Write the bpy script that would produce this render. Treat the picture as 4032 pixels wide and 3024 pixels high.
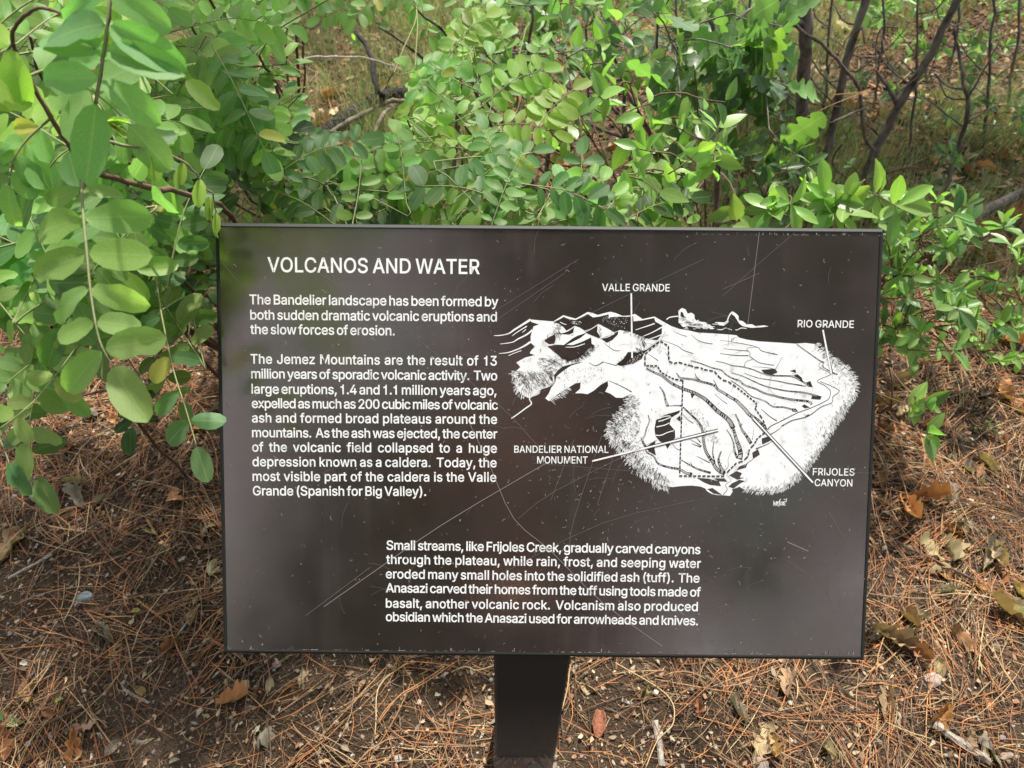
import bpy, math, random, json
import numpy as np
from mathutils import Vector, Matrix, noise
from mathutils.geometry import tessellate_polygon

for o in list(bpy.data.objects): bpy.data.objects.remove(o)
SC = bpy.context.scene
COL = SC.collection
rnd = random.Random(7)
rng = np.random.default_rng(11)

# ------------------------------------------------------------------ camera
CAM_H = 1.55
F = 3028.0                       # focal length in photograph pixels (4032 wide)
_dn = np.array([-46, 2823, 3028.0]); _dn /= np.linalg.norm(_dn)
_fw = np.array([0, 0, 1.0]); _Y = _fw - (_fw @ _dn) * _dn; _Y /= np.linalg.norm(_Y)
R3 = np.array([np.cross(_Y, -_dn), _Y, -_dn])      # camera (right, down, forward) -> world
CAMP = np.array([0, 0, CAM_H])
cam = bpy.data.cameras.new('camera'); cam_o = bpy.data.objects.new('camera', cam); COL.objects.link(cam_o)
rt, dnv, fwv = R3[:, 0], R3[:, 1], R3[:, 2]
cam_o.matrix_world = Matrix([[rt[0], -dnv[0], -fwv[0], 0], [rt[1], -dnv[1], -fwv[1], 0],
                             [rt[2], -dnv[2], -fwv[2], CAM_H], [0, 0, 0, 1]])
cam.sensor_width = 36; cam.lens = 36 * F / 4032
cam.clip_start = 0.02; cam.clip_end = 2000
cam.dof.use_dof = True; cam.dof.focus_distance = 1.07; cam.dof.aperture_fstop = 8.5
SC.camera = cam_o

# ------------------------------------------------------------------ light
SUN_DIR = Vector((0.10, 0.45, 0.88)).normalized()     # towards the sun
sun_el = math.asin(SUN_DIR.z); sun_az = math.atan2(SUN_DIR.x, SUN_DIR.y)
world = bpy.data.worlds.new('World'); SC.world = world; world.use_nodes = True
wn = world.node_tree.nodes; wl = world.node_tree.links
bg = wn['Background']
sky = wn.new('ShaderNodeTexSky'); sky.sky_type = 'NISHITA'; sky.sun_disc = False
sky.sun_elevation = sun_el; sky.sun_rotation = sun_az; sky.dust_density = 3.0; sky.air_density = 1.0; sky.ozone_density = 0.6
hz = wn.new('ShaderNodeHueSaturation'); hz.inputs['Saturation'].default_value = 0.42      # thin bright haze
wl.new(sky.outputs[0], hz.inputs['Color']); wl.new(hz.outputs[0], bg.inputs[0]); bg.inputs[1].default_value = 0.125
sun = bpy.data.lights.new('sun', 'SUN'); sun.energy = 3.7; sun.angle = math.radians(1.6); sun.color = (1.0, 0.95, 0.86)
sun_o = bpy.data.objects.new('sun', sun); COL.objects.link(sun_o)
sun_o.rotation_euler = SUN_DIR.to_track_quat('Z', 'Y').to_euler(); sun_o.location = (0, 0, 6)
SC.view_settings.view_transform = 'Standard'; SC.view_settings.look = 'None'
SC.view_settings.gamma = 1; SC.view_settings.use_curve_mapping = False
SC.view_settings.exposure = 1.3
SC.render.engine = 'CYCLES'
SC.cycles.max_bounces = 6; SC.cycles.diffuse_bounces = 3; SC.cycles.transmission_bounces = 4
SC.cycles.glossy_bounces = 2; SC.cycles.transparent_max_bounces = 4
SC.cycles.use_denoising = True

# ------------------------------------------------------------------ pixel rays (2212-wide reading of the photograph)
K = 4032 / 2212.0
def ray(x, y):                       # x, y in the 2212-wide picture; unit forward depth
    p = np.array([(x * K - 2016) / F, (y * K - 1512) / F, 1.0]); return R3 @ p
def P(x, y, depth): return Vector(CAMP + ray(x, y) * depth)
def G(x, y, z=0.0):
    r = ray(x, y); return Vector(CAMP + r * ((z - CAM_H) / r[2]))
def PY(x, y, Y): r = ray(x, y); return Vector(CAMP + r * (Y / r[1]))
def proj(p):
    c = R3.T @ (np.array(p) - CAMP); return (c[0] / c[2] * F + 2016) / K, (c[1] / c[2] * F + 1512) / K, c[2]

# ------------------------------------------------------------------ mesh helpers
def np_mesh(name, V, Fc, smooth=False, cols=None, uv=None):
    V = np.asarray(V, dtype=np.float32).reshape(-1, 3); Fc = np.asarray(Fc, dtype=np.int32)
    me = bpy.data.meshes.new(name); n, k = Fc.shape
    me.vertices.add(len(V)); me.vertices.foreach_set('co', V.ravel())
    me.loops.add(n * k); me.loops.foreach_set('vertex_index', Fc.ravel())
    me.polygons.add(n); me.polygons.foreach_set('loop_start', np.arange(0, n * k, k, dtype=np.int32))
    me.update(calc_edges=True)
    if smooth: me.polygons.foreach_set('use_smooth', np.ones(n, dtype=bool))
    if cols is not None:
        a = me.color_attributes.new('col', 'FLOAT_COLOR', 'POINT')
        c = np.ones((len(V), 4), dtype=np.float32); c[:, :3] = cols; a.data.foreach_set('color', c.ravel())
    if uv is not None:
        l = me.uv_layers.new(name='uv'); l.data.foreach_set('uv', np.asarray(uv, dtype=np.float32)[Fc.ravel()].ravel())
    return me
def py_mesh(name, V, Fc, smooth=False):
    me = bpy.data.meshes.new(name); me.from_pydata([tuple(v) for v in V], [], Fc)
    if smooth: me.polygons.foreach_set('use_smooth', np.ones(len(me.polygons), dtype=bool))
    me.update(); return me
def link(name, me, mat=None, parent=None, loc=None, M=None, color=None):
    o = bpy.data.objects.new(name, me); COL.objects.link(o)
    if mat is not None and not me.materials: me.materials.append(mat)
    if parent is not None: o.parent = parent
    if M is not None: o.matrix_basis = M
    elif loc is not None: o.location = loc
    if color is not None: o.color = (*color, 1)
    return o
def tag(o, label, cat, group=None, kind=None):
    if label: o['label'] = label
    if cat: o['category'] = cat
    if group: o['group'] = group
    if kind: o['kind'] = kind
    return o
def thing(name, label, cat, loc, group=None):
    o = bpy.data.objects.new(name, None); COL.objects.link(o); o.location = loc; o.empty_display_size = 0.05
    return tag(o, label, cat, group)
def tube(pts, rad, sides=6, V=None, Q=None, jitter=0.0):
    """append a tapering tube along pts to lists V, Q"""
    V = [] if V is None else V; Q = [] if Q is None else Q
    n = len(pts); up = Vector((0.13, 0.21, 0.97)); base = len(V)
    for i, p in enumerate(pts):
        t = (pts[min(i + 1, n - 1)] - pts[max(i - 1, 0)]).normalized()
        a = t.cross(up)
        if a.length < 1e-3: a = t.cross(Vector((1, 0, 0)))
        a.normalize(); b = t.cross(a)
        r = rad[i] if hasattr(rad, '__len__') else rad
        for k in range(sides):
            w = 2 * math.pi * k / sides; rr = r * (1 + (rnd.random() - .5) * jitter)
            V.append(p + (a * math.cos(w) + b * math.sin(w)) * rr)
    for i in range(n - 1):
        for k in range(sides):
            a = base + i * sides + k; b = base + i * sides + (k + 1) % sides
            Q.append((a, b, b + sides, a + sides))
    c0 = len(V); V.append(pts[0]); c1 = len(V); V.append(pts[-1])
    for k in range(sides):
        Q.append((base + (k + 1) % sides, base + k, c0)); e = base + (n - 1) * sides
        Q.append((e + k, e + (k + 1) % sides, c1))
    return V, Q
def smooth_pts(pts, n=4):
    out = []
    m = len(pts)
    for i in range(m - 1):
        p0, p1, p2, p3 = pts[max(i - 1, 0)], pts[i], pts[i + 1], pts[min(i + 2, m - 1)]
        for k in range(n):
            t = k / n
            out.append(0.5 * ((2 * p1) + (p2 - p0) * t + (2 * p0 - 5 * p1 + 4 * p2 - p3) * t * t + (3 * p1 - p0 - 3 * p2 + p3) * t ** 3))
    out.append(pts[-1]); return out
def rv(s=1.0): return Vector((rnd.gauss(0, s), rnd.gauss(0, s), rnd.gauss(0, s)))

# ------------------------------------------------------------------ materials
def new_mat(name):
    m = bpy.data.materials.new(name); m.use_nodes = True
    return m, m.node_tree.nodes, m.node_tree.links, m.node_tree.nodes['Principled BSDF']
def N(nodes, t, **kw):
    n = nodes.new(t)
    for k, v in kw.items():
        if k.startswith('i_'): n.inputs[int(k[2:])].default_value = v
        else: setattr(n, k, v)
    return n
def ramp(nodes, stops):
    r = nodes.new('ShaderNodeValToRGB'); e = r.color_ramp.elements
    while len(e) < len(stops): e.new(0.5)
    for q, (p, c) in zip(e, stops): q.position = p; q.color = (*c, 1)
    return r
def mat_leaf(name, rough=0.45, trans=0.38, spec=0.4, vein=0.25):
    m, n, l, b = new_mat(name)
    oi = n.new('ShaderNodeObjectInfo'); uv = n.new('ShaderNodeUVMap'); uv.uv_map = 'uv'
    sep = n.new('ShaderNodeSeparateXYZ'); l.new(uv.outputs[0], sep.inputs[0])
    # mottling
    tc = n.new('ShaderNodeTexCoord'); no = N(n, 'ShaderNodeTexNoise'); no.inputs['Scale'].default_value = 90; no.inputs['Detail'].default_value = 3
    l.new(tc.outputs['Object'], no.inputs['Vector'])
    mr = n.new('ShaderNodeMapRange'); mr.inputs[1].default_value = 0.3; mr.inputs[2].default_value = 0.7; mr.inputs[3].default_value = 0.78; mr.inputs[4].default_value = 1.18
    l.new(no.outputs[0], mr.inputs[0])
    mu = N(n, 'ShaderNodeVectorMath', operation='SCALE'); l.new(oi.outputs['Color'], mu.inputs[0]); l.new(mr.outputs[0], mu.inputs['Scale'])
    # midrib and side veins from the leaf's own coordinates
    a = N(n, 'ShaderNodeMath', operation='SUBTRACT', i_1=0.5); l.new(sep.outputs[0], a.inputs[0])
    ab = N(n, 'ShaderNodeMath', operation='ABSOLUTE'); l.new(a.outputs[0], ab.inputs[0])
    mid = n.new('ShaderNodeMapRange'); mid.inputs[1].default_value = 0.015; mid.inputs[2].default_value = 0.05; mid.inputs[3].default_value = 1; mid.inputs[4].default_value = 0
    l.new(ab.outputs[0], mid.inputs[0])
    s1 = N(n, 'ShaderNodeMath', operation='MULTIPLY', i_1=0.75); l.new(ab.outputs[0], s1.inputs[0])
    s2 = N(n, 'ShaderNodeMath', operation='SUBTRACT'); l.new(sep.outputs[1], s2.inputs[0]); l.new(s1.outputs[0], s2.inputs[1])
    s3 = N(n, 'ShaderNodeMath', operation='MULTIPLY', i_1=60.0); l.new(s2.outputs[0], s3.inputs[0])
    s4 = N(n, 'ShaderNodeMath', operation='SINE'); l.new(s3.outputs[0], s4.inputs[0])
    s5 = n.new('ShaderNodeMapRange'); s5.inputs[1].default_value = 0.8; s5.inputs[2].default_value = 1.0; s5.inputs[3].default_value = 0; s5.inputs[4].default_value = 0.45
    l.new(s4.outputs[0], s5.inputs[0])
    mx = N(n, 'ShaderNodeMath', operation='MAXIMUM'); l.new(mid.outputs[0], mx.inputs[0]); l.new(s5.outputs[0], mx.inputs[1])
    vm = N(n, 'ShaderNodeMath', operation='MULTIPLY', i_1=vein); l.new(mx.outputs[0], vm.inputs[0])
    mix = N(n, 'ShaderNodeMix', data_type='RGBA'); l.new(vm.outputs[0], mix.inputs[0]); l.new(mu.outputs[0], mix.inputs[6]); mix.inputs[7].default_value = (0.34, 0.42, 0.18, 1)
    vo = n.new('ShaderNodeTexVoronoi'); vo.inputs['Scale'].default_value = 17; l.new(uv.outputs[0], vo.inputs['Vector'])
    sn = n.new('ShaderNodeTexNoise'); sn.inputs['Scale'].default_value = 2.3; l.new(uv.outputs[0], sn.inputs['Vector'])
    av = N(n, 'ShaderNodeVectorMath', operation='ADD'); l.new(uv.outputs[0], av.inputs[0]); l.new(oi.outputs['Random'], av.inputs[1]); l.new(av.outputs[0], vo.inputs['Vector']); l.new(av.outputs[0], sn.inputs['Vector'])
    c1 = N(n, 'ShaderNodeMath', operation='LESS_THAN', i_1=0.13); l.new(vo.outputs['Distance'], c1.inputs[0])
    c2 = n.new('ShaderNodeMapRange'); c2.inputs[1].default_value = 0.5; c2.inputs[2].default_value = 0.62; c2.inputs[3].default_value = 0; c2.inputs[4].default_value = 0.8; l.new(sn.outputs[0], c2.inputs[0])
    c3 = N(n, 'ShaderNodeMath', operation='MULTIPLY'); l.new(c1.outputs[0], c3.inputs[0]); l.new(c2.outputs[0], c3.inputs[1])
    mix0 = mix; mix = N(n, 'ShaderNodeMix', data_type='RGBA'); l.new(c3.outputs[0], mix.inputs[0]); l.new(mix0.outputs[2], mix.inputs[6]); mix.inputs[7].default_value = (0.42, 0.44, 0.30, 1)
    l.new(mix.outputs[2], b.inputs['Base Color']); b.inputs['Roughness'].default_value = rough
    b.inputs['Specular IOR Level'].default_value = spec
    bp = n.new('ShaderNodeBump'); bp.inputs['Strength'].default_value = 0.25; bp.inputs['Distance'].default_value = 0.001
    l.new(vm.outputs[0], bp.inputs['Height']); l.new(bp.outputs[0], b.inputs['Normal'])
    if trans > 0:
        tr = n.new('ShaderNodeBsdfTranslucent')
        tm = N(n, 'ShaderNodeVectorMath', operation='MULTIPLY'); l.new(mix.outputs[2], tm.inputs[0]); tm.inputs[1].default_value = (1.9, 2.25, 0.95)
        l.new(tm.outputs[0], tr.inputs[0])
        ms = n.new('ShaderNodeMixShader'); ms.inputs[0].default_value = trans
        l.new(b.outputs[0], ms.inputs[1]); l.new(tr.outputs[0], ms.inputs[2]); l.new(ms.outputs[0], n['Material Output'].inputs[0])
    return m
M_LEAF = mat_leaf('green_leaf', 0.5, 0.5, 0.3)
M_GLOSS = mat_leaf('glossy_leaf', 0.38, 0.4, 0.4)
M_DEAD = mat_leaf('dry_leaf', 0.75, 0.12, 0.2, 0.35)
def mat_bark(name, c1, c2, sc=60, bump=0.6):
    m, n, l, b = new_mat(name)
    tc = n.new('ShaderNodeTexCoord'); mp = n.new('ShaderNodeMapping'); mp.inputs['Scale'].default_value = (1, 1, 0.35)
    l.new(tc.outputs['Object'], mp.inputs[0])
    no = n.new('ShaderNodeTexNoise'); no.inputs['Scale'].default_value = sc; no.inputs['Detail'].default_value = 6; no.inputs['Roughness'].default_value = .7
    l.new(mp.outputs[0], no.inputs['Vector'])
    r = ramp(n, [(0.32, c1), (0.68, c2)]); l.new(no.outputs[0], r.inputs[0]); l.new(r.outputs[0], b.inputs['Base Color'])
    b.inputs['Roughness'].default_value = 0.85; b.inputs['Specular IOR Level'].default_value = 0.25
    bp = n.new('ShaderNodeBump'); bp.inputs['Strength'].default_value = bump; bp.inputs['Distance'].default_value = 0.004
    l.new(no.outputs[0], bp.inputs['Height']); l.new(bp.outputs[0], b.inputs['Normal']); return m
M_BARK = mat_bark('grey_brown_bark', (0.035, 0.027, 0.021), (0.24, 0.205, 0.17), 38, .9)
M_TWIG = mat_bark('brown_twig', (0.07, 0.04, 0.025), (0.17, 0.11, 0.07), 200, .3)
M_PALE = mat_bark('bleached_twig', (0.20, 0.17, 0.14), (0.42, 0.38, 0.32), 120)
M_CHAR = mat_bark('charred_wood', (0.003, 0.003, 0.003), (0.028, 0.022, 0.019), 50, 1.0)
M_RACHIS = mat_bark('green_leaf_stalk', (0.16, 0.19, 0.08), (0.26, 0.26, 0.13), 300, .1)
M_PINE = mat_bark('pine_bark', (0.05, 0.025, 0.015), (0.22, 0.11, 0.06), 9, 1.0)
def mat_attr(name, rough=0.8, spec=0.2, trans=0.0):
    m, n, l, b = new_mat(name); a = n.new('ShaderNodeVertexColor'); a.layer_name = 'col'
    l.new(a.outputs[0], b.inputs['Base Color']); b.inputs['Roughness'].default_value = rough; b.inputs['Specular IOR Level'].default_value = spec
    if trans:
        tr = n.new('ShaderNodeBsdfTranslucent'); l.new(a.outputs[0], tr.inputs[0]); ms = n.new('ShaderNodeMixShader'); ms.inputs[0].default_value = trans
        l.new(b.outputs[0], ms.inputs[1]); l.new(tr.outputs[0], ms.inputs[2]); l.new(ms.outputs[0], n['Material Output'].inputs[0])
    return m
M_NEEDLE = mat_attr('fallen_needles', 0.5, 0.35)
M_CRUMB = mat_attr('soil_crumbs', 0.9, 0.1)
M_GRASS = mat_attr('grass_blades', 0.55, 0.3, 0.35)
M_PNEEDLE = mat_attr('pine_needles', 0.5, 0.3, 0.15)
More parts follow.
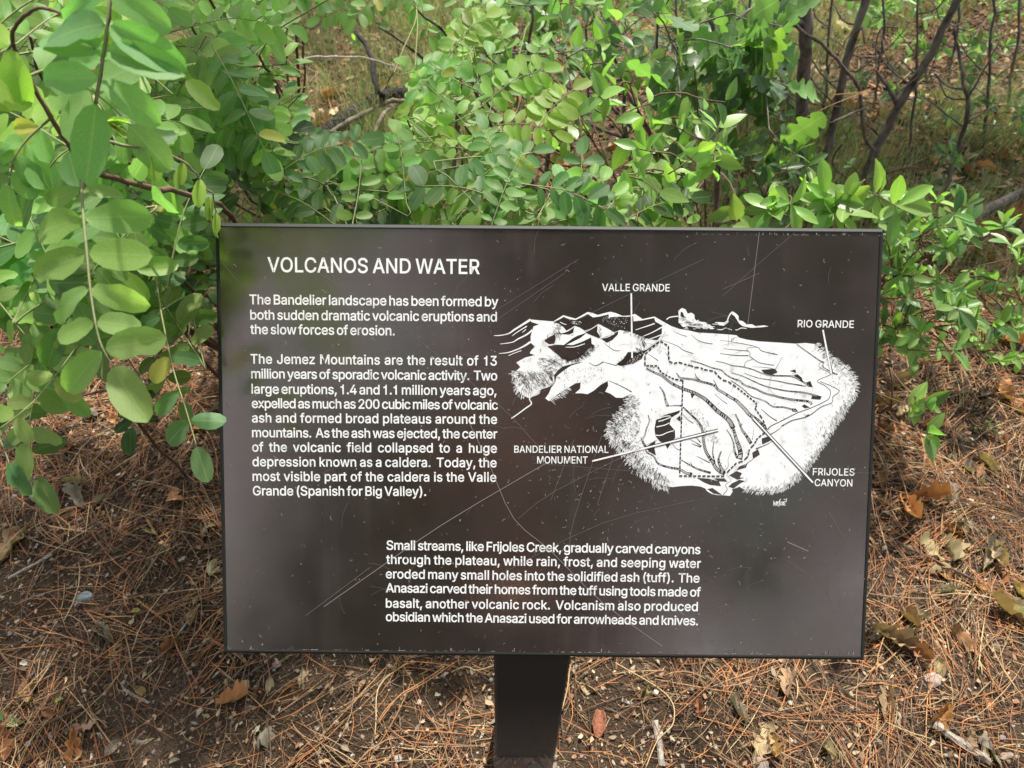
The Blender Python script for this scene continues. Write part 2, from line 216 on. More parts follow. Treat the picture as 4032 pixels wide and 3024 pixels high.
# ------------------------------------------------------------------ the sign
GLY = json.loads('''{"(":[273,[[89,207,90,244,94,283,101,324,109,364,119,403,132,441,145,477,160,510,177,539,236,539,219,503,204,466,191,428,179,390,169,351,161,313,156,276,152,241,151,207,152,176,155,145,160,115,167,83,177,50,188,16,202,-19,218,-57,236,-96,177,-96,150,-46,128,4,111,55,99,106,92,156]]],")":[273,[[37,-96,56,-56,72,-18,86,18,97,52,106,85,113,116,118,147,121,177,122,207,121,241,117,276,112,313,104,351,94,390,82,428,69,466,54,503,37,539,97,539,113,510,128,477,142,441,154,403,164,364,173,323,179,283,183,244,184,207,182,156,174,104,161,53,144,3,123,-47,97,-96]]],",":[188,[[38,-119,68,71,137,71,84,-119]]],".":[188,[[95,-4,83,-3,73,1,63,9,55,18,51,29,50,41,51,53,55,64,63,73,73,81,83,85,95,87,107,85,118,81,128,73,135,64,140,53,141,41,140,29,135,18,128,9,118,1,107,-3]]],"0":[453,[[227,-7,191,-3,158,7,130,24,105,48,85,77,69,113,57,155,50,202,48,254,50,306,57,353,69,395,85,431,106,461,130,484,159,502,191,512,227,516,262,512,295,502,323,484,348,461,368,431,384,395,396,353,403,306,405,254,403,202,396,155,384,113,368,77,348,48,323,24,295,7,263,-3],[227,50,250,52,271,60,290,74,306,92,320,116,330,144,338,176,342,213,344,254,342,295,338,332,330,365,320,393,306,416,290,435,271,449,250,457,227,460,203,457,182,449,163,435,147,416,134,393,123,365,115,332,111,295,109,254,111,213,115,176,123,144,134,116,147,92,163,74,182,60,203,52]]],"1":[453,[[76,0,76,55,391,55,391,0],[276,509,276,0,212,0,212,448,209,448,86,358,86,427,198,509]]],"2":[453,[[64,0,64,47,234,229,252,248,268,266,282,282,294,298,303,312,311,327,316,341,319,356,320,371,319,389,315,405,308,419,298,431,287,441,273,449,258,455,241,458,224,460,205,458,188,454,172,447,159,438,148,427,139,413,132,398,128,381,127,362,66,362,68,391,75,418,86,442,102,464,121,482,143,496,168,507,196,513,225,516,254,513,281,507,306,497,328,482,346,465,361,445,372,423,379,398,381,372,380,354,377,336,371,318,363,299,351,280,336,259,317,235,294,209,267,180,153,60,153,57,389,57,389,0]]],"3":[453,[[218,-7,188,-5,159,1,133,10,108,22,88,38,70,57,57,79,48,104,44,132,109,132,112,115,118,100,126,87,137,76,150,66,165,59,182,54,200,51,219,50,239,51,258,55,275,61,291,69,304,80,315,93,323,108,328,125,329,145,328,163,323,180,316,196,306,211,292,223,275,234,254,241,229,246,201,248,157,248,157,299,288,448,288,452,70,452,70,509,372,509,372,461,211,278,211,289,247,290,279,286,308,276,333,262,354,244,371,222,383,198,391,173,393,145,390,116,383,90,370,66,354,45,333,27,309,12,281,2,251,-5]]],"4":[453,[[40,105,40,158,247,509,311,509,109,166,109,163,413,163,413,105],[282,0,282,121,282,146,282,318,343,318,343,0]]],"A":[480,[[16,0,201,509,276,509,463,0,395,0,287,302,280,323,272,346,264,372,255,402,244,438,232,478,245,478,233,437,222,402,213,371,204,345,197,322,191,302,85,0],[110,142,110,199,370,199,370,142]]],"B":[456,[[60,0,60,509,241,509,274,507,304,501,329,491,350,477,367,461,381,442,390,421,396,398,398,374,397,353,393,336,387,320,378,307,368,295,356,286,343,278,329,272,315,267,315,262,331,260,347,254,363,245,378,234,391,220,402,203,411,184,416,161,418,136,416,111,410,88,400,67,386,48,368,31,344,18,317,8,284,2,247,0],[125,57,245,57,281,60,309,67,330,80,344,96,353,115,355,137,354,153,350,169,342,184,333,197,320,209,306,218,289,225,269,229,248,231,125,231],[125,285,238,285,256,287,273,290,288,296,302,304,314,314,323,326,330,340,335,355,336,372,333,393,326,412,313,429,294,442,270,449,240,452,125,452]]],"C":[510,[[267,-7,225,-3,186,7,150,25,119,49,92,79,70,115,53,157,44,203,40,254,44,305,53,352,70,393,92,429,119,459,150,484,186,501,225,512,267,516,293,514,317,511,340,504,362,496,383,485,402,471,419,456,435,438,448,418,459,397,467,373,473,348,408,348,404,365,397,380,389,395,380,407,369,418,357,428,344,437,330,444,315,449,300,453,284,455,267,456,237,453,209,445,184,432,161,414,141,391,125,364,113,332,106,295,103,254,106,213,113,177,125,145,141,117,161,94,184,76,210,63,237,56,267,53,284,54,300,56,315,60,330,65,344,72,357,81,369,90,380,102,389,114,397,128,404,144,408,160,473,160,467,135,459,112,448,91,435,71,420,53,402,38,383,24,363,13,341,5,317,-2,293,-6]]],"D":[502,[[219,0,96,0,96,57,215,57,254,60,288,68,318,81,343,99,363,122,379,149,390,181,397,216,399,255,397,294,390,329,379,361,364,388,344,410,320,428,291,441,258,449,221,452,93,452,93,509,225,509,273,505,315,495,353,478,385,455,412,426,433,391,449,351,458,306,462,255,458,205,449,159,433,119,411,83,384,54,351,31,312,14,268,3],[125,509,125,0,60,0,60,509]]],"E":[419,[[60,0,60,509,372,509,372,452,125,452,125,286,355,286,355,229,125,229,125,57,375,57,375,0]]],"F":[410,[[60,0,60,509,369,509,369,452,125,452,125,278,346,278,346,221,125,221,125,0]]],"G":[520,[[269,-7,225,-3,185,7,149,25,118,49,91,79,69,116,53,157,43,203,40,254,43,305,53,352,69,393,91,429,117,459,149,484,184,501,223,512,265,516,291,514,316,510,340,504,363,494,384,483,403,469,421,453,436,436,449,416,460,395,468,373,474,349,408,349,402,365,395,379,387,393,378,406,368,417,356,427,344,436,330,443,315,448,300,453,283,455,265,456,236,453,209,445,183,432,160,414,141,392,125,364,113,332,106,295,103,254,106,213,113,177,125,145,141,117,161,95,184,76,210,63,238,56,269,53,296,55,322,61,345,71,365,85,382,102,396,123,407,147,413,173,415,202,434,199,283,199,283,256,478,256,478,200,475,160,466,124,451,91,431,62,406,38,377,19,344,5,308,-4]]],"I":[300,[[31,0,31,57,118,57,118,452,31,452,31,509,269,509,269,452,183,452,183,57,269,57,269,0]]],"J":[396,[[185,-7,143,-2,106,11,75,33,52,63,38,100,33,145,33,173,98,173,98,145,100,117,108,93,122,74,139,61,160,53,185,50,209,53,230,61,248,74,261,93,269,117,272,145,272,509,336,509,336,145,332,100,318,63,294,33,263,11,227,-2]]],"L":[393,[[60,0,60,509,125,509,125,57,361,57,361,0]]],"M":[628,[[60,0,60,509,152,509,277,187,287,159,299,123,311,84,322,49,307,49,318,83,330,121,342,158,352,187,476,509,568,509,568,0,504,0,504,291,504,327,505,369,506,413,507,457,513,457,508,441,503,425,498,409,482,363,467,322,456,291,342,0,286,0,170,291,159,321,145,361,129,408,112,457,119,457,120,416,121,372,122,328,122,291,122,0]]],"N":[523,[[60,0,60,509,136,509,343,183,349,174,355,163,363,151,371,137,379,122,388,107,396,90,405,73,414,55,405,54,403,72,402,90,401,108,400,126,399,142,399,157,399,195,399,509,463,509,463,0,387,0,202,290,177,331,168,346,159,363,148,381,108,452,119,454,122,384,124,328,125,291,125,0]]],"O":[533,[[267,-7,225,-3,186,7,150,25,119,49,92,79,70,115,53,157,44,203,40,254,44,305,53,352,70,393,92,429,119,459,150,484,186,501,225,512,267,516,309,512,348,501,384,484,415,459,442,429,464,393,480,352,490,305,493,254,490,203,480,157,464,115,442,79,415,49,384,25,348,7,309,-3],[267,53,296,55,324,63,349,76,372,94,392,116,408,144,420,176,428,213,430,254,428,295,420,332,408,365,392,392,372,415,349,433,324,446,296,453,267,456,237,453,210,445,184,433,161,415,142,392,125,364,113,332,106,295,103,254,106,213,113,176,125,144,142,117,161,94,184,76,210,63,237,55]]],"R":[449,[[60,0,60,509,236,509,273,506,305,500,333,489,356,473,376,455,390,433,401,408,407,381,409,352,407,323,401,296,390,271,376,250,356,232,333,217,305,206,273,200,236,198,96,198,96,255,234,255,258,256,280,260,298,267,313,276,325,287,334,300,340,316,344,333,345,352,344,371,340,389,334,405,325,419,313,430,298,440,279,446,258,451,233,452,125,452,125,0],[353,0,230,229,303,229,428,0]]],"S":[447,[[224,-9,188,-7,156,-1,128,9,102,23,81,40,64,60,51,83,42,109,38,137,104,137,108,118,114,102,123,88,136,76,150,66,166,59,185,53,204,50,224,49,246,50,267,54,286,60,303,69,317,79,329,92,338,106,344,122,346,139,344,154,340,168,332,179,322,189,310,197,296,205,280,211,263,217,245,222,184,239,145,253,112,269,86,289,67,313,56,341,52,372,54,400,62,425,75,448,92,468,113,484,138,498,165,508,195,514,227,516,259,514,289,508,316,498,340,484,360,468,377,449,390,427,398,403,401,378,337,378,332,402,320,421,302,437,280,449,254,456,225,459,204,457,185,454,167,448,152,440,139,430,129,418,121,405,117,391,115,376,117,359,122,345,131,334,142,324,155,315,169,308,184,302,198,297,212,293,264,279,279,275,295,270,312,264,328,256,344,248,359,238,372,226,384,213,395,198,402,180,407,161,408,139,406,112,399,87,386,64,370,43,349,25,323,11,294,0,261,-7]]],"T":[449,[[32,452,32,509,417,509,417,452,257,452,257,0,193,0,193,452]]],"U":[517,[[259,-8,220,-6,186,2,154,15,126,33,103,55,85,80,71,108,63,140,60,173,60,509,124,509,124,178,126,155,132,133,141,113,153,95,169,80,187,68,208,59,232,53,259,52,285,53,309,59,331,68,349,80,364,95,377,113,385,133,391,155,393,178,393,509,457,509,457,173,454,140,446,108,433,80,414,55,391,33,363,15,332,2,297,-6]]],"V":[480,[[204,0,16,509,84,509,192,206,199,187,207,164,215,137,225,106,236,71,248,31,235,31,247,71,257,107,267,138,276,165,283,187,290,206,395,509,463,509,278,0]]],"W":[686,[[155,0,16,509,82,509,163,196,167,179,172,162,175,145,187,94,190,76,194,58,197,40,189,40,193,58,196,76,200,94,203,111,207,128,211,145,224,196,306,509,380,509,462,196,466,179,470,162,474,145,486,94,490,76,494,58,497,40,488,40,492,58,495,76,499,94,503,111,506,128,510,145,523,196,603,509,670,509,530,0,455,0,368,323,362,345,357,368,351,391,346,417,341,445,336,475,350,475,345,446,340,420,335,395,330,371,324,347,318,323,230,0]]],"Y":[472,[[203,0,203,208,16,509,91,509,192,344,203,327,213,309,222,292,231,274,240,254,250,230,224,230,233,254,242,275,251,293,260,310,270,327,280,344,381,509,455,509,268,208,268,0]]],"a":[389,[[160,-9,137,-7,115,-3,94,5,76,15,60,29,48,45,38,63,32,84,30,108,32,128,36,146,43,161,53,174,64,184,78,193,92,200,108,206,125,211,143,214,161,217,178,220,234,227,247,229,257,231,265,235,271,240,274,246,276,255,276,257,275,272,272,285,267,297,260,307,251,315,240,322,227,327,212,330,196,331,178,330,163,327,149,322,137,316,127,309,118,301,110,292,104,283,100,274,41,291,51,313,64,331,79,346,95,358,114,368,133,375,153,380,173,383,194,384,208,384,223,382,239,379,255,375,271,369,286,360,300,350,312,336,322,320,330,301,335,278,337,251,337,0,277,0,277,52,272,52,267,43,260,34,252,25,242,16,229,8,215,1,199,-4,181,-7],[170,45,192,47,211,51,228,59,242,68,254,80,263,93,270,108,274,122,276,138,276,190,272,187,267,184,259,182,251,180,241,178,231,176,200,171,175,168,161,166,147,163,134,159,122,153,112,147,103,139,97,130,93,118,92,105,93,93,96,82,102,72,109,64,119,57,130,52,142,48,156,46]]],"b":[424,[[229,-8,208,-7,189,-3,172,4,159,12,147,21,138,31,130,41,123,50,118,59,112,59,112,0,53,0,53,509,114,509,114,319,118,319,123,327,130,336,137,346,147,355,158,364,171,373,188,379,207,383,229,384,259,382,287,374,313,361,335,342,354,320,370,293,381,261,388,227,390,189,388,151,381,116,370,84,355,57,336,34,313,16,288,3,260,-6],[220,47,242,49,262,55,279,66,294,80,306,97,316,117,323,139,327,163,328,189,327,215,323,239,316,261,307,281,295,298,280,311,262,322,243,328,220,330,198,328,178,322,161,312,147,299,134,282,125,263,118,241,114,216,113,189,114,162,118,138,125,115,135,95,147,78,162,65,179,55,198,49]]],"c":[396,[[207,-8,174,-5,144,3,117,16,93,35,72,58,56,85,44,116,37,150,34,187,37,225,44,260,56,291,72,318,93,341,117,360,144,374,174,382,207,384,226,384,243,381,260,377,276,371,291,364,305,356,318,346,330,335,340,322,349,308,356,293,362,277,303,262,300,272,295,281,290,289,284,297,278,304,270,311,261,316,252,321,242,325,231,328,220,329,207,330,184,328,163,321,145,310,130,296,118,278,108,258,102,236,98,212,96,187,98,163,102,139,108,117,118,97,130,80,145,66,163,55,184,49,207,46,220,47,232,49,243,52,253,55,262,60,271,66,279,73,285,80,292,89,297,98,301,107,304,117,363,102,357,86,350,70,341,56,331,43,319,32,306,21,292,12,277,5,261,-1,244,-5,226,-7]]],"d":[424,[[195,-8,165,-6,137,3,111,16,89,34,70,57,55,84,43,116,36,151,34,189,36,227,43,261,55,293,70,320,89,342,112,361,137,374,165,382,196,384,218,383,237,379,253,373,267,364,278,355,287,346,295,336,301,327,306,319,311,319,311,509,372,509,372,0,313,0,313,59,307,59,301,50,295,41,287,31,277,21,266,12,252,4,236,-3,217,-7],[205,47,226,49,246,55,263,65,278,78,290,95,299,115,306,138,310,162,312,189,310,216,306,241,300,263,290,282,278,299,263,312,246,322,227,328,205,330,182,328,162,322,145,311,130,298,118,281,108,261,102,239,98,215,96,189,98,163,102,139,109,117,118,97,130,80,145,66,162,55,182,49]]],"e":[404,[[212,-8,177,-5,145,3,117,16,92,35,72,58,56,85,44,116,37,150,34,187,36,224,44,258,55,290,71,317,91,340,115,359,142,373,172,382,205,384,226,383,246,380,266,374,285,366,303,355,319,341,334,324,347,305,357,282,365,256,370,227,371,194,371,169,75,169,75,221,338,221,310,202,308,226,304,248,298,269,288,286,277,301,263,314,246,323,227,328,205,330,183,328,164,323,146,313,131,301,119,286,109,270,102,251,97,231,96,211,96,178,98,151,102,127,110,106,121,88,135,73,151,61,169,53,190,48,212,46,227,47,241,49,254,53,265,58,276,65,285,73,294,82,300,93,306,105,365,91,358,72,348,55,335,39,320,26,302,14,283,4,261,-3,237,-7]]],"f":[254,[[228,379,228,327,6,327,6,379],[81,0,81,432,82,452,87,470,96,486,107,499,120,510,135,519,152,525,169,529,187,530,201,530,212,529,222,527,231,525,238,523,243,521,227,468,215,472,209,473,202,474,195,474,178,472,164,468,154,460,147,449,143,435,142,419,142,0]]],"g":[425,[[207,-151,180,-149,156,-146,134,-140,114,-132,97,-122,82,-110,70,-97,59,-84,51,-69,101,-41,107,-49,114,-57,122,-66,131,-74,142,-82,154,-88,169,-93,187,-96,207,-97,236,-95,261,-87,282,-75,298,-58,308,-34,311,-6,311,68,306,68,301,60,294,51,287,41,277,32,266,23,252,16,236,10,217,6,195,5,165,7,138,14,113,27,90,43,71,65,55,90,43,120,36,154,34,191,36,229,43,263,55,293,71,320,90,342,112,361,138,374,166,382,196,384,218,383,237,379,253,373,267,365,279,356,288,346,296,336,302,327,308,319,313,319,313,379,372,379,372,-9,370,-40,363,-67,350,-90,334,-109,314,-124,291,-136,265,-144,237,-149],[205,59,227,61,246,66,264,75,278,87,290,103,300,121,307,142,311,166,312,193,311,219,307,242,300,264,291,283,279,299,264,312,247,322,227,328,205,330,182,328,163,322,145,312,130,298,118,282,109,262,102,241,98,218,96,193,98,167,102,144,109,123,118,104,131,88,145,76,163,66,183,61]]],"h":[410,[[114,227,114,0,53,0,53,509,114,509,114,287,102,287,116,319,132,344,152,362,175,374,200,382,227,384,252,383,275,377,295,369,313,356,328,340,341,321,350,298,355,271,357,240,357,0,296,0,296,235,293,263,286,286,273,304,256,318,235,326,210,329,192,328,176,324,161,317,147,308,136,297,126,283,119,266,115,248]]],"i":[167,[[53,0,53,379,114,379,114,0],[84,443,73,444,63,448,54,455,47,463,43,472,41,483,43,494,47,504,54,512,63,518,73,522,84,524,95,522,105,518,114,512,121,504,125,494,126,483,125,472,121,463,114,455,105,448,95,444]]],"j":[167,[[53,379,114,379,114,-30,112,-52,108,-72,102,-90,92,-106,80,-119,65,-129,47,-137,27,-141,4,-143,-10,-143,-10,-87,2,-87,18,-85,31,-80,40,-72,47,-61,51,-46,53,-29],[83,443,72,444,62,448,53,455,47,463,42,472,41,483,42,494,47,504,53,512,62,518,72,522,83,524,95,522,105,518,114,512,120,504,125,494,126,483,125,472,120,463,114,455,105,448,95,444]]],"k":[381,[[110,137,110,212,121,212,284,379,360,379,184,199,177,199],[53,0,53,509,114,509,114,0],[294,0,148,186,191,229,372,0]]],"l":[189,[[139,-2,112,0,91,8,74,20,62,37,55,59,53,84,53,509,114,509,114,99,114,83,117,71,120,62,126,57,135,53,146,52,160,53,170,54,181,3,162,-1,154,-2,147,-2]]],"m":[610,[[53,0,53,379,112,379,112,295,108,295,114,314,122,331,132,346,144,358,158,368,172,376,187,382,203,385,219,386,245,383,268,375,287,361,303,342,314,320,321,295,312,295,318,312,326,329,337,343,350,356,364,366,381,375,398,381,417,385,437,386,458,385,478,380,497,372,514,361,529,346,541,328,550,307,555,283,557,255,557,0,496,0,496,254,493,279,485,298,473,313,456,323,438,329,419,330,402,329,387,326,374,320,363,312,353,302,345,290,340,277,336,263,335,247,335,0,274,0,274,260,272,280,265,297,253,311,238,322,220,328,199,330,185,329,171,326,158,320,145,312,135,302,126,289,119,274,115,257,114,238,114,0]]],"n":[410,[[114,227,114,0,53,0,53,379,112,379,112,287,102,287,116,319,132,344,152,362,175,374,200,382,227,384,252,383,275,377,295,369,313,356,328,340,341,321,350,298,355,271,357,240,357,0,296,0,296,235,293,263,286,286,273,304,256,318,235,326,210,329,192,328,176,324,161,317,147,308,136,297,126,283,119,266,115,248]]],"o":[415,[[207,-8,174,-5,144,3,117,16,93,35,72,58,56,85,44,116,37,150,34,187,37,225,44,260,56,291,72,318,93,341,117,360,144,374,174,382,207,384,241,382,271,374,299,360,323,341,343,318,359,291,371,260,379,225,381,187,379,150,371,116,359,85,343,58,323,35,299,16,271,3,241,-5],[207,46,231,49,252,55,270,66,285,80,298,97,307,117,314,139,318,163,319,187,318,212,314,236,307,258,298,278,285,296,270,310,252,321,231,328,207,330,184,328,163,321,145,310,130,296,118,278,108,258,102,236,98,212,96,187,98,163,102,139,108,117,118,97,130,80,145,66,163,55,184,49]]],"p":[424,[[53,-143,53,379,112,379,112,319,118,319,123,327,130,336,137,346,147,355,158,364,171,373,188,379,207,383,229,384,259,382,287,374,313,361,335,342,354,320,370,293,381,261,388,227,390,189,388,151,381,116,370,84,355,57,336,34,313,16,288,3,260,-6,229,-8,208,-7,189,-3,173,4,159,12,147,21,138,31,130,41,124,50,118,59,114,59,114,-143],[220,47,242,49,262,55,279,66,294,80,306,97,316,117,323,139,327,163,328,189,327,215,323,239,316,261,307,281,295,298,280,311,262,322,243,328,220,330,198,328,178,322,161,312,147,299,134,282,125,263,118,241,114,216,113,189,114,162,118,138,125,115,135,95,147,78,162,65,179,55,198,49]]],"r":[259,[[53,0,53,379,112,379,112,321,115,321,124,339,137,354,152,367,171,377,191,383,213,385,229,384,243,384,243,322,230,324,223,325,215,326,207,326,190,324,174,321,159,315,146,306,135,296,126,284,119,269,115,254,114,237,114,0]]],"s":[365,[[182,-8,157,-7,133,-3,112,3,93,12,76,24,62,38,50,54,41,73,36,94,94,107,101,87,111,72,124,60,141,52,160,47,181,45,206,47,227,53,244,62,258,74,265,88,268,103,266,115,262,126,254,136,243,144,229,150,212,155,149,170,118,180,92,192,72,208,58,227,50,249,47,274,49,295,55,314,65,332,79,347,95,360,115,370,137,378,161,383,187,384,212,383,234,379,254,372,271,363,286,352,299,339,309,324,318,308,324,290,268,277,262,291,254,304,243,316,228,325,210,331,187,333,166,331,147,326,131,317,119,305,111,292,109,277,110,264,115,253,124,243,136,235,152,229,172,223,229,209,261,200,287,187,306,171,320,153,328,131,331,107,329,85,323,65,312,47,298,31,281,18,260,6,236,-2,210,-7]]],"t":[227,[[204,379,204,327,6,327,6,379],[65,471,126,471,126,98,127,83,130,70,136,61,144,55,156,51,170,50,185,51,202,54,213,2,207,0,200,-2,192,-3,184,-3,176,-4,168,-4,138,-1,113,7,92,21,77,41,68,64,65,93]]],"u":[410,[[182,-5,158,-3,135,2,115,11,97,23,82,39,69,59,60,82,54,109,53,139,53,379,114,379,114,144,116,117,124,94,137,75,154,61,175,53,200,50,218,51,234,55,249,62,263,71,274,83,283,97,290,113,295,132,296,153,296,379,357,379,357,0,298,0,298,92,307,92,294,60,277,35,257,17,234,5,209,-3]]],"v":[389,[[163,0,17,379,84,379,165,155,173,132,180,110,187,87,193,64,199,42,206,21,184,21,191,42,197,64,203,87,209,110,216,132,224,155,305,379,371,379,226,0]]],"w":[567,[[138,0,23,379,87,379,133,214,140,190,147,164,154,137,161,107,168,75,175,41,165,41,172,74,179,105,186,135,192,163,199,189,206,214,252,379,316,379,362,214,368,189,375,163,382,136,388,106,395,75,402,41,391,41,399,75,406,106,413,135,420,163,427,189,434,214,480,379,545,379,429,0,368,0,319,172,305,225,300,243,295,262,291,280,277,338,291,338,277,280,263,225,258,207,253,189,248,172,199,0]]],"x":[379,[[21,0,171,218,171,171,29,379,100,379,147,306,159,287,170,270,179,253,188,237,198,221,207,206,175,206,185,221,194,237,202,253,211,270,222,287,233,306,282,379,352,379,209,169,209,214,358,0,287,0,231,85,219,103,209,120,200,136,191,152,182,167,173,182,205,182,195,167,187,152,178,136,170,120,160,103,148,85,91,0]]],"y":[389,[[47,-139,61,-86,71,-87,83,-89,94,-90,104,-89,113,-86,122,-81,130,-74,138,-64,145,-51,151,-36,163,-1,17,379,84,379,165,155,173,132,180,109,187,87,193,64,199,42,206,21,184,21,190,42,196,64,202,87,209,110,216,132,224,155,305,379,371,379,204,-58,196,-77,187,-93,177,-107,165,-119,153,-128,139,-136,125,-141,109,-144,91,-145,82,-145,73,-144,65,-143,57,-142,52,-140]]],"z":[380,[[42,0,42,46,254,320,254,323,48,323,48,379,333,379,333,331,126,60,126,56,339,56,339,0]]]}''')
GLY['l'] = [175, [[55, -0, 117, 0, 117, 523, 55, 523]]]
GLY['w'] = [555, [[125, 0, 18, 379, 85, 379, 160, 85, 243, 379, 315, 379, 397, 85, 473, 379, 540, 379, 432, 0, 360, 0, 279, 290, 197, 0]]]
GLY['W'] = [686, [[155, 0, 16, 509, 86, 509, 194, 95, 304, 509, 378, 509, 489, 95, 598, 509, 668, 509, 528, 0, 455, 0, 341, 420, 230, 0]]]
GLY['N'] = [523, [[60, 0, 60, 509, 134, 509, 396, 112, 396, 509, 462, 509, 462, 0, 389, 0, 126, 398, 126, 0]]]
GLY['1'] = [400, [[190, 0, 190, 355, 85, 355, 85, 402, 150, 412, 190, 440, 206, 509, 254, 509, 254, 0]]]
GLY['z'] = [365, [[35, 0, 35, 54, 250, 321, 45, 321, 45, 379, 330, 379, 330, 327, 117, 58, 335, 58, 335, 0]]]
GLY['I'] = [190, [[62, 0, 128, 0, 128, 509, 62, 509]]]
CAPH = 509.0
_r1 = np.array([.9992, .0096, -.0042]); _r2 = np.array([.0078, -.9977, -.077]); _pt = np.array([.0475, .0866, 1.0712])
_r1 /= np.linalg.norm(_r1); _r2 -= (_r2 @ _r1) * _r1; _r2 /= np.linalg.norm(_r2)
PX, PU = R3 @ _r1, R3 @ _r2; PN = np.cross(PX, PU); PC = CAMP + R3 @ _pt
PW, PH = 0.9144, 0.6075
def uv(sx, sy):                      # photograph pixel -> millimetres on the panel, as metres in its own axes
    r = R3 @ np.array([(sx - 2016) / F, (sy - 1512) / F, 1.0])
    q = CAMP + r * (((PC - CAMP) @ PN) / (r @ PN)) - PC
    return np.array([q @ PX, q @ PU])
post_x = 0.5 * (-0.0202 + 0.0930); POST_Y = 0.476
sign = thing('wayside_sign', 'dark brown interpretive sign about volcanos and water, tilted on a single black post', 'sign', (post_x, POST_Y, 0))
S0 = Vector((post_x, POST_Y, 0))
MP = Matrix([[PX[0], PU[0], PN[0], PC[0] - S0.x], [PX[1], PU[1], PN[1], PC[1] - S0.y], [PX[2], PU[2], PN[2], PC[2]], [0, 0, 0, 1]])
def mat_panel():
    m, n, l, b = new_mat('brushed_brown_metal')
    tc = n.new('ShaderNodeTexCoord'); mp = n.new('ShaderNodeMapping'); mp.inputs['Scale'].default_value = (6, 700, 6)
    l.new(tc.outputs['Object'], mp.inputs[0]); no = n.new('ShaderNodeTexNoise'); no.inputs['Scale'].default_value = 1; no.inputs['Detail'].default_value = 3
    l.new(mp.outputs[0], no.inputs['Vector'])
    n2 = n.new('ShaderNodeTexNoise'); n2.inputs['Scale'].default_value = 4.5; n2.inputs['Detail'].default_value = 4; l.new(tc.outputs['Object'], n2.inputs['Vector'])
    r = ramp(n, [(0.3, (0.225, 0.180, 0.158)), (0.5, (0.250, 0.195, 0.168)), (0.7, (0.228, 0.208, 0.172))]); l.new(n2.outputs[0], r.inputs[0])
    mr = n.new('ShaderNodeMapRange'); mr.inputs[3].default_value = 0.9; mr.inputs[4].default_value = 1.1; l.new(no.outputs[0], mr.inputs[0])
    mu = N(n, 'ShaderNodeVectorMath', operation='SCALE'); l.new(r.outputs[0], mu.inputs[0]); l.new(mr.outputs[0], mu.inputs['Scale'])
    l.new(mu.outputs[0], b.inputs['Base Color']); b.inputs['Metallic'].default_value = 0.93
    n3 = n.new('ShaderNodeTexNoise'); n3.inputs['Scale'].default_value = 14; n3.inputs['Detail'].default_value = 5; l.new(tc.outputs['Object'], n3.inputs['Vector'])
    mr2 = n.new('ShaderNodeMapRange'); mr2.inputs[1].default_value = 0.3; mr2.inputs[2].default_value = 0.7; mr2.inputs[3].default_value = 0.15; mr2.inputs[4].default_value = 0.24
    l.new(n3.outputs[0], mr2.inputs[0]); mp4 = n.new('ShaderNodeMapping'); mp4.inputs['Scale'].default_value = (38, 2.2, 1); l.new(tc.outputs['Object'], mp4.inputs[0])
    n4 = n.new('ShaderNodeTexNoise'); n4.inputs['Scale'].default_value = 1; n4.inputs['Detail'].default_value = 5; l.new(mp4.outputs[0], n4.inputs['Vector'])
    mr4 = n.new('ShaderNodeMapRange'); mr4.inputs[1].default_value = 0.55; mr4.inputs[2].default_value = 0.75; mr4.inputs[3].default_value = 0; mr4.inputs[4].default_value = 0.06; l.new(n4.outputs[0], mr4.inputs[0])
    ad4 = N(n, 'ShaderNodeMath', operation='ADD'); l.new(mr2.outputs[0], ad4.inputs[0]); l.new(mr4.outputs[0], ad4.inputs[1]); l.new(ad4.outputs[0], b.inputs['Roughness'])
    bp = n.new('ShaderNodeBump'); bp.inputs['Strength'].default_value = 0.05; bp.inputs['Distance'].default_value = 0.0005; l.new(no.outputs[0], bp.inputs['Height']); l.new(bp.outputs[0], b.inputs['Normal'])
    return m
M_PANEL = mat_panel()
m, n_, l_, b_ = new_mat('white_print'); M_WHITE = m
b_.inputs['Base Color'].default_value = (0.78, 0.78, 0.765, 1); b_.inputs['Roughness'].default_value = 0.4
tc = n_.new('ShaderNodeTexCoord'); no = n_.new('ShaderNodeTexNoise'); no.inputs['Scale'].default_value = 60; no.inputs['Detail'].default_value = 6; l_.new(tc.outputs['Object'], no.inputs['Vector'])
rr = ramp(n_, [(0.28, (0.50, 0.48, 0.46)), (0.36, (0.70, 0.70, 0.685)), (0.52, (0.78, 0.78, 0.765))]); l_.new(no.outputs[0], rr.inputs[0]); l_.new(rr.outputs[0], b_.inputs['Base Color'])
m, n_, l_, b_ = new_mat('scratched_metal'); M_SCR = m; b_.inputs['Base Color'].default_value = (0.30, 0.28, 0.25, 1); b_.inputs['Roughness'].default_value = 0.5
m, n_, l_, b_ = new_mat('faint_scratch'); M_SCR2 = m; b_.inputs['Base Color'].default_value = (0.12, 0.11, 0.10, 1); b_.inputs['Roughness'].default_value = 0.5
m, n_, l_, b_ = new_mat('black_frame'); M_FRAME = m
b_.inputs['Base Color'].default_value = (0.014, 0.016, 0.014, 1); b_.inputs['Roughness'].default_value = 0.55; b_.inputs['Specular IOR Level'].default_value = 0.3
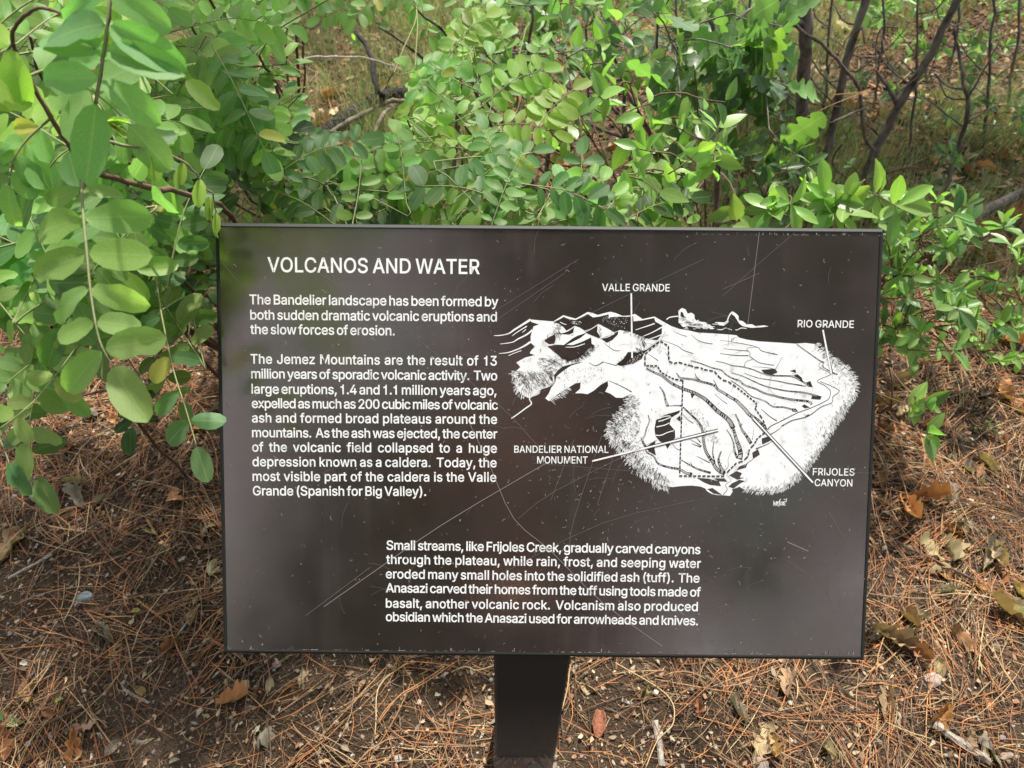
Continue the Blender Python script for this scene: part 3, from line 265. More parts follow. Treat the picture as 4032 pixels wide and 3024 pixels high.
def mat_post():
    m, n, l, b = new_mat('black_painted_steel')
    tc = n.new('ShaderNodeTexCoord')
    mp = n.new('ShaderNodeMapping'); mp.inputs['Scale'].default_value = (130, 130, 420); l.new(tc.outputs['Object'], mp.inputs[0])
    no = n.new('ShaderNodeTexNoise'); no.inputs['Scale'].default_value = 1; no.inputs['Detail'].default_value = 2; l.new(mp.outputs[0], no.inputs['Vector'])
    r = ramp(n, [(0.70, (0.028, 0.026, 0.024)), (0.74, (0.19, 0.17, 0.15))]); l.new(no.outputs[0], r.inputs[0])
    # dust thrown up from the soil: more of it near the foot
    sp = n.new('ShaderNodeSeparateXYZ'); l.new(tc.outputs['Object'], sp.inputs[0])
    n2 = n.new('ShaderNodeTexNoise'); n2.inputs['Scale'].default_value = 40; n2.inputs['Detail'].default_value = 8; n2.inputs['Roughness'].default_value = .75; l.new(tc.outputs['Object'], n2.inputs['Vector'])
    mr = n.new('ShaderNodeMapRange'); mr.inputs[1].default_value = 0.0; mr.inputs[2].default_value = 0.30; mr.inputs[3].default_value = 1.1; mr.inputs[4].default_value = 0.05; l.new(sp.outputs[2], mr.inputs[0])
    mm = N(n, 'ShaderNodeMath', operation='MULTIPLY'); l.new(mr.outputs[0], mm.inputs[0]); l.new(n2.outputs[0], mm.inputs[1])
    mx = N(n, 'ShaderNodeMix', data_type='RGBA'); l.new(mm.outputs[0], mx.inputs[0]); l.new(r.outputs[0], mx.inputs[6]); mx.inputs[7].default_value = (0.17, 0.135, 0.105, 1)
    l.new(mx.outputs[2], b.inputs['Base Color']); b.inputs['Roughness'].default_value = 0.6; b.inputs['Specular IOR Level'].default_value = 0.25; return m
M_POST = mat_post()
# panel sheet
T = 0.006; RIM = 0.0065
hw, hh = PW / 2 - RIM, PH / 2 - RIM
Vp = [(-hw, -hh, 0), (hw, -hh, 0), (hw, hh, 0), (-hw, hh, 0), (-hw, -hh, -T), (hw, -hh, -T), (hw, hh, -T), (-hw, hh, -T)]
Fp = [(0, 1, 2, 3), (7, 6, 5, 4), (0, 4, 5, 1), (1, 5, 6, 2), (2, 6, 7, 3), (3, 7, 4, 0)]
panel = link('panel', py_mesh('panel', Vp, Fp), M_PANEL, sign, M=MP)
# four mitred frame rails: inner lip, sloping bevel, deep side, return at the back
prof = [(0.0, 0.0), (0.0, 0.0012), (0.0016, 0.0014), (0.0055, -0.0022), (RIM, -0.006), (RIM, -0.028), (-0.02, -0.028), (-0.02, -0.0255), (0.0, -0.0255)]
def rail(side):
    V = []; Q = []; c = [(-1, 1), (1, 1), (1, -1), (-1, -1)]
    a, b = c[side], c[(side + 1) % 4]
    for e in (a, b):
        for (o, z) in prof: V.append((e[0] * (hw + o), e[1] * (hh + o), z))
    k = len(prof)
    for i in range(k): j = (i + 1) % k; Q.append((i, j, k + j, k + i))
    Q.append(tuple(range(k))[::-1]); Q.append(tuple(range(k, 2 * k)))
    me = py_mesh('frame_rail', V, [q[::-1] for q in Q]); o = link('frame_rail', me, M_FRAME, sign, M=MP)
    return o
for s in range(4): rail(s)
# post with a sloped top that meets the back of the panel
def zback(y): # height of the panel's rear face over world y
    return PC[2] + (y - PC[1]) * PU[2] / PU[1] - 0.029 / abs(PN[2])
px0, px1, py0, py1 = -0.0565, 0.0565, 0.0, 0.075
V = []; ch = 0.004
ring = [(px0 + ch, py0), (px1 - ch, py0), (px1, py0 + ch), (px1, py1 - ch), (px1 - ch, py1), (px0 + ch, py1), (px0, py1 - ch), (px0, py0 + ch)]
NR = 6
for i in range(NR + 1):
    for (x, y) in ring: V.append((x, y, -0.06 + (zback(POST_Y + y) + 0.002 + 0.06) * i / NR))
Q = [(i * 8 + k, i * 8 + (k + 1) % 8, (i + 1) * 8 + (k + 1) % 8, (i + 1) * 8 + k) for i in range(NR) for k in range(8)] + [tuple(range(NR * 8, NR * 8 + 8))]
post = link('post', py_mesh('post', V, Q), M_POST, sign, loc=(0, 0, 0))
Vf = []; nf = 28
for zz, k in ((-.05, 1.0), (.0015, 1.0), (.0035, .95)):
    for i in range(nf):
        a = 2 * math.pi * i / nf; c_, s_ = math.cos(a), math.sin(a); q = (abs(c_) ** 5 + abs(s_) ** 5) ** -.2 * (1 + .03 * noise.noise(Vector((c_ * 2, s_ * 2, 4))))
        Vf.append((c_ * q * .060 * k, .018 + s_ * q * .066 * k, zz))
Qf = [(r * nf + i, r * nf + (i + 1) % nf, (r + 1) * nf + (i + 1) % nf, (r + 1) * nf + i) for r in range(2) for i in range(nf)] + [tuple(range(2 * nf, 3 * nf))]
link('footing', py_mesh('footing', Vf, Qf), mat_bark('dusty_concrete', (.15, .11, .08), (.27, .21, .165), 90, .5), sign, loc=(0, 0, 0))
# two channels on the back that carry the panel on the post
for yv in (-0.16, 0.12):
    V = [(x, yv + a, z) for x in (-0.38, 0.38) for (a, z) in ((-.02, -.028), (.02, -.028), (.02, -.045), (-.02, -.045))]
    Q = [(0, 1, 5, 4), (1, 2, 6, 5), (2, 3, 7, 6), (3, 0, 4, 7), (3, 2, 1, 0), (4, 5, 6, 7)]
    link('rear_channel', py_mesh('rear_channel', V, Q), M_FRAME, sign, M=MP)
# lettering ------------------------------------------------------
def flat_mesh(name, polys, z, step=0.0):
    """polys: list of lists of 2D loops (outer + holes)"""
    V = []; Fc = []
    for loops in polys:
        ll = [[Vector((p[0], p[1], 0)) for p in lp] for lp in loops]
        b0 = len(V); tris = tessellate_polygon(ll)
        z += step
        for lp in ll: V += [(p.x, p.y, z) for p in lp]
        for t in tris:
            a, b, c = [Vector(V[b0 + i][:2]) for i in t]
            cr = (b - a).cross(c - a)
            Fc.append((b0 + t[0], b0 + t[1], b0 + t[2]) if cr > 0 else (b0 + t[0], b0 + t[2], b0 + t[1]))
    return py_mesh(name, V, Fc)
def thicken(lp, d):
    q = []
    for p in lp:
        if not q or math.dist(p, q[-1]) > 6: q.append(p)
    if math.dist(q[0], q[-1]) <= 6: q.pop()
    lp = q; n = len(lp); out = []
    for i in range(n):
        a, b, c = lp[i - 1], lp[i], lp[(i + 1) % n]
        t1 = np.array([b[0] - a[0], b[1] - a[1]]); t2 = np.array([c[0] - b[0], c[1] - b[1]])
        l1, l2 = np.linalg.norm(t1) + 1e-9, np.linalg.norm(t2) + 1e-9; t1 = t1 / l1; t2 = t2 / l2
        n1 = np.array([-t1[1], t1[0]]); n2 = np.array([-t2[1], t2[0]]); nn = n1 + n2; L = nn @ n1
        nn = nn / max(L, 0.6); out.append((b[0] + nn[0] * d, b[1] + nn[1] * d))
    return out
def inside(p, l):
    c = False
    for i in range(len(l)):
        a, b = l[i - 1], l[i]
        if (a[1] > p[1]) != (b[1] > p[1]) and p[0] < (b[0] - a[0]) * (p[1] - a[1]) / (b[1] - a[1]) + a[0]: c = not c
    return c
def area(lp): return sum(lp[i - 1][0] * lp[i][1] - lp[i][0] * lp[i - 1][1] for i in range(len(lp))) / 2
GL2 = {}
def glyph(ch, bold):
    if (ch, bold) not in GL2:
        adv, sp = GLY[ch]; loops = [[(s[i], s[i + 1]) for i in range(0, len(s), 2)] for s in sp]
        res = []
        A = [area(l) for l in loops]; big = max(A, key=abs)
        for l, a in zip(loops, A):
            # ink side: loops with the outer's winding grow, holes shrink
            d = bold if big < 0 else -bold
            res.append(thicken(l, d))
        outs = [i for i, a in enumerate(A) if a * big > 0]; grp = []
        for i in outs: grp.append([res[i]] + [res[j] for j, a in enumerate(A) if a * big < 0 and inside(loops[j][0], loops[i])])
        GL2[(ch, bold)] = (adv, grp)
    return GL2[(ch, bold)]
def text_line(s, pl, pr, cap_px, bold=12, name='lettering'):
    a, b = uv(*pl), uv(*pr); W = np.linalg.norm(b - a); dx = (b - a) / W; dy = np.array([-dx[1], dx[0]])
    cap = cap_px / F * 1.075; sc = cap / CAPH; sx = sc * (.955 if 30 < cap_px < 45 else 1)
    SP = 150; track = 6
    nat = lambda tr: sum(SP if c == ' ' else GLY[c][0] + tr for c in s) - tr
    nsp = s.count(' ');     tgt = W / sx
    if nsp and name != 'map_label' and cap_px < 45:
        free = tgt - (nat(track) - SP * nsp); sp = free / nsp
        if sp < 110:                     # tight line: close the letters up
            sp = 110; track += (tgt - 110 * nsp - (nat(track) - SP * nsp)) / (len(s) - nsp)
    else:
        sp = SP; sx = sx * tgt / nat(track)
    polys = []; x = 0.0
    lo = min(p[0] for g in glyph(s[0], bold)[1] for l in g for p in l); x = -lo
    for c in s:
        if c == ' ': x += sp; continue
        adv, loops = glyph(c, bold)
        for g in loops: polys.append([[tuple(a + dx * ((x + p[0]) * sx) + dy * (p[1] * sc)) for p in l] for l in g])
        x += adv + track
    return link(name, flat_mesh(name, polys, 0.0002, 0.000001), M_WHITE, panel)
def zA(x, y): return (830 + x / 1.8433, 860 + y / 1.8433)
def zB(x, y): return (830 + x / 1.8433, 1500 + y / 1.8433)
def zC(x, y): return (1430 + x / 1.58, 2050 + y / 1.58)
RO = [(1930, 1100), (2650, 1100), (1930, 1500), (2650, 1500)]
def zR(r, x, y): return (RO[r - 1][0] + x / 2.765, RO[r - 1][1] + y / 2.765)
text_line('VOLCANOS AND WATER', zA(412, 387), zA(1953, 403), 55, 11, 'heading')
CP = 36.5
for s, f, a, b in [
    ('The Bandelier landscape has been formed by', zA, (281, 622), (2088, 638)),
    ('both sudden dramatic volcanic eruptions and', zA, (287, 733), (2085, 748)),
    ('the slow forces of erosion.', zA, (287, 838), (1337, 848)),
    ('The Jemez Mountains are the result of 13', zA, (289, 1053), (2085, 1067)),
    ('million years of sporadic volcanic activity.  Two', zA, (294, 1160), (2084, 1175)),
    ('large eruptions, 1.4 and 1.1 million years ago,', zB, (296, 91), (2082, 103)),
    ('expelled as much as 200 cubic miles of volcanic', zB, (298, 195), (2085, 207)),
    ('ash and formed broad plateaus around the', zB, (299, 300), (2083, 311)),
    ('mountains.  As the ash was ejected, the center', zB, (300, 407), (2083, 417)),
    ('of the volcanic field collapsed to a huge', zB, (301, 512), (2082, 521)),
    ('depression known as a caldera.  Today, the', zB, (303, 618), (2080, 626)),
    ('most visible part of the caldera is the Valle', zB, (304, 724), (2080, 731)),
    ('Grande (Spanish for Big Valley).', zB, (306, 829), (1570, 834)),
    ('Small streams, like Frijoles Creek, gradually carved canyons', zC, (145, 180), (2100, 207)),
    ('through the plateau, while rain, frost, and seeping water', zC, (143, 268), (2100, 294)),
    ('eroded many small holes into the solidified ash (tuff).  The', zC, (141, 358), (2096, 385)),
    ('Anasazi carved their homes from the tuff using tools made of', zC, (141, 445), (2097, 472)),
    ('basalt, another volcanic rock.  Volcanism also produced', zC, (141, 540), (2090, 562)),
    ('obsidian which the Anasazi used for arrowheads and knives.', zC, (141, 624), (2086, 650))]:
    text_line(s, f(*a), f(*b), CP)
for s, r, a, b in [('VALLE GRANDE', 1, (1218, 126), (1960, 130)), ('RIO GRANDE', 2, (1355, 520), (1980, 528)),
                   ('BANDELIER NATIONAL', 3, (262, 780), (1298, 782)), ('MONUMENT', 3, (512, 897), (1070, 898)),
                   ('FRIJOLES', 4, (1520, 1025), (1985, 1030)), ('CANYON', 4, (1540, 1143), (1962, 1148))]:
    text_line(s, zR(r, *a), zR(r, *b), 27.5, 8, 'map_label')
# the relief map ---------------------------------------------------
def U(r, pts): return [tuple(uv(*zR(r, x, y))) for x, y in pts]
ROW = {1: 0, 2: 0, 3: 1106, 4: 1106}; COLX = {1: 0, 2: 1991, 3: 0, 4: 1991}
class Ink:
    def __init__(s): s.V = []; s.F = []; s.P = []
    def poly(s, loop): s.P.append([loop])
    def stroke(s, pts, w0, w1=None, z=0.0):
        """pts in panel metres; widths in photograph pixels"""
        w1 = w0 if w1 is None else w1; n = len(pts); q = np.array(pts); b = len(s.V)
        for i in range(n):
            t = q[min(i + 1, n - 1)] - q[max(i - 1, 0)]; L = np.linalg.norm(t) + 1e-9; nn = np.array([-t[1], t[0]]) / L
            w = (w0 + (w1 - w0) * i / max(n - 1, 1)) / F * 1.07 / 2
            s.V.append(q[i] + nn * w); s.V.append(q[i] - nn * w)
        for i in range(n - 1): s.F.append((b + 2 * i + 1, b + 2 * i + 3, b + 2 * i + 2, b + 2 * i))
    def build(s, name, mat, z):
        me = flat_mesh(name, s.P, z) if s.P else bpy.data.meshes.new(name)
        V = [tuple(v.co) for v in me.vertices]; Fc = [tuple(p.vertices) for p in me.polygons]; k = len(V)
        V += [(v[0], v[1], z) for v in s.V]
        for f in s.F:
            p = [s.V[i] for i in f]; ar = sum(p[i - 1][0] * p[i][1] - p[i][0] * p[i - 1][1] for i in range(4))
            Fc.append(tuple(k + i for i in (f if ar > 0 else f[::-1])))
        return link(name, py_mesh(name, V, Fc), mat, panel)
W1, D1, W2, D2 = Ink(), Ink(), Ink(), Ink()
def out_all(segs):
    o = []
    for r, pts in segs: o += U(r, pts)
    return o
edge_right = [(2, [(1330, 700), (1440, 692), (1550, 705), (1600, 760), (1660, 800), (1720, 870), (1830, 940), (1900, 990), (1960, 1060), (1990, 1150), (1980, 1240), (1930, 1320), (1870, 1400), (1830, 1480), (1770, 1560), (1720, 1640)]),
              (4, [(1650, 660), (1560, 790), (1500, 880), (1440, 960), (1390, 1030), (1330, 1080), (1250, 1130), (1160, 1180), (1080, 1200), (980, 1200), (870, 1190), (770, 1180)])]
edge_low = [(3, [(1940, 1150), (1880, 1140), (1800, 1100), (1720, 1040), (1640, 980), (1560, 900), (1510, 820), (1440, 750), (1370, 680), (1300, 620), (1290, 560), (1330, 480), (1400, 400), (1460, 330), (1500, 260), (1530, 200), (1555, 150)])]
W1.poly(out_all([
    (1, [(435, 436), (560, 448), (690, 458), (740, 425), (795, 390), (860, 408), (930, 428), (985, 398), (1060, 356), (1110, 363), (1170, 388), (1240, 368), (1310, 352), (1370, 368), (1440, 398), (1530, 393), (1575, 375), (1660, 433), (1720, 418), (1790, 405), (1880, 458), (1970, 508), (2060, 540)]),
    (2, [(100, 545), (190, 560), (270, 580), (430, 588), (560, 597), (690, 608), (720, 635), (800, 655), (930, 675), (1100, 685)])] + edge_right + [
    (4, [(720, 1150), (660, 1190), (620, 1250), (545, 1245), (470, 1240), (420, 1230), (370, 1200), (350, 1170), (300, 1150), (200, 1138), (80, 1145), (0, 1155)])] + edge_low + [
    (1, [(1530, 1250), (1440, 1290), (1370, 1288), (1310, 1245), (1252, 1222), (1285, 1160), (1280, 1105), (1200, 1150), (1130, 1210), (1060, 1250), (1000, 1240), (925, 1240), (980, 1190), (985, 1125), (930, 1130), (850, 1180), (760, 1230), (700, 1280), (640, 1325), (600, 1295), (640, 1240), (665, 1180), (710, 1120), (720, 1060), (790, 1000), (880, 940), (1020, 897),
         (900, 918), (790, 948), (735, 990), (695, 1045), (700, 1110), (680, 1145), (600, 1175), (545, 1195), (540, 1230), (490, 1255), (440, 1275), (415, 1290), (370, 1270), (330, 1240), (300, 1200), (272, 1140), (300, 1100), (248, 1045), (280, 1000), (330, 955), (285, 905), (380, 852), (490, 824), (430, 805), (445, 775), (487, 732), (442, 690), (440, 620), (456, 570), (472, 512), (532, 490), (450, 465)])]))
def river(r, pts, w0, w1, ink): ink.stroke([tuple(v) for v in smooth2(U(r, pts))], w0, w1)
def smooth2(pts, n=3):
    out = []; q = [np.array(p) for p in pts]; m = len(q)
    for i in range(m - 1):
        p0, p1, p2, p3 = q[max(i - 1, 0)], q[i], q[i + 1], q[min(i + 2, m - 1)]
        for k in range(n):
            t = k / n; out.append(0.5 * ((2 * p1) + (p2 - p0) * t + (2 * p0 - 5 * p1 + 4 * p2 - p3) * t * t + (3 * p1 - p0 - 3 * p2 + p3) * t ** 3))
    out.append(q[-1]); return out
river(1, [(700, 1110), (640, 1160), (545, 1195), (530, 1240), (440, 1280), (430, 1310), (450, 1355), (390, 1400), (330, 1445), (260, 1495), (230, 1515)], 6, 4, W1)
for pts, a, b in [([(440, 438), (340, 500), (260, 550), (200, 590), (110, 610), (40, 612)], 9, 2), ([(400, 510), (300, 570), (240, 615)], 4, 2),
                  ([(460, 550), (400, 600), (300, 650), (240, 685), (110, 703)], 7, 2), ([(440, 680), (380, 720), (300, 760), (200, 795), (95, 808)], 8, 2),
                  ([(340, 775), (270, 800), (200, 830)], 3, 2), ([(390, 545), (350, 578)], 3, 2)]: river(1, pts, a, b, W1)
# dark ground inside the white mass
for pts in [
    [(690, 466), (760, 432), (800, 408), (860, 434), (930, 442), (1000, 410), (1060, 377), (1120, 414), (1180, 407), (1290, 380), (1290, 414), (1400, 404), (1500, 407), (1555, 397), (1562, 457), (1650, 447), (1785, 420), (1800, 462), (1872, 500), (1868, 590), (1822, 665), (1690, 640), (1600, 600), (1520, 568), (1470, 560), (1410, 550), (1350, 575), (1290, 540), (1190, 488), (1130, 520), (1030, 558), (980, 525), (925, 505), (830, 558), (800, 520), (750, 480)],
    [(1850, 662), (1700, 765), (1600, 795), (1500, 790), (1450, 865), (1370, 925), (1420, 942), (1560, 918), (1650, 865), (1680, 800), (1830, 680)],
    [(700, 595), (600, 650), (590, 672), (640, 705), (700, 700), (712, 640)],
    [(915, 515), (840, 570), (720, 592), (860, 600), (905, 580)], [(1170, 497), (1030, 568), (1060, 590), (1180, 640), (1200, 630), (1165, 570)],
    [(1395, 563), (1300, 610), (1200, 640), (1270, 690), (1330, 660), (1390, 600)],
    [(620, 728), (690, 715), (760, 712), (900, 600), (960, 610), (1040, 585), (1060, 600), (1100, 640), (1105, 700), (1140, 722), (1095, 735), (1040, 790), (970, 855), (870, 890), (780, 862), (700, 790)]]:
    D1.poly(U(1, pts))
for pts in [[(740, 692), (690, 706), (800, 715), (900, 640), (960, 608), (920, 598), (860, 628)], [(1045, 588), (980, 640), (880, 690), (830, 712), (900, 715), (1000, 680), (1095, 632)]]:
    W2.poly(U(1, pts))
for pts, a, b in [([(1790, 480), (1700, 512), (1580, 550)], 5, 2), ([(1870, 520), (1760, 580), (1640, 628)], 5, 2), ([(1870, 600), (1780, 635), (1700, 660)], 4, 2),
                  ([(1840, 655), (1760, 700), (1670, 760), (1560, 785)], 4, 2), ([(1030, 700), (920, 735), (820, 738)], 4, 2), ([(760, 465), (800, 485), (830, 492)], 3, 2),
                  ([(1350, 590), (1270, 630), (1200, 640)], 4, 2), ([(700, 595), (640, 625), (605, 650)], 3, 2), ([(925, 507), (850, 560), (760, 590)], 3, 2), ([(1180, 488), (1100, 540), (1020, 580)], 3, 2)]:
    river(1, pts, a, b, W2)
# canyons, rims and rivers
def canyon(r, pts, w, hatch=True):
    q = smooth2(U(r, pts), 4); w *= 1.2; D1.stroke([tuple(v) for v in q], w * .3, w * .85); q = np.array(q)
    if hatch and w > 5:
        for i in range(2, len(q) - 1):
            for f in (0, .5):
                if rnd.random() < .8:
                    t = q[i] - q[i - 1]; L = np.linalg.norm(t) + 1e-9; nn = np.array([-t[1], t[0]]) / L; tt = t / L; ww = w * (.35 + .65 * i / len(q)) / F * 1.07
                    c = q[i - 1] + t * f; W2.stroke([tuple(c - nn * ww * .30 + tt * ww * .1), tuple(c + nn * ww * .25 - tt * ww * .1)], 1.5)
for r, pts, w in [
    (2, [(510, 805), (600, 818), (690, 828), (820, 830)], 3.5), (2, [(550, 752), (650, 765), (820, 780)], 2.5), (2, [(470, 890), (560, 908), (650, 938), (760, 952), (880, 985), (970, 1022), (1070, 1046), (1280, 1052), (1340, 1072), (1440, 1130), (1480, 1162)], 7),
    (2, [(640, 1018), (750, 1050), (860, 1100), (970, 1150), (1100, 1187), (1250, 1215), (1400, 1228), (1500, 1250), (1600, 1280)], 7),
    (2, [(780, 1022), (900, 1065), (1000, 1085), (1130, 1105), (1260, 1132), (1400, 1155), (1450, 1165)], 5),
    (2, [(190, 885), (300, 915), (420, 960), (530, 990), (575, 1035), (650, 1078), (730, 1105), (760, 1138), (820, 1165), (900, 1192), (1000, 1240), (1100, 1265), (1200, 1290), (1330, 1312), (1470, 1328), (1510, 1360)], 9),
    (2, [(630, 1100), (760, 1190), (850, 1270), (950, 1305), (1010, 1330), (1090, 1385), (1200, 1390), (1310, 1420), (1340, 1440)], 7),
    (2, [(960, 1410), (1050, 1490), (1130, 1540)], 4),
    (2, [(40, 1020), (80, 1070), (200, 1085), (300, 1110), (440, 1150), (490, 1200), (560, 1240), (620, 1280), (690, 1320), (740, 1370), (790, 1420), (830, 1470), (900, 1520), (960, 1575), (1010, 1640)], 16),
    (2, [(235, 1015), (260, 1070), (310, 1110)], 4), (2, [(440, 1090), (470, 1150), (490, 1190)], 4),
    (2, [(-290, 970), (-200, 1015), (-120, 1050), (-30, 1120), (80, 1180), (220, 1230), (330, 1290), (400, 1350), (480, 1430), (560, 1490), (620, 1550), (655, 1620)], 19),
    (4, [(640, 470), (668, 560), (690, 640), (720, 720), (735, 800), (720, 850)], 22), (4, [(680, 360), (720, 450), (750, 530), (800, 600), (850, 680)], 13),
    (4, [(585, 530), (630, 600), (660, 680), (670, 760), (700, 840)], 9), (4, [(110, 285), (200, 370), (280, 450), (320, 540), (332, 650), (360, 770), (430, 880), (480, 960), (565, 1010)], 15),
    (4, [(190, 640), (250, 670), (310, 712)], 5), (4, [(200, 680), (300, 720)], 4), (4, [(250, 610), (300, 670)], 4), (4, [(445, 650), (432, 780), (455, 890)], 7), (4, [(525, 765), (495, 850), (515, 930), (560, 1000)], 14), (4, [(260, 820), (340, 860), (400, 890)], 4),
    (4, [(90, 860), (180, 912), (280, 962), (410, 1000)], 9), (4, [(185, 880), (210, 920)], 3),
    (3, [(1690, 690), (1700, 770), (1780, 820), (1830, 900), (1950, 940), (2060, 960), (2130, 1000), (2200, 1012)], 11),
    (3, [(1720, 370), (1732, 440), (1702, 520), (1680, 600), (1655, 640), (1690, 715)], 9), (3, [(1640, 610), (1660, 680)], 5),
    (3, [(1845, 60), (1890, 130), (1912, 220), (1935, 275)], 11), (3, [(1935, 275), (2000, 266), (2085, 270)], 6), (3, [(2100, 360), (2150, 420), (2212, 460)], 3),
    (3, [(1990, 690), (2020, 730), (2060, 750)], 2.5), (1, [(1850, 655), (1950, 690), (2050, 730), (2100, 770), (2212, 808)], 2.5), (1, [(1720, 810), (1780, 850), (1830, 885)], 2.5), (2, [(0, 560), (80, 600), (150, 620)], 2), (2, [(200, 605), (260, 655), (330, 685), (430, 703)], 2.5), (2, [(510, 660), (640, 680), (760, 700), (920, 738), (970, 780), (1140, 820)], 2.5),
    (2, [(700, 625), (640, 650), (640, 680)], 2), (2, [(920, 738), (800, 750), (840, 800), (830, 830), (880, 870), (950, 910), (1100, 935)], 2.5), (2, [(870, 868), (790, 900), (780, 950)], 2.5), (2, [(860, 950), (1000, 958), (1090, 972)], 2),
    (1, [(1900, 790), (1960, 860)], 2), (1, [(1075, 905), (1150, 940), (1230, 898)], 3.5), (1, [(1230, 898), (1310, 920), (1380, 940)], 3), (1, [(1240, 690), (1300, 740), (1360, 775), (1410, 775)], 2.5), (1, [(1290, 1102), (1400, 1150), (1480, 1190), (1540, 1225)], 4),
    (2, [(1345, 705), (1420, 760), (1520, 830), (1590, 880), (1640, 905)], 6), (2, [(1610, 895), (1590, 950), (1700, 1015), (1695, 1045), (1570, 1105), (1650, 1155), (1712, 1215), (1700, 1290), (1650, 1330), (1500, 1400), (1350, 1455), (1180, 1540), (1060, 1600), (1030, 1640)], 3.5),
    (2, [(1650, 905), (1625, 945), (1730, 1010), (1790, 1035)], 5), (2, [(1600, 1112), (1720, 1160), (1812, 1215), (1740, 1275), (1730, 1340), (1610, 1390), (1470, 1490), (1300, 1535), (1180, 1600)], 5),
    (4, [(1180, 505), (1100, 560), (1060, 580)], 4), (4, [(1085, 655), (1000, 700), (900, 740)], 5), (4, [(870, 850), (800, 900), (760, 940)], 5), (4, [(580, 1020), (632, 1080), (570, 1130), (590, 1180), (545, 1240)], 2.5), (4, [(880, 490), (870, 600), (860, 640)], 2), (4, [(635, 770), (600, 850), (600, 930), (570, 970)], 2.5),
    (4, [(450, 140), (520, 200), (590, 250)], 2)]:
    canyon(r, pts, w)
for r, pts in [(2, [(960, 985), (1110, 972), (1138, 1010), (1075, 1040), (1000, 1030)]), (2, [(1270, 995), (1330, 980), (1342, 1020)]), (2, [(1285, 1060), (1352, 1030), (1402, 1070), (1412, 1112)]), (2, [(1430, 1130), (1495, 1105), (1522, 1175), (1470, 1165)]),
               (2, [(1500, 1300), (1600, 1310), (1620, 1275), (1520, 1255)]), (2, [(1400, 1380), (1430, 1360), (1490, 1395), (1430, 1402)]), (2, [(1290, 1405), (1335, 1405), (1360, 1440), (1300, 1440)]), (2, [(1435, 1490), (1480, 1465), (1478, 1490), (1450, 1500)]), (2, [(60, 190 + 1106 - 0), (55, 1240), (20, 1260)]) if False else (2, [(190, 1240), (205, 1300), (235, 1255)]),
               (4, [(965, 625), (1050, 600), (1082, 640), (970, 692)]), (4, [(862, 780), (925, 742), (945, 800), (870, 850)]), (4, [(690, 972), (720, 930), (812, 895), (795, 942)]), (4, [(610, 1028), (690, 980), (752, 1003), (725, 1050), (775, 1052), (700, 1075)]), (4, [(600, 1150), (640, 1115), (720, 1075), (785, 1088), (730, 1115), (660, 1170)]), (4, [(640, 1180), (700, 1160), (720, 1225), (650, 1200)]),
               (4, [(260, 1055), (380, 1062), (500, 1090), (522, 1145), (400, 1130), (330, 1100)]), (4, [(440, 1060), (560, 1060), (592, 1097), (500, 1092)]), (4, [(370, 1175), (430, 1165), (480, 1200), (535, 1240), (440, 1225)]),
               (3, [(1805, 425), (1900, 370), (2070, 318), (2060, 345), (1970, 400), (1952, 470), (2012, 540), (2015, 620), (1960, 660), (1900, 672), (1850, 660), (1800, 600), (1788, 520)]), (3, [(2028, 412), (2070, 370), (2074, 445)]), (3, [(1800, 645), (1692, 720), (1730, 770), (1805, 810), (1790, 740)]), (3, [(1900, 680), (1980, 660), (1930, 740)])]:
    D1.poly(U(r, pts))
for pts in [[(1830, 440), (1900, 420), (1970, 390)], [(1810, 500), (1900, 480), (1950, 455)], [(1800, 590), (1860, 590), (1930, 560), (2000, 540)], [(1830, 410), (1900, 385), (1960, 380)]]:
    river(3, pts, 4, 3, W2)
# hatching that frays the edges
def fray(q, wn_, lo, hi, n, ang0, ink, side, w=1.6, off=0.0):
    q = np.array(q); seg = np.linalg.norm(np.diff(q, axis=0), axis=1); cs = np.concatenate([[0], np.cumsum(seg)])
    for i in range(n):
        s = rnd.random() * cs[-1]; k = min(int(np.searchsorted(cs, s)) - 1, len(seg) - 1); k = max(k, 0)
        p = q[k] + (q[k + 1] - q[k]) * ((s - cs[k]) / seg[k]); t = (q[k + 1] - q[k]) / seg[k]; nn = np.array([-t[1], t[0]]) * side
        L = rnd.uniform(lo, hi) / F * 1.07; an = ang0 + rnd.gauss(0, .22); d = nn * math.cos(an) + t * math.sin(an)
        p = p + nn * ((off + rnd.gauss(0, wn_)) / F * 1.07); ink.stroke([tuple(p), tuple(p + d * L * .6), tuple(p + d * L + t * L * .12)], w, w * .4)
ER = out_all(edge_right); EL = out_all(edge_low)
fray(ER[2:], 3, 7, 17, 620, .35, W1, 1, 1.9); fray(ER[2:], 6, 7, 14, 330, .3, D2, 1, 1.3, -12)
fray(EL, 8, 6, 17, 620, -.5, W1, 1, 2.0); fray(EL, 12, 7, 16, 420, -.5, D2, 1, 1.4, -22)
fray(U(1, [(280, 1000), (248, 1045), (300, 1100), (272, 1140), (300, 1200), (330, 1240), (370, 1270)]), 3, 8, 20, 60, .5, W1, -1, 2.4)
fray(U(1, [(330, 980), (300, 1045), (350, 1110), (350, 1180), (400, 1220), (440, 1240)]), 16, 8, 18, 90, .5, D2, -1, 1.3)
fray(U(1, [(720, 720), (780, 800), (870, 870), (960, 850), (1060, 780), (1110, 720)]), 5, 10, 22, 110, .2, D2, -1, 2)
fray(U(1, [(780, 880), (700, 960), (660, 1040)]), 18, 10, 26, 60, .4, D2, -1, 1.3)
fray(U(1, [(690, 470), (740, 540), (640, 640)]), 10, 10, 24, 60, .2, D2, 1, 1.3)
fray(U(1, [(1440, 560), (1680, 660), (1600, 760), (1450, 860), (1400, 920)]), 5, 12, 26, 90, .3, D2, 1, 1.5)
fray(U(1, [(640, 1300), (720, 1260), (850, 1180)]), 4, 10, 22, 50, .3, W1, -1, 1.8)
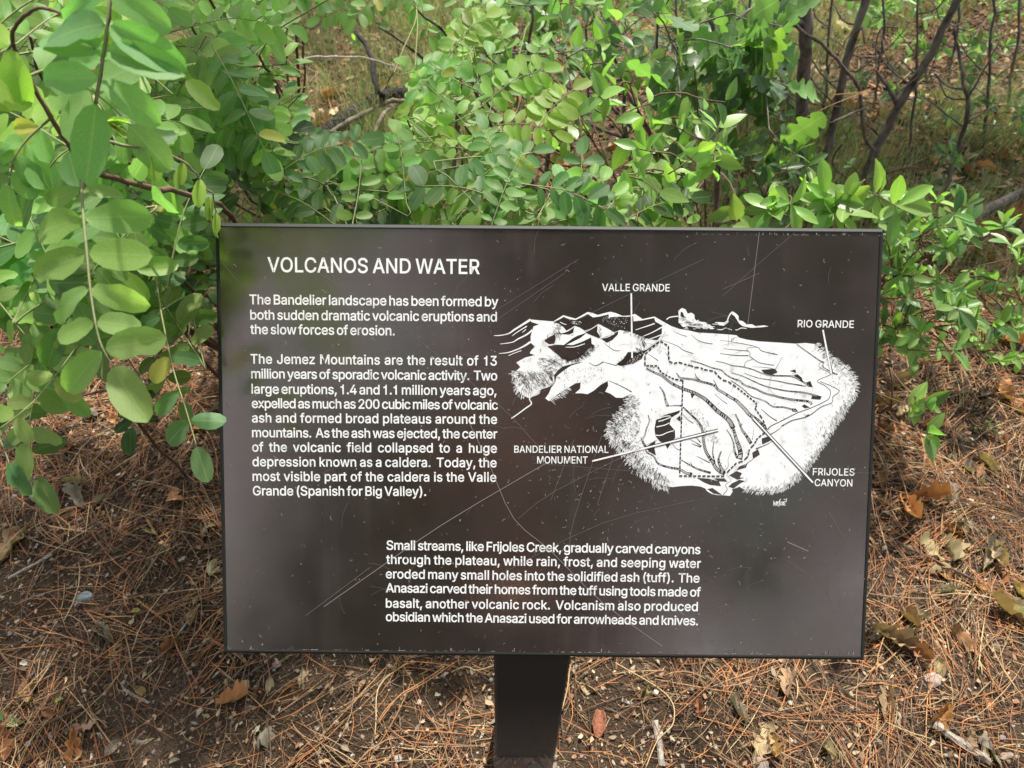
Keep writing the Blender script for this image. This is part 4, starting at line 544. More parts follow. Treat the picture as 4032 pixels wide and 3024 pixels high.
# dashed boundary and leader lines
def dashed(r, pts, w=3.6, dash=13.0, gap=5.5):
    q = np.array(U(r, pts)); s = F / 1.07
    for a, b in zip(q[:-1], q[1:]):
        L = np.linalg.norm(b - a) * s; n = max(1, round(L / (dash + gap))); t = (b - a) / n
        W2.stroke([tuple(a), tuple(b)], w + 4.5) if False else None
        for k in range(n): D2.stroke([tuple(a + t * (k + .02)), tuple(a + t * (k + .72))], w)
dashed(1, [(2100, 1100), (2000, 1085), (1930, 1050), (1860, 1010), (1820, 940), (1685, 940), (1685, 815), (1850, 670), (1940, 725), (1945, 890), (2000, 915), (2050, 900), (2110, 920), (2190, 940)], 5.6)
dashed(2, [(190, 935), (230, 955), (300, 960), (335, 980), (450, 1000), (485, 1045), (540, 1095), (600, 1110), (700, 1180), (800, 1260), (900, 1340), (912, 1372), (890, 1400), (940, 1470), (980, 1530), (1012, 1620)], 5.4)
dashed(4, [(1000, 560), (920, 620), (882, 690), (830, 742), (815, 820), (760, 872), (690, 892), (620, 960), (575, 1010)], 6)
dashed(2, [(107, 1100), (88, 1640)], 5.2); dashed(4, [(88, 530), (72, 1015)], 5.4); dashed(4, [(65, 1032), (570, 1037)], 6)
class Leads:
    def stroke(s, pts, w):
        k = Ink(); k.stroke(pts, w); k.build('leader_line', M_WHITE, 0.00075)
LW = Leads()
pv = uv(*zR(1, 1535, 150)), uv(*zR(1, 1545, 855)); LW.stroke([tuple(pv[0]), tuple(pv[1])], 6)
a, b = uv(*zR(2, 1630, 550)), uv(*zR(2, 1722, 1028)); LW.stroke([tuple(a), tuple(b)], 6.5)
a2, b2 = uv(*zR(2, 1690, 830)), uv(*zR(2, 1740, 1028)); D2.stroke([tuple(a2), tuple(b2)], 3)
a, b = uv(*zR(3, 1110, 872)), uv(*zR(4, 490, 535)); D2.stroke([tuple(a + (b - a) * .42), tuple(b)], 13); LW.stroke([tuple(a), tuple(b)], 6.2)
a, b = uv(*zR(4, 868, 400)), uv(*zR(4, 1522, 1106)); D2.stroke([tuple(a), tuple(a + (b - a) * .93)], 13); LW.stroke([tuple(a), tuple(b)], 6.2)
# clouds
for pts in [[(62, 395), (58, 345), (95, 312), (135, 325), (160, 372), (200, 362), (232, 385), (236, 430), (255, 450), (270, 440), (300, 462), (345, 465), (400, 490), (450, 540), (330, 525), (220, 520), (150, 505), (110, 520), (60, 470)],
            [(420, 490), (470, 465), (560, 468), (600, 440), (605, 465), (560, 505), (500, 500)], [(655, 352), (690, 375), (714, 400), (715, 445), (760, 455), (800, 490), (860, 488), (900, 510), (990, 500), (1042, 512), (960, 522), (850, 528), (760, 510), (720, 480), (670, 400), (640, 380)]]:
    W1.poly(U(2, pts))
river(2, [(590, 455), (605, 410), (625, 375), (650, 352)], 5, 5, W1); river(2, [(490, 548), (540, 545), (570, 530), (640, 550)], 3, 3, W1); river(2, [(680, 548), (700, 550), (740, 530), (800, 535)], 3, 3, W1); river(1, [(1920, 438), (1950, 415), (2000, 405), (2050, 402)], 4, 4, W1)
for k in range(46):
    x = rnd.uniform(50, 700); y = 455 + (x - 60) * .09 + rnd.uniform(-10, 55); D2.stroke(U(2, [(x, y - 20), (x + rnd.uniform(20, 70), y - 18)]), 1.5)
    if k < 22: x = rnd.uniform(110, 430); y = rnd.uniform(500, 540); W2.stroke(U(2, [(x, y), (x + rnd.uniform(20, 60), y + 2)]), 2)
D2.poly(U(2, [(85, 350), (105, 360), (120, 400), (150, 420), (100, 410), (80, 390)]))
# artist's initials
for pts in [[(1095, 1305), (1097, 1360)], [(1097, 1360), (1110, 1320)], [(1110, 1320), (1120, 1358)], [(1120, 1358), (1125, 1310)], [(1132, 1358), (1134, 1310), (1150, 1315), (1136, 1335)], [(1172, 1285), (1160, 1300), (1158, 1330), (1150, 1368)],
            [(1165, 1318), (1180, 1315), (1168, 1350), (1184, 1350)], [(1185, 1318), (1198, 1315), (1186, 1350), (1203, 1350)], [(1205, 1350), (1205, 1315), (1222, 1312)], [(1205, 1332), (1220, 1330)], [(1205, 1350), (1225, 1352)], [(1205, 1290), (1220, 1288)], [(1236, 1280), (1228, 1320)]]:
    W1.stroke(U(4, pts), 3)
def stipple(r, n, pts, lo, hi, an, ink, w=1.4):
    for k in range(n):
        a, b = rnd.random(), rnd.random()
        p = [(1 - a) * (1 - b) * pts[0][i] + a * (1 - b) * pts[1][i] + a * b * pts[2][i] + (1 - a) * b * pts[3][i] for i in (0, 1)]
        L = rnd.uniform(lo, hi); th = an + rnd.gauss(0, .15); ink.stroke(U(r, [p, (p[0] + L * math.cos(th), p[1] + L * math.sin(th))]), w)
stipple(1, 170, [(300, 1000), (680, 960), (660, 1120), (340, 1200)], 12, 60, .75, D2, 1.3)
stipple(1, 90, [(480, 850), (700, 870), (760, 930), (560, 1000)], 8, 26, .1, D2, 1.2)
stipple(1, 120, [(760, 970), (1240, 960), (1240, 1080), (720, 1200)], 5, 12, -.6, D2, 1.3)
stipple(3, 260, [(1300, 480), (1560, 200), (1640, 500), (1480, 760)], 8, 24, .5, D2, 1.5)
stipple(3, 220, [(1420, 700), (1640, 620), (1900, 1080), (1640, 960)], 6, 18, .6, D2, 1.5)
stipple(4, 150, [(120, 300), (300, 300), (520, 700), (380, 640)], 5, 16, .9, D2, 1.2)
stipple(4, 120, [(1460, 500), (1900, 250), (1780, 400), (1300, 1050)], 5, 14, .5, D2, 1.3)
stipple(2, 110, [(1560, 900), (1760, 900), (1960, 1150), (1850, 1400)], 5, 14, .4, D2, 1.3)
stipple(1, 60, [(1240, 400), (1500, 420), (1480, 540), (1200, 460)], 3, 6, 0, W2, 1.8); stipple(1, 40, [(900, 450), (1000, 460), (990, 500), (860, 480)], 3, 6, 0, W2, 1.8)
stipple(1, 50, [(1480, 900), (1660, 780), (1690, 860), (1500, 935)], 3, 6, .5, W2, 2); stipple(1, 60, [(1150, 560), (1200, 500), (1220, 620), (1180, 640)], 3, 6, .5, D2, 1.8)
W1.build('relief_map', M_WHITE, 0.00015); D1.build('map_shading', M_PANEL, 0.0003)
W2.build('map_highlights', M_WHITE, 0.00045); D2.build('map_boundary_and_hatching', M_PANEL, 0.0006)
# scratches, chips and scuffed rim
SA, SB = Ink(), Ink()
def scr(ink, pts, w): ink.stroke([tuple(v) for v in smooth2([uv(x * K, y * K) for x, y in pts])], w)
for pts, w, ink in [([(470, 555), (530, 625)], 1.6, SB), ([(690, 590), (850, 690), (960, 780), (1060, 860), (1110, 905), (1150, 950), (1180, 980)], 1.4, SB), ([(1180, 1000), (960, 1130), (800, 1240), (700, 1310)], 1.6, SA), ([(800, 1225), (660, 1330)], 1.8, SB),
    ([(1010, 905), (1060, 1010), (1110, 1120), (1190, 1190), (1300, 1300), (1430, 1395)], 1.4, SA), ([(1640, 500), (1615, 700)], 1.2, SA), ([(1725, 495), (1650, 560), (1560, 640)], 1.2, SB), ([(1520, 560), (1350, 640), (1250, 690)], 1.1, SB), ([(1640, 590), (1560, 625)], 1.6, SB),
    ([(1300, 940), (1240, 1120), (1230, 1180)], 1.5, SB), ([(1240, 950), (1190, 1080)], 1.5, SB), ([(1340, 940), (1290, 1090)], 1.5, SB), ([(1420, 950), (1200, 1060), (1120, 1120)], 1.6, SB), ([(1500, 1080), (1300, 1130), (1100, 1230)], 1.4, SB), ([(1150, 1000), (1400, 1020)], 1, SB),
    ([(1690, 770), (1660, 840), (1720, 870)], 1.2, SB), ([(1830, 1020), (1890, 1022)], 1.4, SB), ([(1700, 1170), (1745, 1190)], 2, SA), ([(1790, 1105), (1815, 1150), (1830, 1180)], 2, SB), ([(1700, 1210), (1760, 1250)], 1.4, SB), ([(1040, 690), (1120, 640), (1250, 560)], 1.1, SB), ([(1060, 700), (1220, 590)], 1.1, SB)]:
    scr(ink, pts, w)
for k in range(800):
    x = rnd.uniform(480, 1890); y = rnd.uniform(510, 1395)
    if rnd.random() < .45: x = rnd.gauss(1350, 200); y = rnd.gauss(1080, 170)
    if not (480 < x < 1880 and 505 < y < 1400): continue
    L = rnd.choice([2, 2, 3, 3, 4, 6, 9]); an = rnd.uniform(0, 6.28); ink = SA if rnd.random() < .45 else SB
    scr(ink, [(x, y), (x + L * .5 * math.cos(an), y + L * .5 * math.sin(an)), (x + L * math.cos(an + .4), y + L * math.sin(an + .4))], rnd.choice([1.2, 1.8, 2.2, 3.4]) if L < 5 else 1.3)
for k in range(90):
    x = rnd.uniform(520, 1885); y = rnd.uniform(520, 1380); L = rnd.uniform(15, 70); an = rnd.gauss(-.7, .7)
    scr(SB, [(x, y), (x + L * .5 * math.cos(an), y + L * .5 * math.sin(an)), (x + L * math.cos(an + .15), y + L * math.sin(an + .15))], .9)
for (a, b, c, d) in [((484, 1401), (1862, 1414), 130, 10), ((1500, 506), (1905, 509), 60, 22)]:
    for k in range(c):
        t = rnd.random(); L = rnd.uniform(2, d) / 1440; ink = SA if rnd.random() < .5 else SB
        p0 = [a[i] + (b[i] - a[i]) * t for i in (0, 1)]; p1 = [a[i] + (b[i] - a[i]) * min(t + L, 1) for i in (0, 1)]
        if rnd.random() < .3: p1 = [p0[0] + 1, p0[1] - rnd.uniform(2, 8)]
        scr(ink, [p0, p1], rnd.uniform(1, 2.6))
so = SA.build('scratches', M_SCR, 0.0009); so['kind'] = 'stuff'
so = SB.build('faint_scratches', M_SCR2, 0.0008); so['kind'] = 'stuff'
# ------------------------------------------------------------------ ground
def gz(x, y):                        # height of the forest floor
    h = 0.018 * noise.noise(Vector((x * 1.7, y * 1.7, 0))) + 0.010 * noise.noise(Vector((x * 5, y * 5, 3)))
    far = max(0.0, y - 1.7); h += 0.05 * noise.noise(Vector((x * .8, y * .8, 9))) * min(1, far)
    h += 0.03 * max(0.0, min(1.0, (abs(x - .1) - .5) / 1.2)) * max(0, min(1, y / 1.0))
    d = math.hypot(x - 0.05, y - 0.5); h *= min(1, max(0.0, (d - .08) / .35))
    return h
def gzv(x, y): return np.array([gz(float(a), float(b)) for a, b in zip(x, y)])
def axis(lo, hi, n, far):
    a = list(np.linspace(lo, hi, n)); s = (hi - lo) / n; L = [lo]; 
    while L[-1] > -far: s *= 1.35; L.append(L[-1] - s)
    s = (hi - lo) / n; H = [hi]
    while H[-1] < far: s *= 1.35; H.append(H[-1] + s)
    return np.array(L[:0:-1] + a + H[1:])
gx, gy = axis(-4, 4, 130, 900), axis(-.6, 6.4, 115, 900)
V = [(x, y, gz(x, y)) for y in gy for x in gx]; nx = len(gx)
Q = [(j * nx + i, j * nx + i + 1, (j + 1) * nx + i + 1, (j + 1) * nx + i) for j in range(len(gy) - 1) for i in range(nx - 1)]
m, n, l, b = new_mat('forest_soil')
tc = n.new('ShaderNodeTexCoord')
n1 = n.new('ShaderNodeTexNoise'); n1.inputs['Scale'].default_value = 3.2; n1.inputs['Detail'].default_value = 6; l.new(tc.outputs['Object'], n1.inputs['Vector'])
n2 = n.new('ShaderNodeTexNoise'); n2.inputs['Scale'].default_value = 160; n2.inputs['Detail'].default_value = 6; n2.inputs['Roughness'].default_value = .75; l.new(tc.outputs['Object'], n2.inputs['Vector'])
n3 = n.new('ShaderNodeTexVoronoi'); n3.inputs['Scale'].default_value = 240; l.new(tc.outputs['Object'], n3.inputs['Vector'])
r1_ = ramp(n, [(0.35, (0.040, 0.028, 0.019)), (0.6, (0.10, 0.070, 0.048))]); l.new(n1.outputs[0], r1_.inputs[0])
r2_ = ramp(n, [(0.3, (0.45, 0.42, 0.4)), (0.5, (0.9, 0.88, 0.85)), (0.72, (1.6, 1.5, 1.4))]); l.new(n2.outputs[0], r2_.inputs[0])
mm = N(n, 'ShaderNodeVectorMath', operation='MULTIPLY'); l.new(r1_.outputs[0], mm.inputs[0]); l.new(r2_.outputs[0], mm.inputs[1]); l.new(mm.outputs[0], b.inputs['Base Color'])
b.inputs['Roughness'].default_value = .95; b.inputs['Specular IOR Level'].default_value = .1
ad = N(n, 'ShaderNodeMath', operation='ADD'); l.new(n2.outputs[0], ad.inputs[0]); l.new(n3.outputs[0], ad.inputs[1])
bp = n.new('ShaderNodeBump'); bp.inputs['Strength'].default_value = .9; bp.inputs['Distance'].default_value = .005; l.new(ad.outputs[0], bp.inputs['Height']); l.new(bp.outputs[0], b.inputs['Normal'])
ground = link('ground', py_mesh('ground', V, Q, True), m); tag(ground, 'brown forest floor under pine needles and dead leaves', None, kind='structure')

# ---------------------------------------------------- regions of the floor seen from above
def rand_ground(n, y0, y1, extra=0.25):
    """points on the visible floor; width follows the view and a margin"""
    y = rng.uniform(y0, y1, n * 2); w = 0.75 + 0.47 * (y + .45) + extra; x = rng.uniform(-1, 1, n * 2) * (0.75 + .47 * (y1 + .45) + extra)
    k = np.abs(x) < w; return x[k][:n], y[k][:n]
def fnoise(x, y, s, o=0): return np.array([noise.noise(Vector((a * s, c * s, o))) for a, c in zip(x, y)])
PAL = np.array([[.38, .155, .055], [.31, .12, .045], [.36, .195, .085], [.18, .085, .04], [.14, .085, .048], [.24, .16, .09], [.42, .30, .155], [.08, .05, .032]])
def needles(name, label, n, y0, y1, L0, L1, wid, seg, pal, dens, lift, xr=None, dirn=None, dspread=9.0, parent=None, bundle=1):
    if bundle > 1: n = n // bundle
    x, y = rand_ground(n, y0, y1) if xr is None else (rng.uniform(xr[0], xr[1], n), rng.uniform(y0, y1, n))
    if dens is not None:
        d = np.array([dens(a, c) for a, c in zip(x, y)]); k = rng.random(len(x)) < d; x, y = x[k], y[k]
    ab = None
    if bundle > 1:
        ab = np.repeat(rng.uniform(0, 2 * np.pi, len(x)) * .6 + fnoise(x, y, 1.4, 5) * 5, bundle); x = np.repeat(x, bundle); y = np.repeat(y, bundle)
        x = x + rng.normal(0, .011, len(x)); y = y + rng.normal(0, .011, len(x)); ab = ab + rng.normal(0, .13, len(x))
    n = len(x); z = gzv(x, y) + rng.random(n) ** 2 * lift + .0012
    if ab is not None: a = ab
    elif dirn is None: a = rng.uniform(0, 2 * np.pi, n) * .55 + fnoise(x, y, 1.4, 5) * 5
    else: a = rng.normal(dirn, dspread, n)
    L = rng.uniform(L0, L1, n) * np.where(rng.random(n) < .3, .5, 1); cv = rng.normal(0, .28, n); tilt = rng.normal(0, .05, n)
    V = np.zeros((n, seg + 1, 3, 3)); w = wid * rng.uniform(.7, 1.25, n)
    px, py, pz = x - np.cos(a) * L / 2, y - np.sin(a) * L / 2, z - tilt * L / 2
    for i in range(seg + 1):
        t = i / seg; th = a + cv * (t - .5) * 2
        ww = w * (1 if 0 < i < seg else .55)
        hump = np.sin(np.pi * t) * L * .03
        for k in range(3):
            ph = 2 * np.pi * k / 3 + .5
            V[:, i, k, 0] = px - np.sin(th) * np.cos(ph) * ww / 2; V[:, i, k, 1] = py + np.cos(th) * np.cos(ph) * ww / 2
            V[:, i, k, 2] = np.maximum(pz + hump, .0008 + z * .3) + np.sin(ph) * ww / 2
        px = px + np.cos(th) * L / seg; py = py + np.sin(th) * L / seg; pz = pz + tilt * L / seg
    idx = np.arange(n)[:, None, None, None] * (seg + 1) * 3; s = np.arange(seg)[None, :, None, None]; k = np.arange(3)[None, None, :, None]
    f = np.concatenate([idx + s * 3 + k, idx + s * 3 + (k + 1) % 3, idx + (s + 1) * 3 + (k + 1) % 3, idx + (s + 1) * 3 + k], axis=3).reshape(-1, 4)
    c = pal[rng.integers(0, len(pal), n)] * rng.uniform(.7, 1.3, (n, 1)); c = np.repeat(c, (seg + 1) * 3, axis=0)
    me = np_mesh(name, V.reshape(-1, 3), f, True, c); o = link(name, me, M_NEEDLE)
    return tag(o, label, None, kind='stuff')
def d_near(x, y):                    # bare gritty soil left of the post, thick mats to the right and further back
    v = .02 + .60 * max(0, min(1, (y - .78) / .6)); v += .62 * max(0, min(1, (x - .12) / .35)); v += .35 * max(0, min(1, (-x - .45) / .3))
    return min(1, max(.03, v + 1.1 * noise.noise(Vector((x * 3.1, y * 3.1, 2)))))
def d_far(x, y): return min(1, max(.1, .75 + .7 * noise.noise(Vector((x * 1.5, y * 1.5, 4)))))
needles('pine_needle_litter', 'long rusty pine needles matted over the near forest floor', 28000, .15, 2.3, .06, .20, .0019, 4, PAL[[0, 1, 2, 3, 4, 5, 6, 7]], d_near, .018, bundle=4)
needles('pine_needle_litter', 'loose single needles strewn over the near forest floor', 8000, .15, 2.3, .03, .17, .0016, 4, PAL[[0, 1, 3, 4, 5, 7]], None, .014)
needles('pine_needle_litter', 'brown pine needles on the floor behind the sign', 26000, 1.9, 5.2, .08, .19, .0021, 3, PAL[[0, 2, 3, 4, 5, 6]] * .95, d_far, .03)
needles('broken_needle_litter', 'short broken straw coloured bits of needle on the bare soil', 26000, .12, 1.9, .006, .035, .0012, 2, PAL[[2, 4, 5, 6, 6, 7]], None, .006)

def crumbs(name, label, n, y0, y1, s0, s1, pal, dens=None, flat=.55):
    x, y = rand_ground(n, y0, y1)
    if dens is not None:
        d = np.array([dens(a, c) for a, c in zip(x, y)]); k = rng.random(len(x)) < d; x, y = x[k], y[k]
    n = len(x); s = s0 + (s1 - s0) * rng.random(n) ** 3; z = gzv(x, y) + s * .15
    base = np.array([[1, 0, 0], [0, 1, 0], [-1, 0, 0], [0, -1, 0], [0, 0, 1], [0, 0, -1]], float)
    tri = np.array([[0, 1, 4], [1, 2, 4], [2, 3, 4], [3, 0, 4], [1, 0, 5], [2, 1, 5], [3, 2, 5], [0, 3, 5]])
    a = rng.uniform(0, 2 * np.pi, n); V = base[None] * rng.uniform(.55, 1.25, (n, 6, 1)) + rng.normal(0, .14, (n, 6, 3))
    V[:, :, 0] *= rng.uniform(.6, 1.6, (n, 1)); V[:, :, 2] *= flat
    X = V[:, :, 0] * np.cos(a)[:, None] - V[:, :, 1] * np.sin(a)[:, None]; Y = V[:, :, 0] * np.sin(a)[:, None] + V[:, :, 1] * np.cos(a)[:, None]
    V = np.stack([X, Y, V[:, :, 2]], 2) * s[:, None, None] / 2; V[:, :, 0] += x[:, None]; V[:, :, 1] += y[:, None]; V[:, :, 2] += z[:, None]
    f = (np.arange(n)[:, None, None] * 6 + tri[None]).reshape(-1, 3)
    c = np.repeat(pal[rng.integers(0, len(pal), n)] * rng.uniform(.65, 1.35, (n, 1)), 6, axis=0)
    return tag(link(name, np_mesh(name, V.reshape(-1, 3), f, False, c), M_CRUMB), label, None, kind='stuff')
SOILP = .82 * np.array([[.075, .052, .036], [.12, .085, .058], [.17, .125, .088], [.23, .165, .115], [.045, .034, .026], [.30, .235, .17], [.21, .135, .085], [.11, .078, .055]])
def d_soil(x, y): return min(1, max(.12, 1.15 - .55 * max(0, (y - .8)) + .5 * noise.noise(Vector((x * 3, y * 3, 7)))))
crumbs('soil_crumbs', 'dark gritty soil crumbs and fine gravel around the post', 70000, .12, 1.9, .0020, .0100, SOILP, d_soil)
crumbs('bark_chips', 'pale wood chips and bark flakes scattered in the soil', 11000, .12, 2.6, .005, .016, np.array([[.34, .25, .17], [.26, .16, .10], [.42, .34, .25], [.2, .12, .08], [.30, .28, .26]]), None, .22)
def fragments(name, label, n, y0, y1, s0, s1, pal):
    x, y = rand_ground(n, y0, y1); n = len(x); s = rng.uniform(s0, s1, n); z = gzv(x, y) + rng.random(n) * .012 + .002
    base = np.array([[-1, 0, 0], [-.3, .42, .1], [.5, .38, 0], [1, .05, .14], [.35, -.4, 0], [-.4, -.36, .12]], float); a = rng.uniform(0, 6.283, n)
    V = base[None] * rng.uniform(.6, 1.3, (n, 6, 1)) + rng.normal(0, .12, (n, 6, 3)); tx = rng.normal(0, .25, (n, 1)); V[:, :, 2] += V[:, :, 0] * tx
    X = V[:, :, 0] * np.cos(a)[:, None] - V[:, :, 1] * np.sin(a)[:, None]; Y = V[:, :, 0] * np.sin(a)[:, None] + V[:, :, 1] * np.cos(a)[:, None]
    V = np.stack([X, Y, V[:, :, 2]], 2) * s[:, None, None] / 2; V[:, :, 0] += x[:, None]; V[:, :, 1] += y[:, None]; V[:, :, 2] += z[:, None]
    tri = np.array([[0, 5, 1], [1, 5, 4], [1, 4, 2], [2, 4, 3]]); f = (np.arange(n)[:, None, None] * 6 + tri[None]).reshape(-1, 3)
    c = np.repeat(pal[rng.integers(0, len(pal), n)] * rng.uniform(.7, 1.3, (n, 1)), 6, axis=0)
    return tag(link(name, np_mesh(name, V.reshape(-1, 3), f, False, c), M_CRUMB), label, None, kind='stuff')
fragments('leaf_fragments', 'crumbled bits of dead leaf in the near litter', 7000, .15, 2.0, .004, .018, np.array([[.30, .20, .12], [.34, .26, .17], [.20, .13, .08], [.26, .14, .08], [.36, .31, .22], [.22, .19, .15]]))
fragments('leaf_fragments', 'crumbled bits of dead leaf on the floor behind the shrubs', 7000, 1.7, 5.2, .014, .065, np.array([[.24, .14, .08], [.34, .25, .15], [.18, .10, .06], [.30, .14, .065], [.36, .30, .17], [.16, .12, .09]]))

crumbs('forest_duff', 'lumps of dark duff and broken bark on the floor behind the shrubs', 16000, 1.6, 5.4, .012, .045, np.array([[.05, .035, .025], [.10, .06, .04], [.16, .09, .055], [.03, .025, .02], [.22, .13, .08]]), None, .5)
# dry grass behind the sign
def grass(name, label, n_tuft, per, xr, yr, L0, L1, pal, wid=.0022, spread=.035, pr=None):
    tx = rng.uniform(*xr, n_tuft); ty = rng.uniform(*yr, n_tuft)
    if pr is not None: k = np.array([rng.random() < pr(a, c) for a, c in zip(tx, ty)]); tx, ty = tx[k], ty[k]
    n = len(tx) * per; x = np.repeat(tx, per) + rng.normal(0, spread, n); y = np.repeat(ty, per) + rng.normal(0, spread, n); z = gzv(x, y)
    L = rng.uniform(L0, L1, n); a = rng.uniform(0, 6.283, n); lean = np.abs(rng.normal(.5, .35, n)); S = 4
    V = np.zeros((n, S + 1, 2, 3)); px, py, pz = x.copy(), y.copy(), z.copy(); th = lean * .3
    for i in range(S + 1):
        w = wid * (1 - i / S * .85); V[:, i, 0, :] = np.stack([px - np.sin(a) * w / 2, py + np.cos(a) * w / 2, pz], 1); V[:, i, 1, :] = np.stack([px + np.sin(a) * w / 2, py - np.cos(a) * w / 2, pz], 1)
        px = px + np.cos(a) * np.sin(th) * L / S; py = py + np.sin(a) * np.sin(th) * L / S; pz = pz + np.cos(th) * L / S; th = th + lean * .75 / 2
    s = np.arange(S)[None, :, None]; idx = np.arange(n)[:, None, None] * (S + 1) * 2
    f = np.concatenate([idx + s * 2, idx + s * 2 + 1, idx + s * 2 + 3, idx + s * 2 + 2], axis=2).reshape(-1, 4)
    c = np.repeat(pal[rng.integers(0, len(pal), n)] * rng.uniform(.7, 1.25, (n, 1)), (S + 1) * 2, axis=0)
    return tag(link(name, np_mesh(name, V.reshape(-1, 3), f, True, c), M_GRASS), label, None, kind='stuff')
GP = np.array([[.17, .25, .06], [.27, .33, .09], [.40, .38, .16], [.50, .44, .22], [.12, .21, .05], [.20, .28, .08]])
grass('dry_grass', 'sparse straw and green grass in the clearing behind the shrubs', 4200, 26, (-2.6, 3.2), (2.0, 5.6), .08, .30, GP, pr=lambda x, y: min(1, max(.05, 1.6 * noise.noise(Vector((x * 1.6, y * 1.6, 1))) + .55 - .18 * max(0, x))))
grass('dry_grass', 'thin green grass among the stems right of the sign', 260, 18, (.5, 2.4), (1.75, 2.9), .06, .18, GP[[0, 1, 4, 4, 2]])

gwin = G(790, 130)
grass('dry_grass', 'olive and straw grass mat around the charred branches', 130, 26, (gwin.x - .55, gwin.x + .6), (gwin.y - .75, gwin.y + .7), .06, .17, GP[[0, 1, 2, 3, 5, 1]])
# ------------------------------------------------------------------ leaf shapes
def leaf_mesh(name, L, W, prof, mat, nl=6, nw=2, fold=.15, droop=.12, twist=0.0, wave=0.0, notch=None, curl=0.0):
    V = []; UV = []; Fc = []
    for i in range(nl + 1):
        t = i / nl if prof is not oval else .5 - .5 * math.cos(math.pi * i / nl); wdt = prof(t) * W / 2
        for j in range(-nw, nw + 1):
            s = j / nw; x = s * wdt
            y = t * L; 
            if notch and abs(t - notch[0]) < .12 and s * notch[1] > 0: x *= notch[2]
            z = abs(s) * wdt * fold * 2 - droop * L * t * t + twist * x * (t - .3) * 3 + wave * L * math.sin(t * 13 + s * 2) * abs(s) + curl * abs(s) ** 3 * W
            V.append((x, y, z)); UV.append((.5 + s * .5, t))
    k = 2 * nw + 1
    for i in range(nl):
        for j in range(k - 1): a = i * k + j; Fc.append((a, a + 1, a + k + 1, a + k))
    me = np_mesh(name, V, Fc, True, None, UV); me.materials.append(mat); return me
oval = lambda t: max(.035, (1 - abs(2 * t - 1) ** 2.3) ** .55 * (.93 + .14 * t))
ovate = lambda t: max(.02, math.sin(math.pi * t ** .85) ** .85 * (1.05 - .25 * t))
obov = lambda t: max(.05, math.sin(math.pi * min(1, (t ** 1.35) * .94 + .03)) ** .75)
def oakp(t):
    b = math.sin(math.pi * min(1, t * .95 + .03)) ** .6 * (.55 + .55 * t)
    return max(.06, b * (1 - .55 * (0.5 + 0.5 * math.cos(t * 24.0)) ** 2.6)) if t < .97 else .25
LOC = [leaf_mesh('leaflet', 1, w, oval, M_LEAF, fold=f, droop=d, twist=t, wave=wv, notch=nt) for w, f, d, t, wv, nt in
       [(.54, .08, .05, 0, .006, None), (.52, .14, .10, .12, .008, None), (.57, .05, -.04, -.15, .01, None), (.50, .24, .16, .1, .01, None), (.54, .1, .08, -.1, .012, (.6, 1, .72)), (.58, .04, .03, .25, .012, None), (.52, .18, .05, 0, .006, (.8, -1, .6)), (.56, .1, .22, -.3, .015, (.35, -1, .75)), (.50, -.12, .12, .4, .02, None), (.48, .1, .3, .15, .02, (.7, 1, .55))]]
OVA = [leaf_mesh('leaf', 1, w, ovate, M_GLOSS, fold=f, droop=d, twist=t, wave=.012) for w, f, d, t in [(.52, .2, .12, 0), (.48, .12, .25, .2), (.56, .3, .05, -.2), (.5, .05, .18, .1)]]
OBO = [leaf_mesh('leaf', 1, w, obov, M_GLOSS, fold=f, droop=d, twist=t, wave=.01) for w, f, d, t in [(.42, .2, .1, 0), (.38, .1, .2, .15), (.45, .28, .02, -.15)]]
OAK = [leaf_mesh('oak_leaf', 1, w, oakp, M_GLOSS, nl=24, nw=1, fold=f, droop=d, twist=t, wave=.02) for w, f, d, t in [(.66, .12, .1, 0), (.6, .2, .2, .2), (.7, .05, .05, -.2)]]
DOAK = [leaf_mesh('dead_leaf', 1, w, oakp, M_DEAD, nl=14, nw=2, fold=f, droop=d, twist=t, wave=wv, curl=cu) for w, f, d, t, wv, cu in [(.6, .1, .12, .2, .10, .25), (.55, .45, -.25, -.4, .07, .4), (.62, -.25, .3, .6, .09, -.3), (.46, .8, .4, .3, .06, .5), (.5, .3, -.4, .8, .1, -.2)]]
DOVA = [leaf_mesh('dead_leaf', 1, w, ovate, M_DEAD, fold=f, droop=d, twist=t, wave=.05, curl=.3) for w, f, d, t in [(.45, .5, -.2, .3), (.4, -.3, .35, .6), (.5, .2, .25, -.7)]]
UP = Vector((0, 0, 1))
def basis(yd, zn):
    y = yd.normalized(); z = (zn - y * zn.dot(y));
    if z.length < 1e-4: z = Vector((0.3, .2, 1)) - y * y.z
    z.normalize(); x = y.cross(z); return Matrix((x, y, z)).transposed().to_4x4()
G_BR = [(.195, .325, .088), (.215, .345, .10), (.16, .285, .095), (.235, .35, .08)]
G_MID = [(.115, .215, .068), (.135, .24, .07), (.095, .185, .07), (.155, .255, .062)]
G_YEL = [(.24, .33, .07), (.27, .35, .08)]
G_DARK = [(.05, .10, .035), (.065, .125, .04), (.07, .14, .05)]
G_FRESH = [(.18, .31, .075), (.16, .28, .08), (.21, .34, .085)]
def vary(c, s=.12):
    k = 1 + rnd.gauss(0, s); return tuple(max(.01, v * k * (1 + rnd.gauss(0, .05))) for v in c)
n_leaf = {}
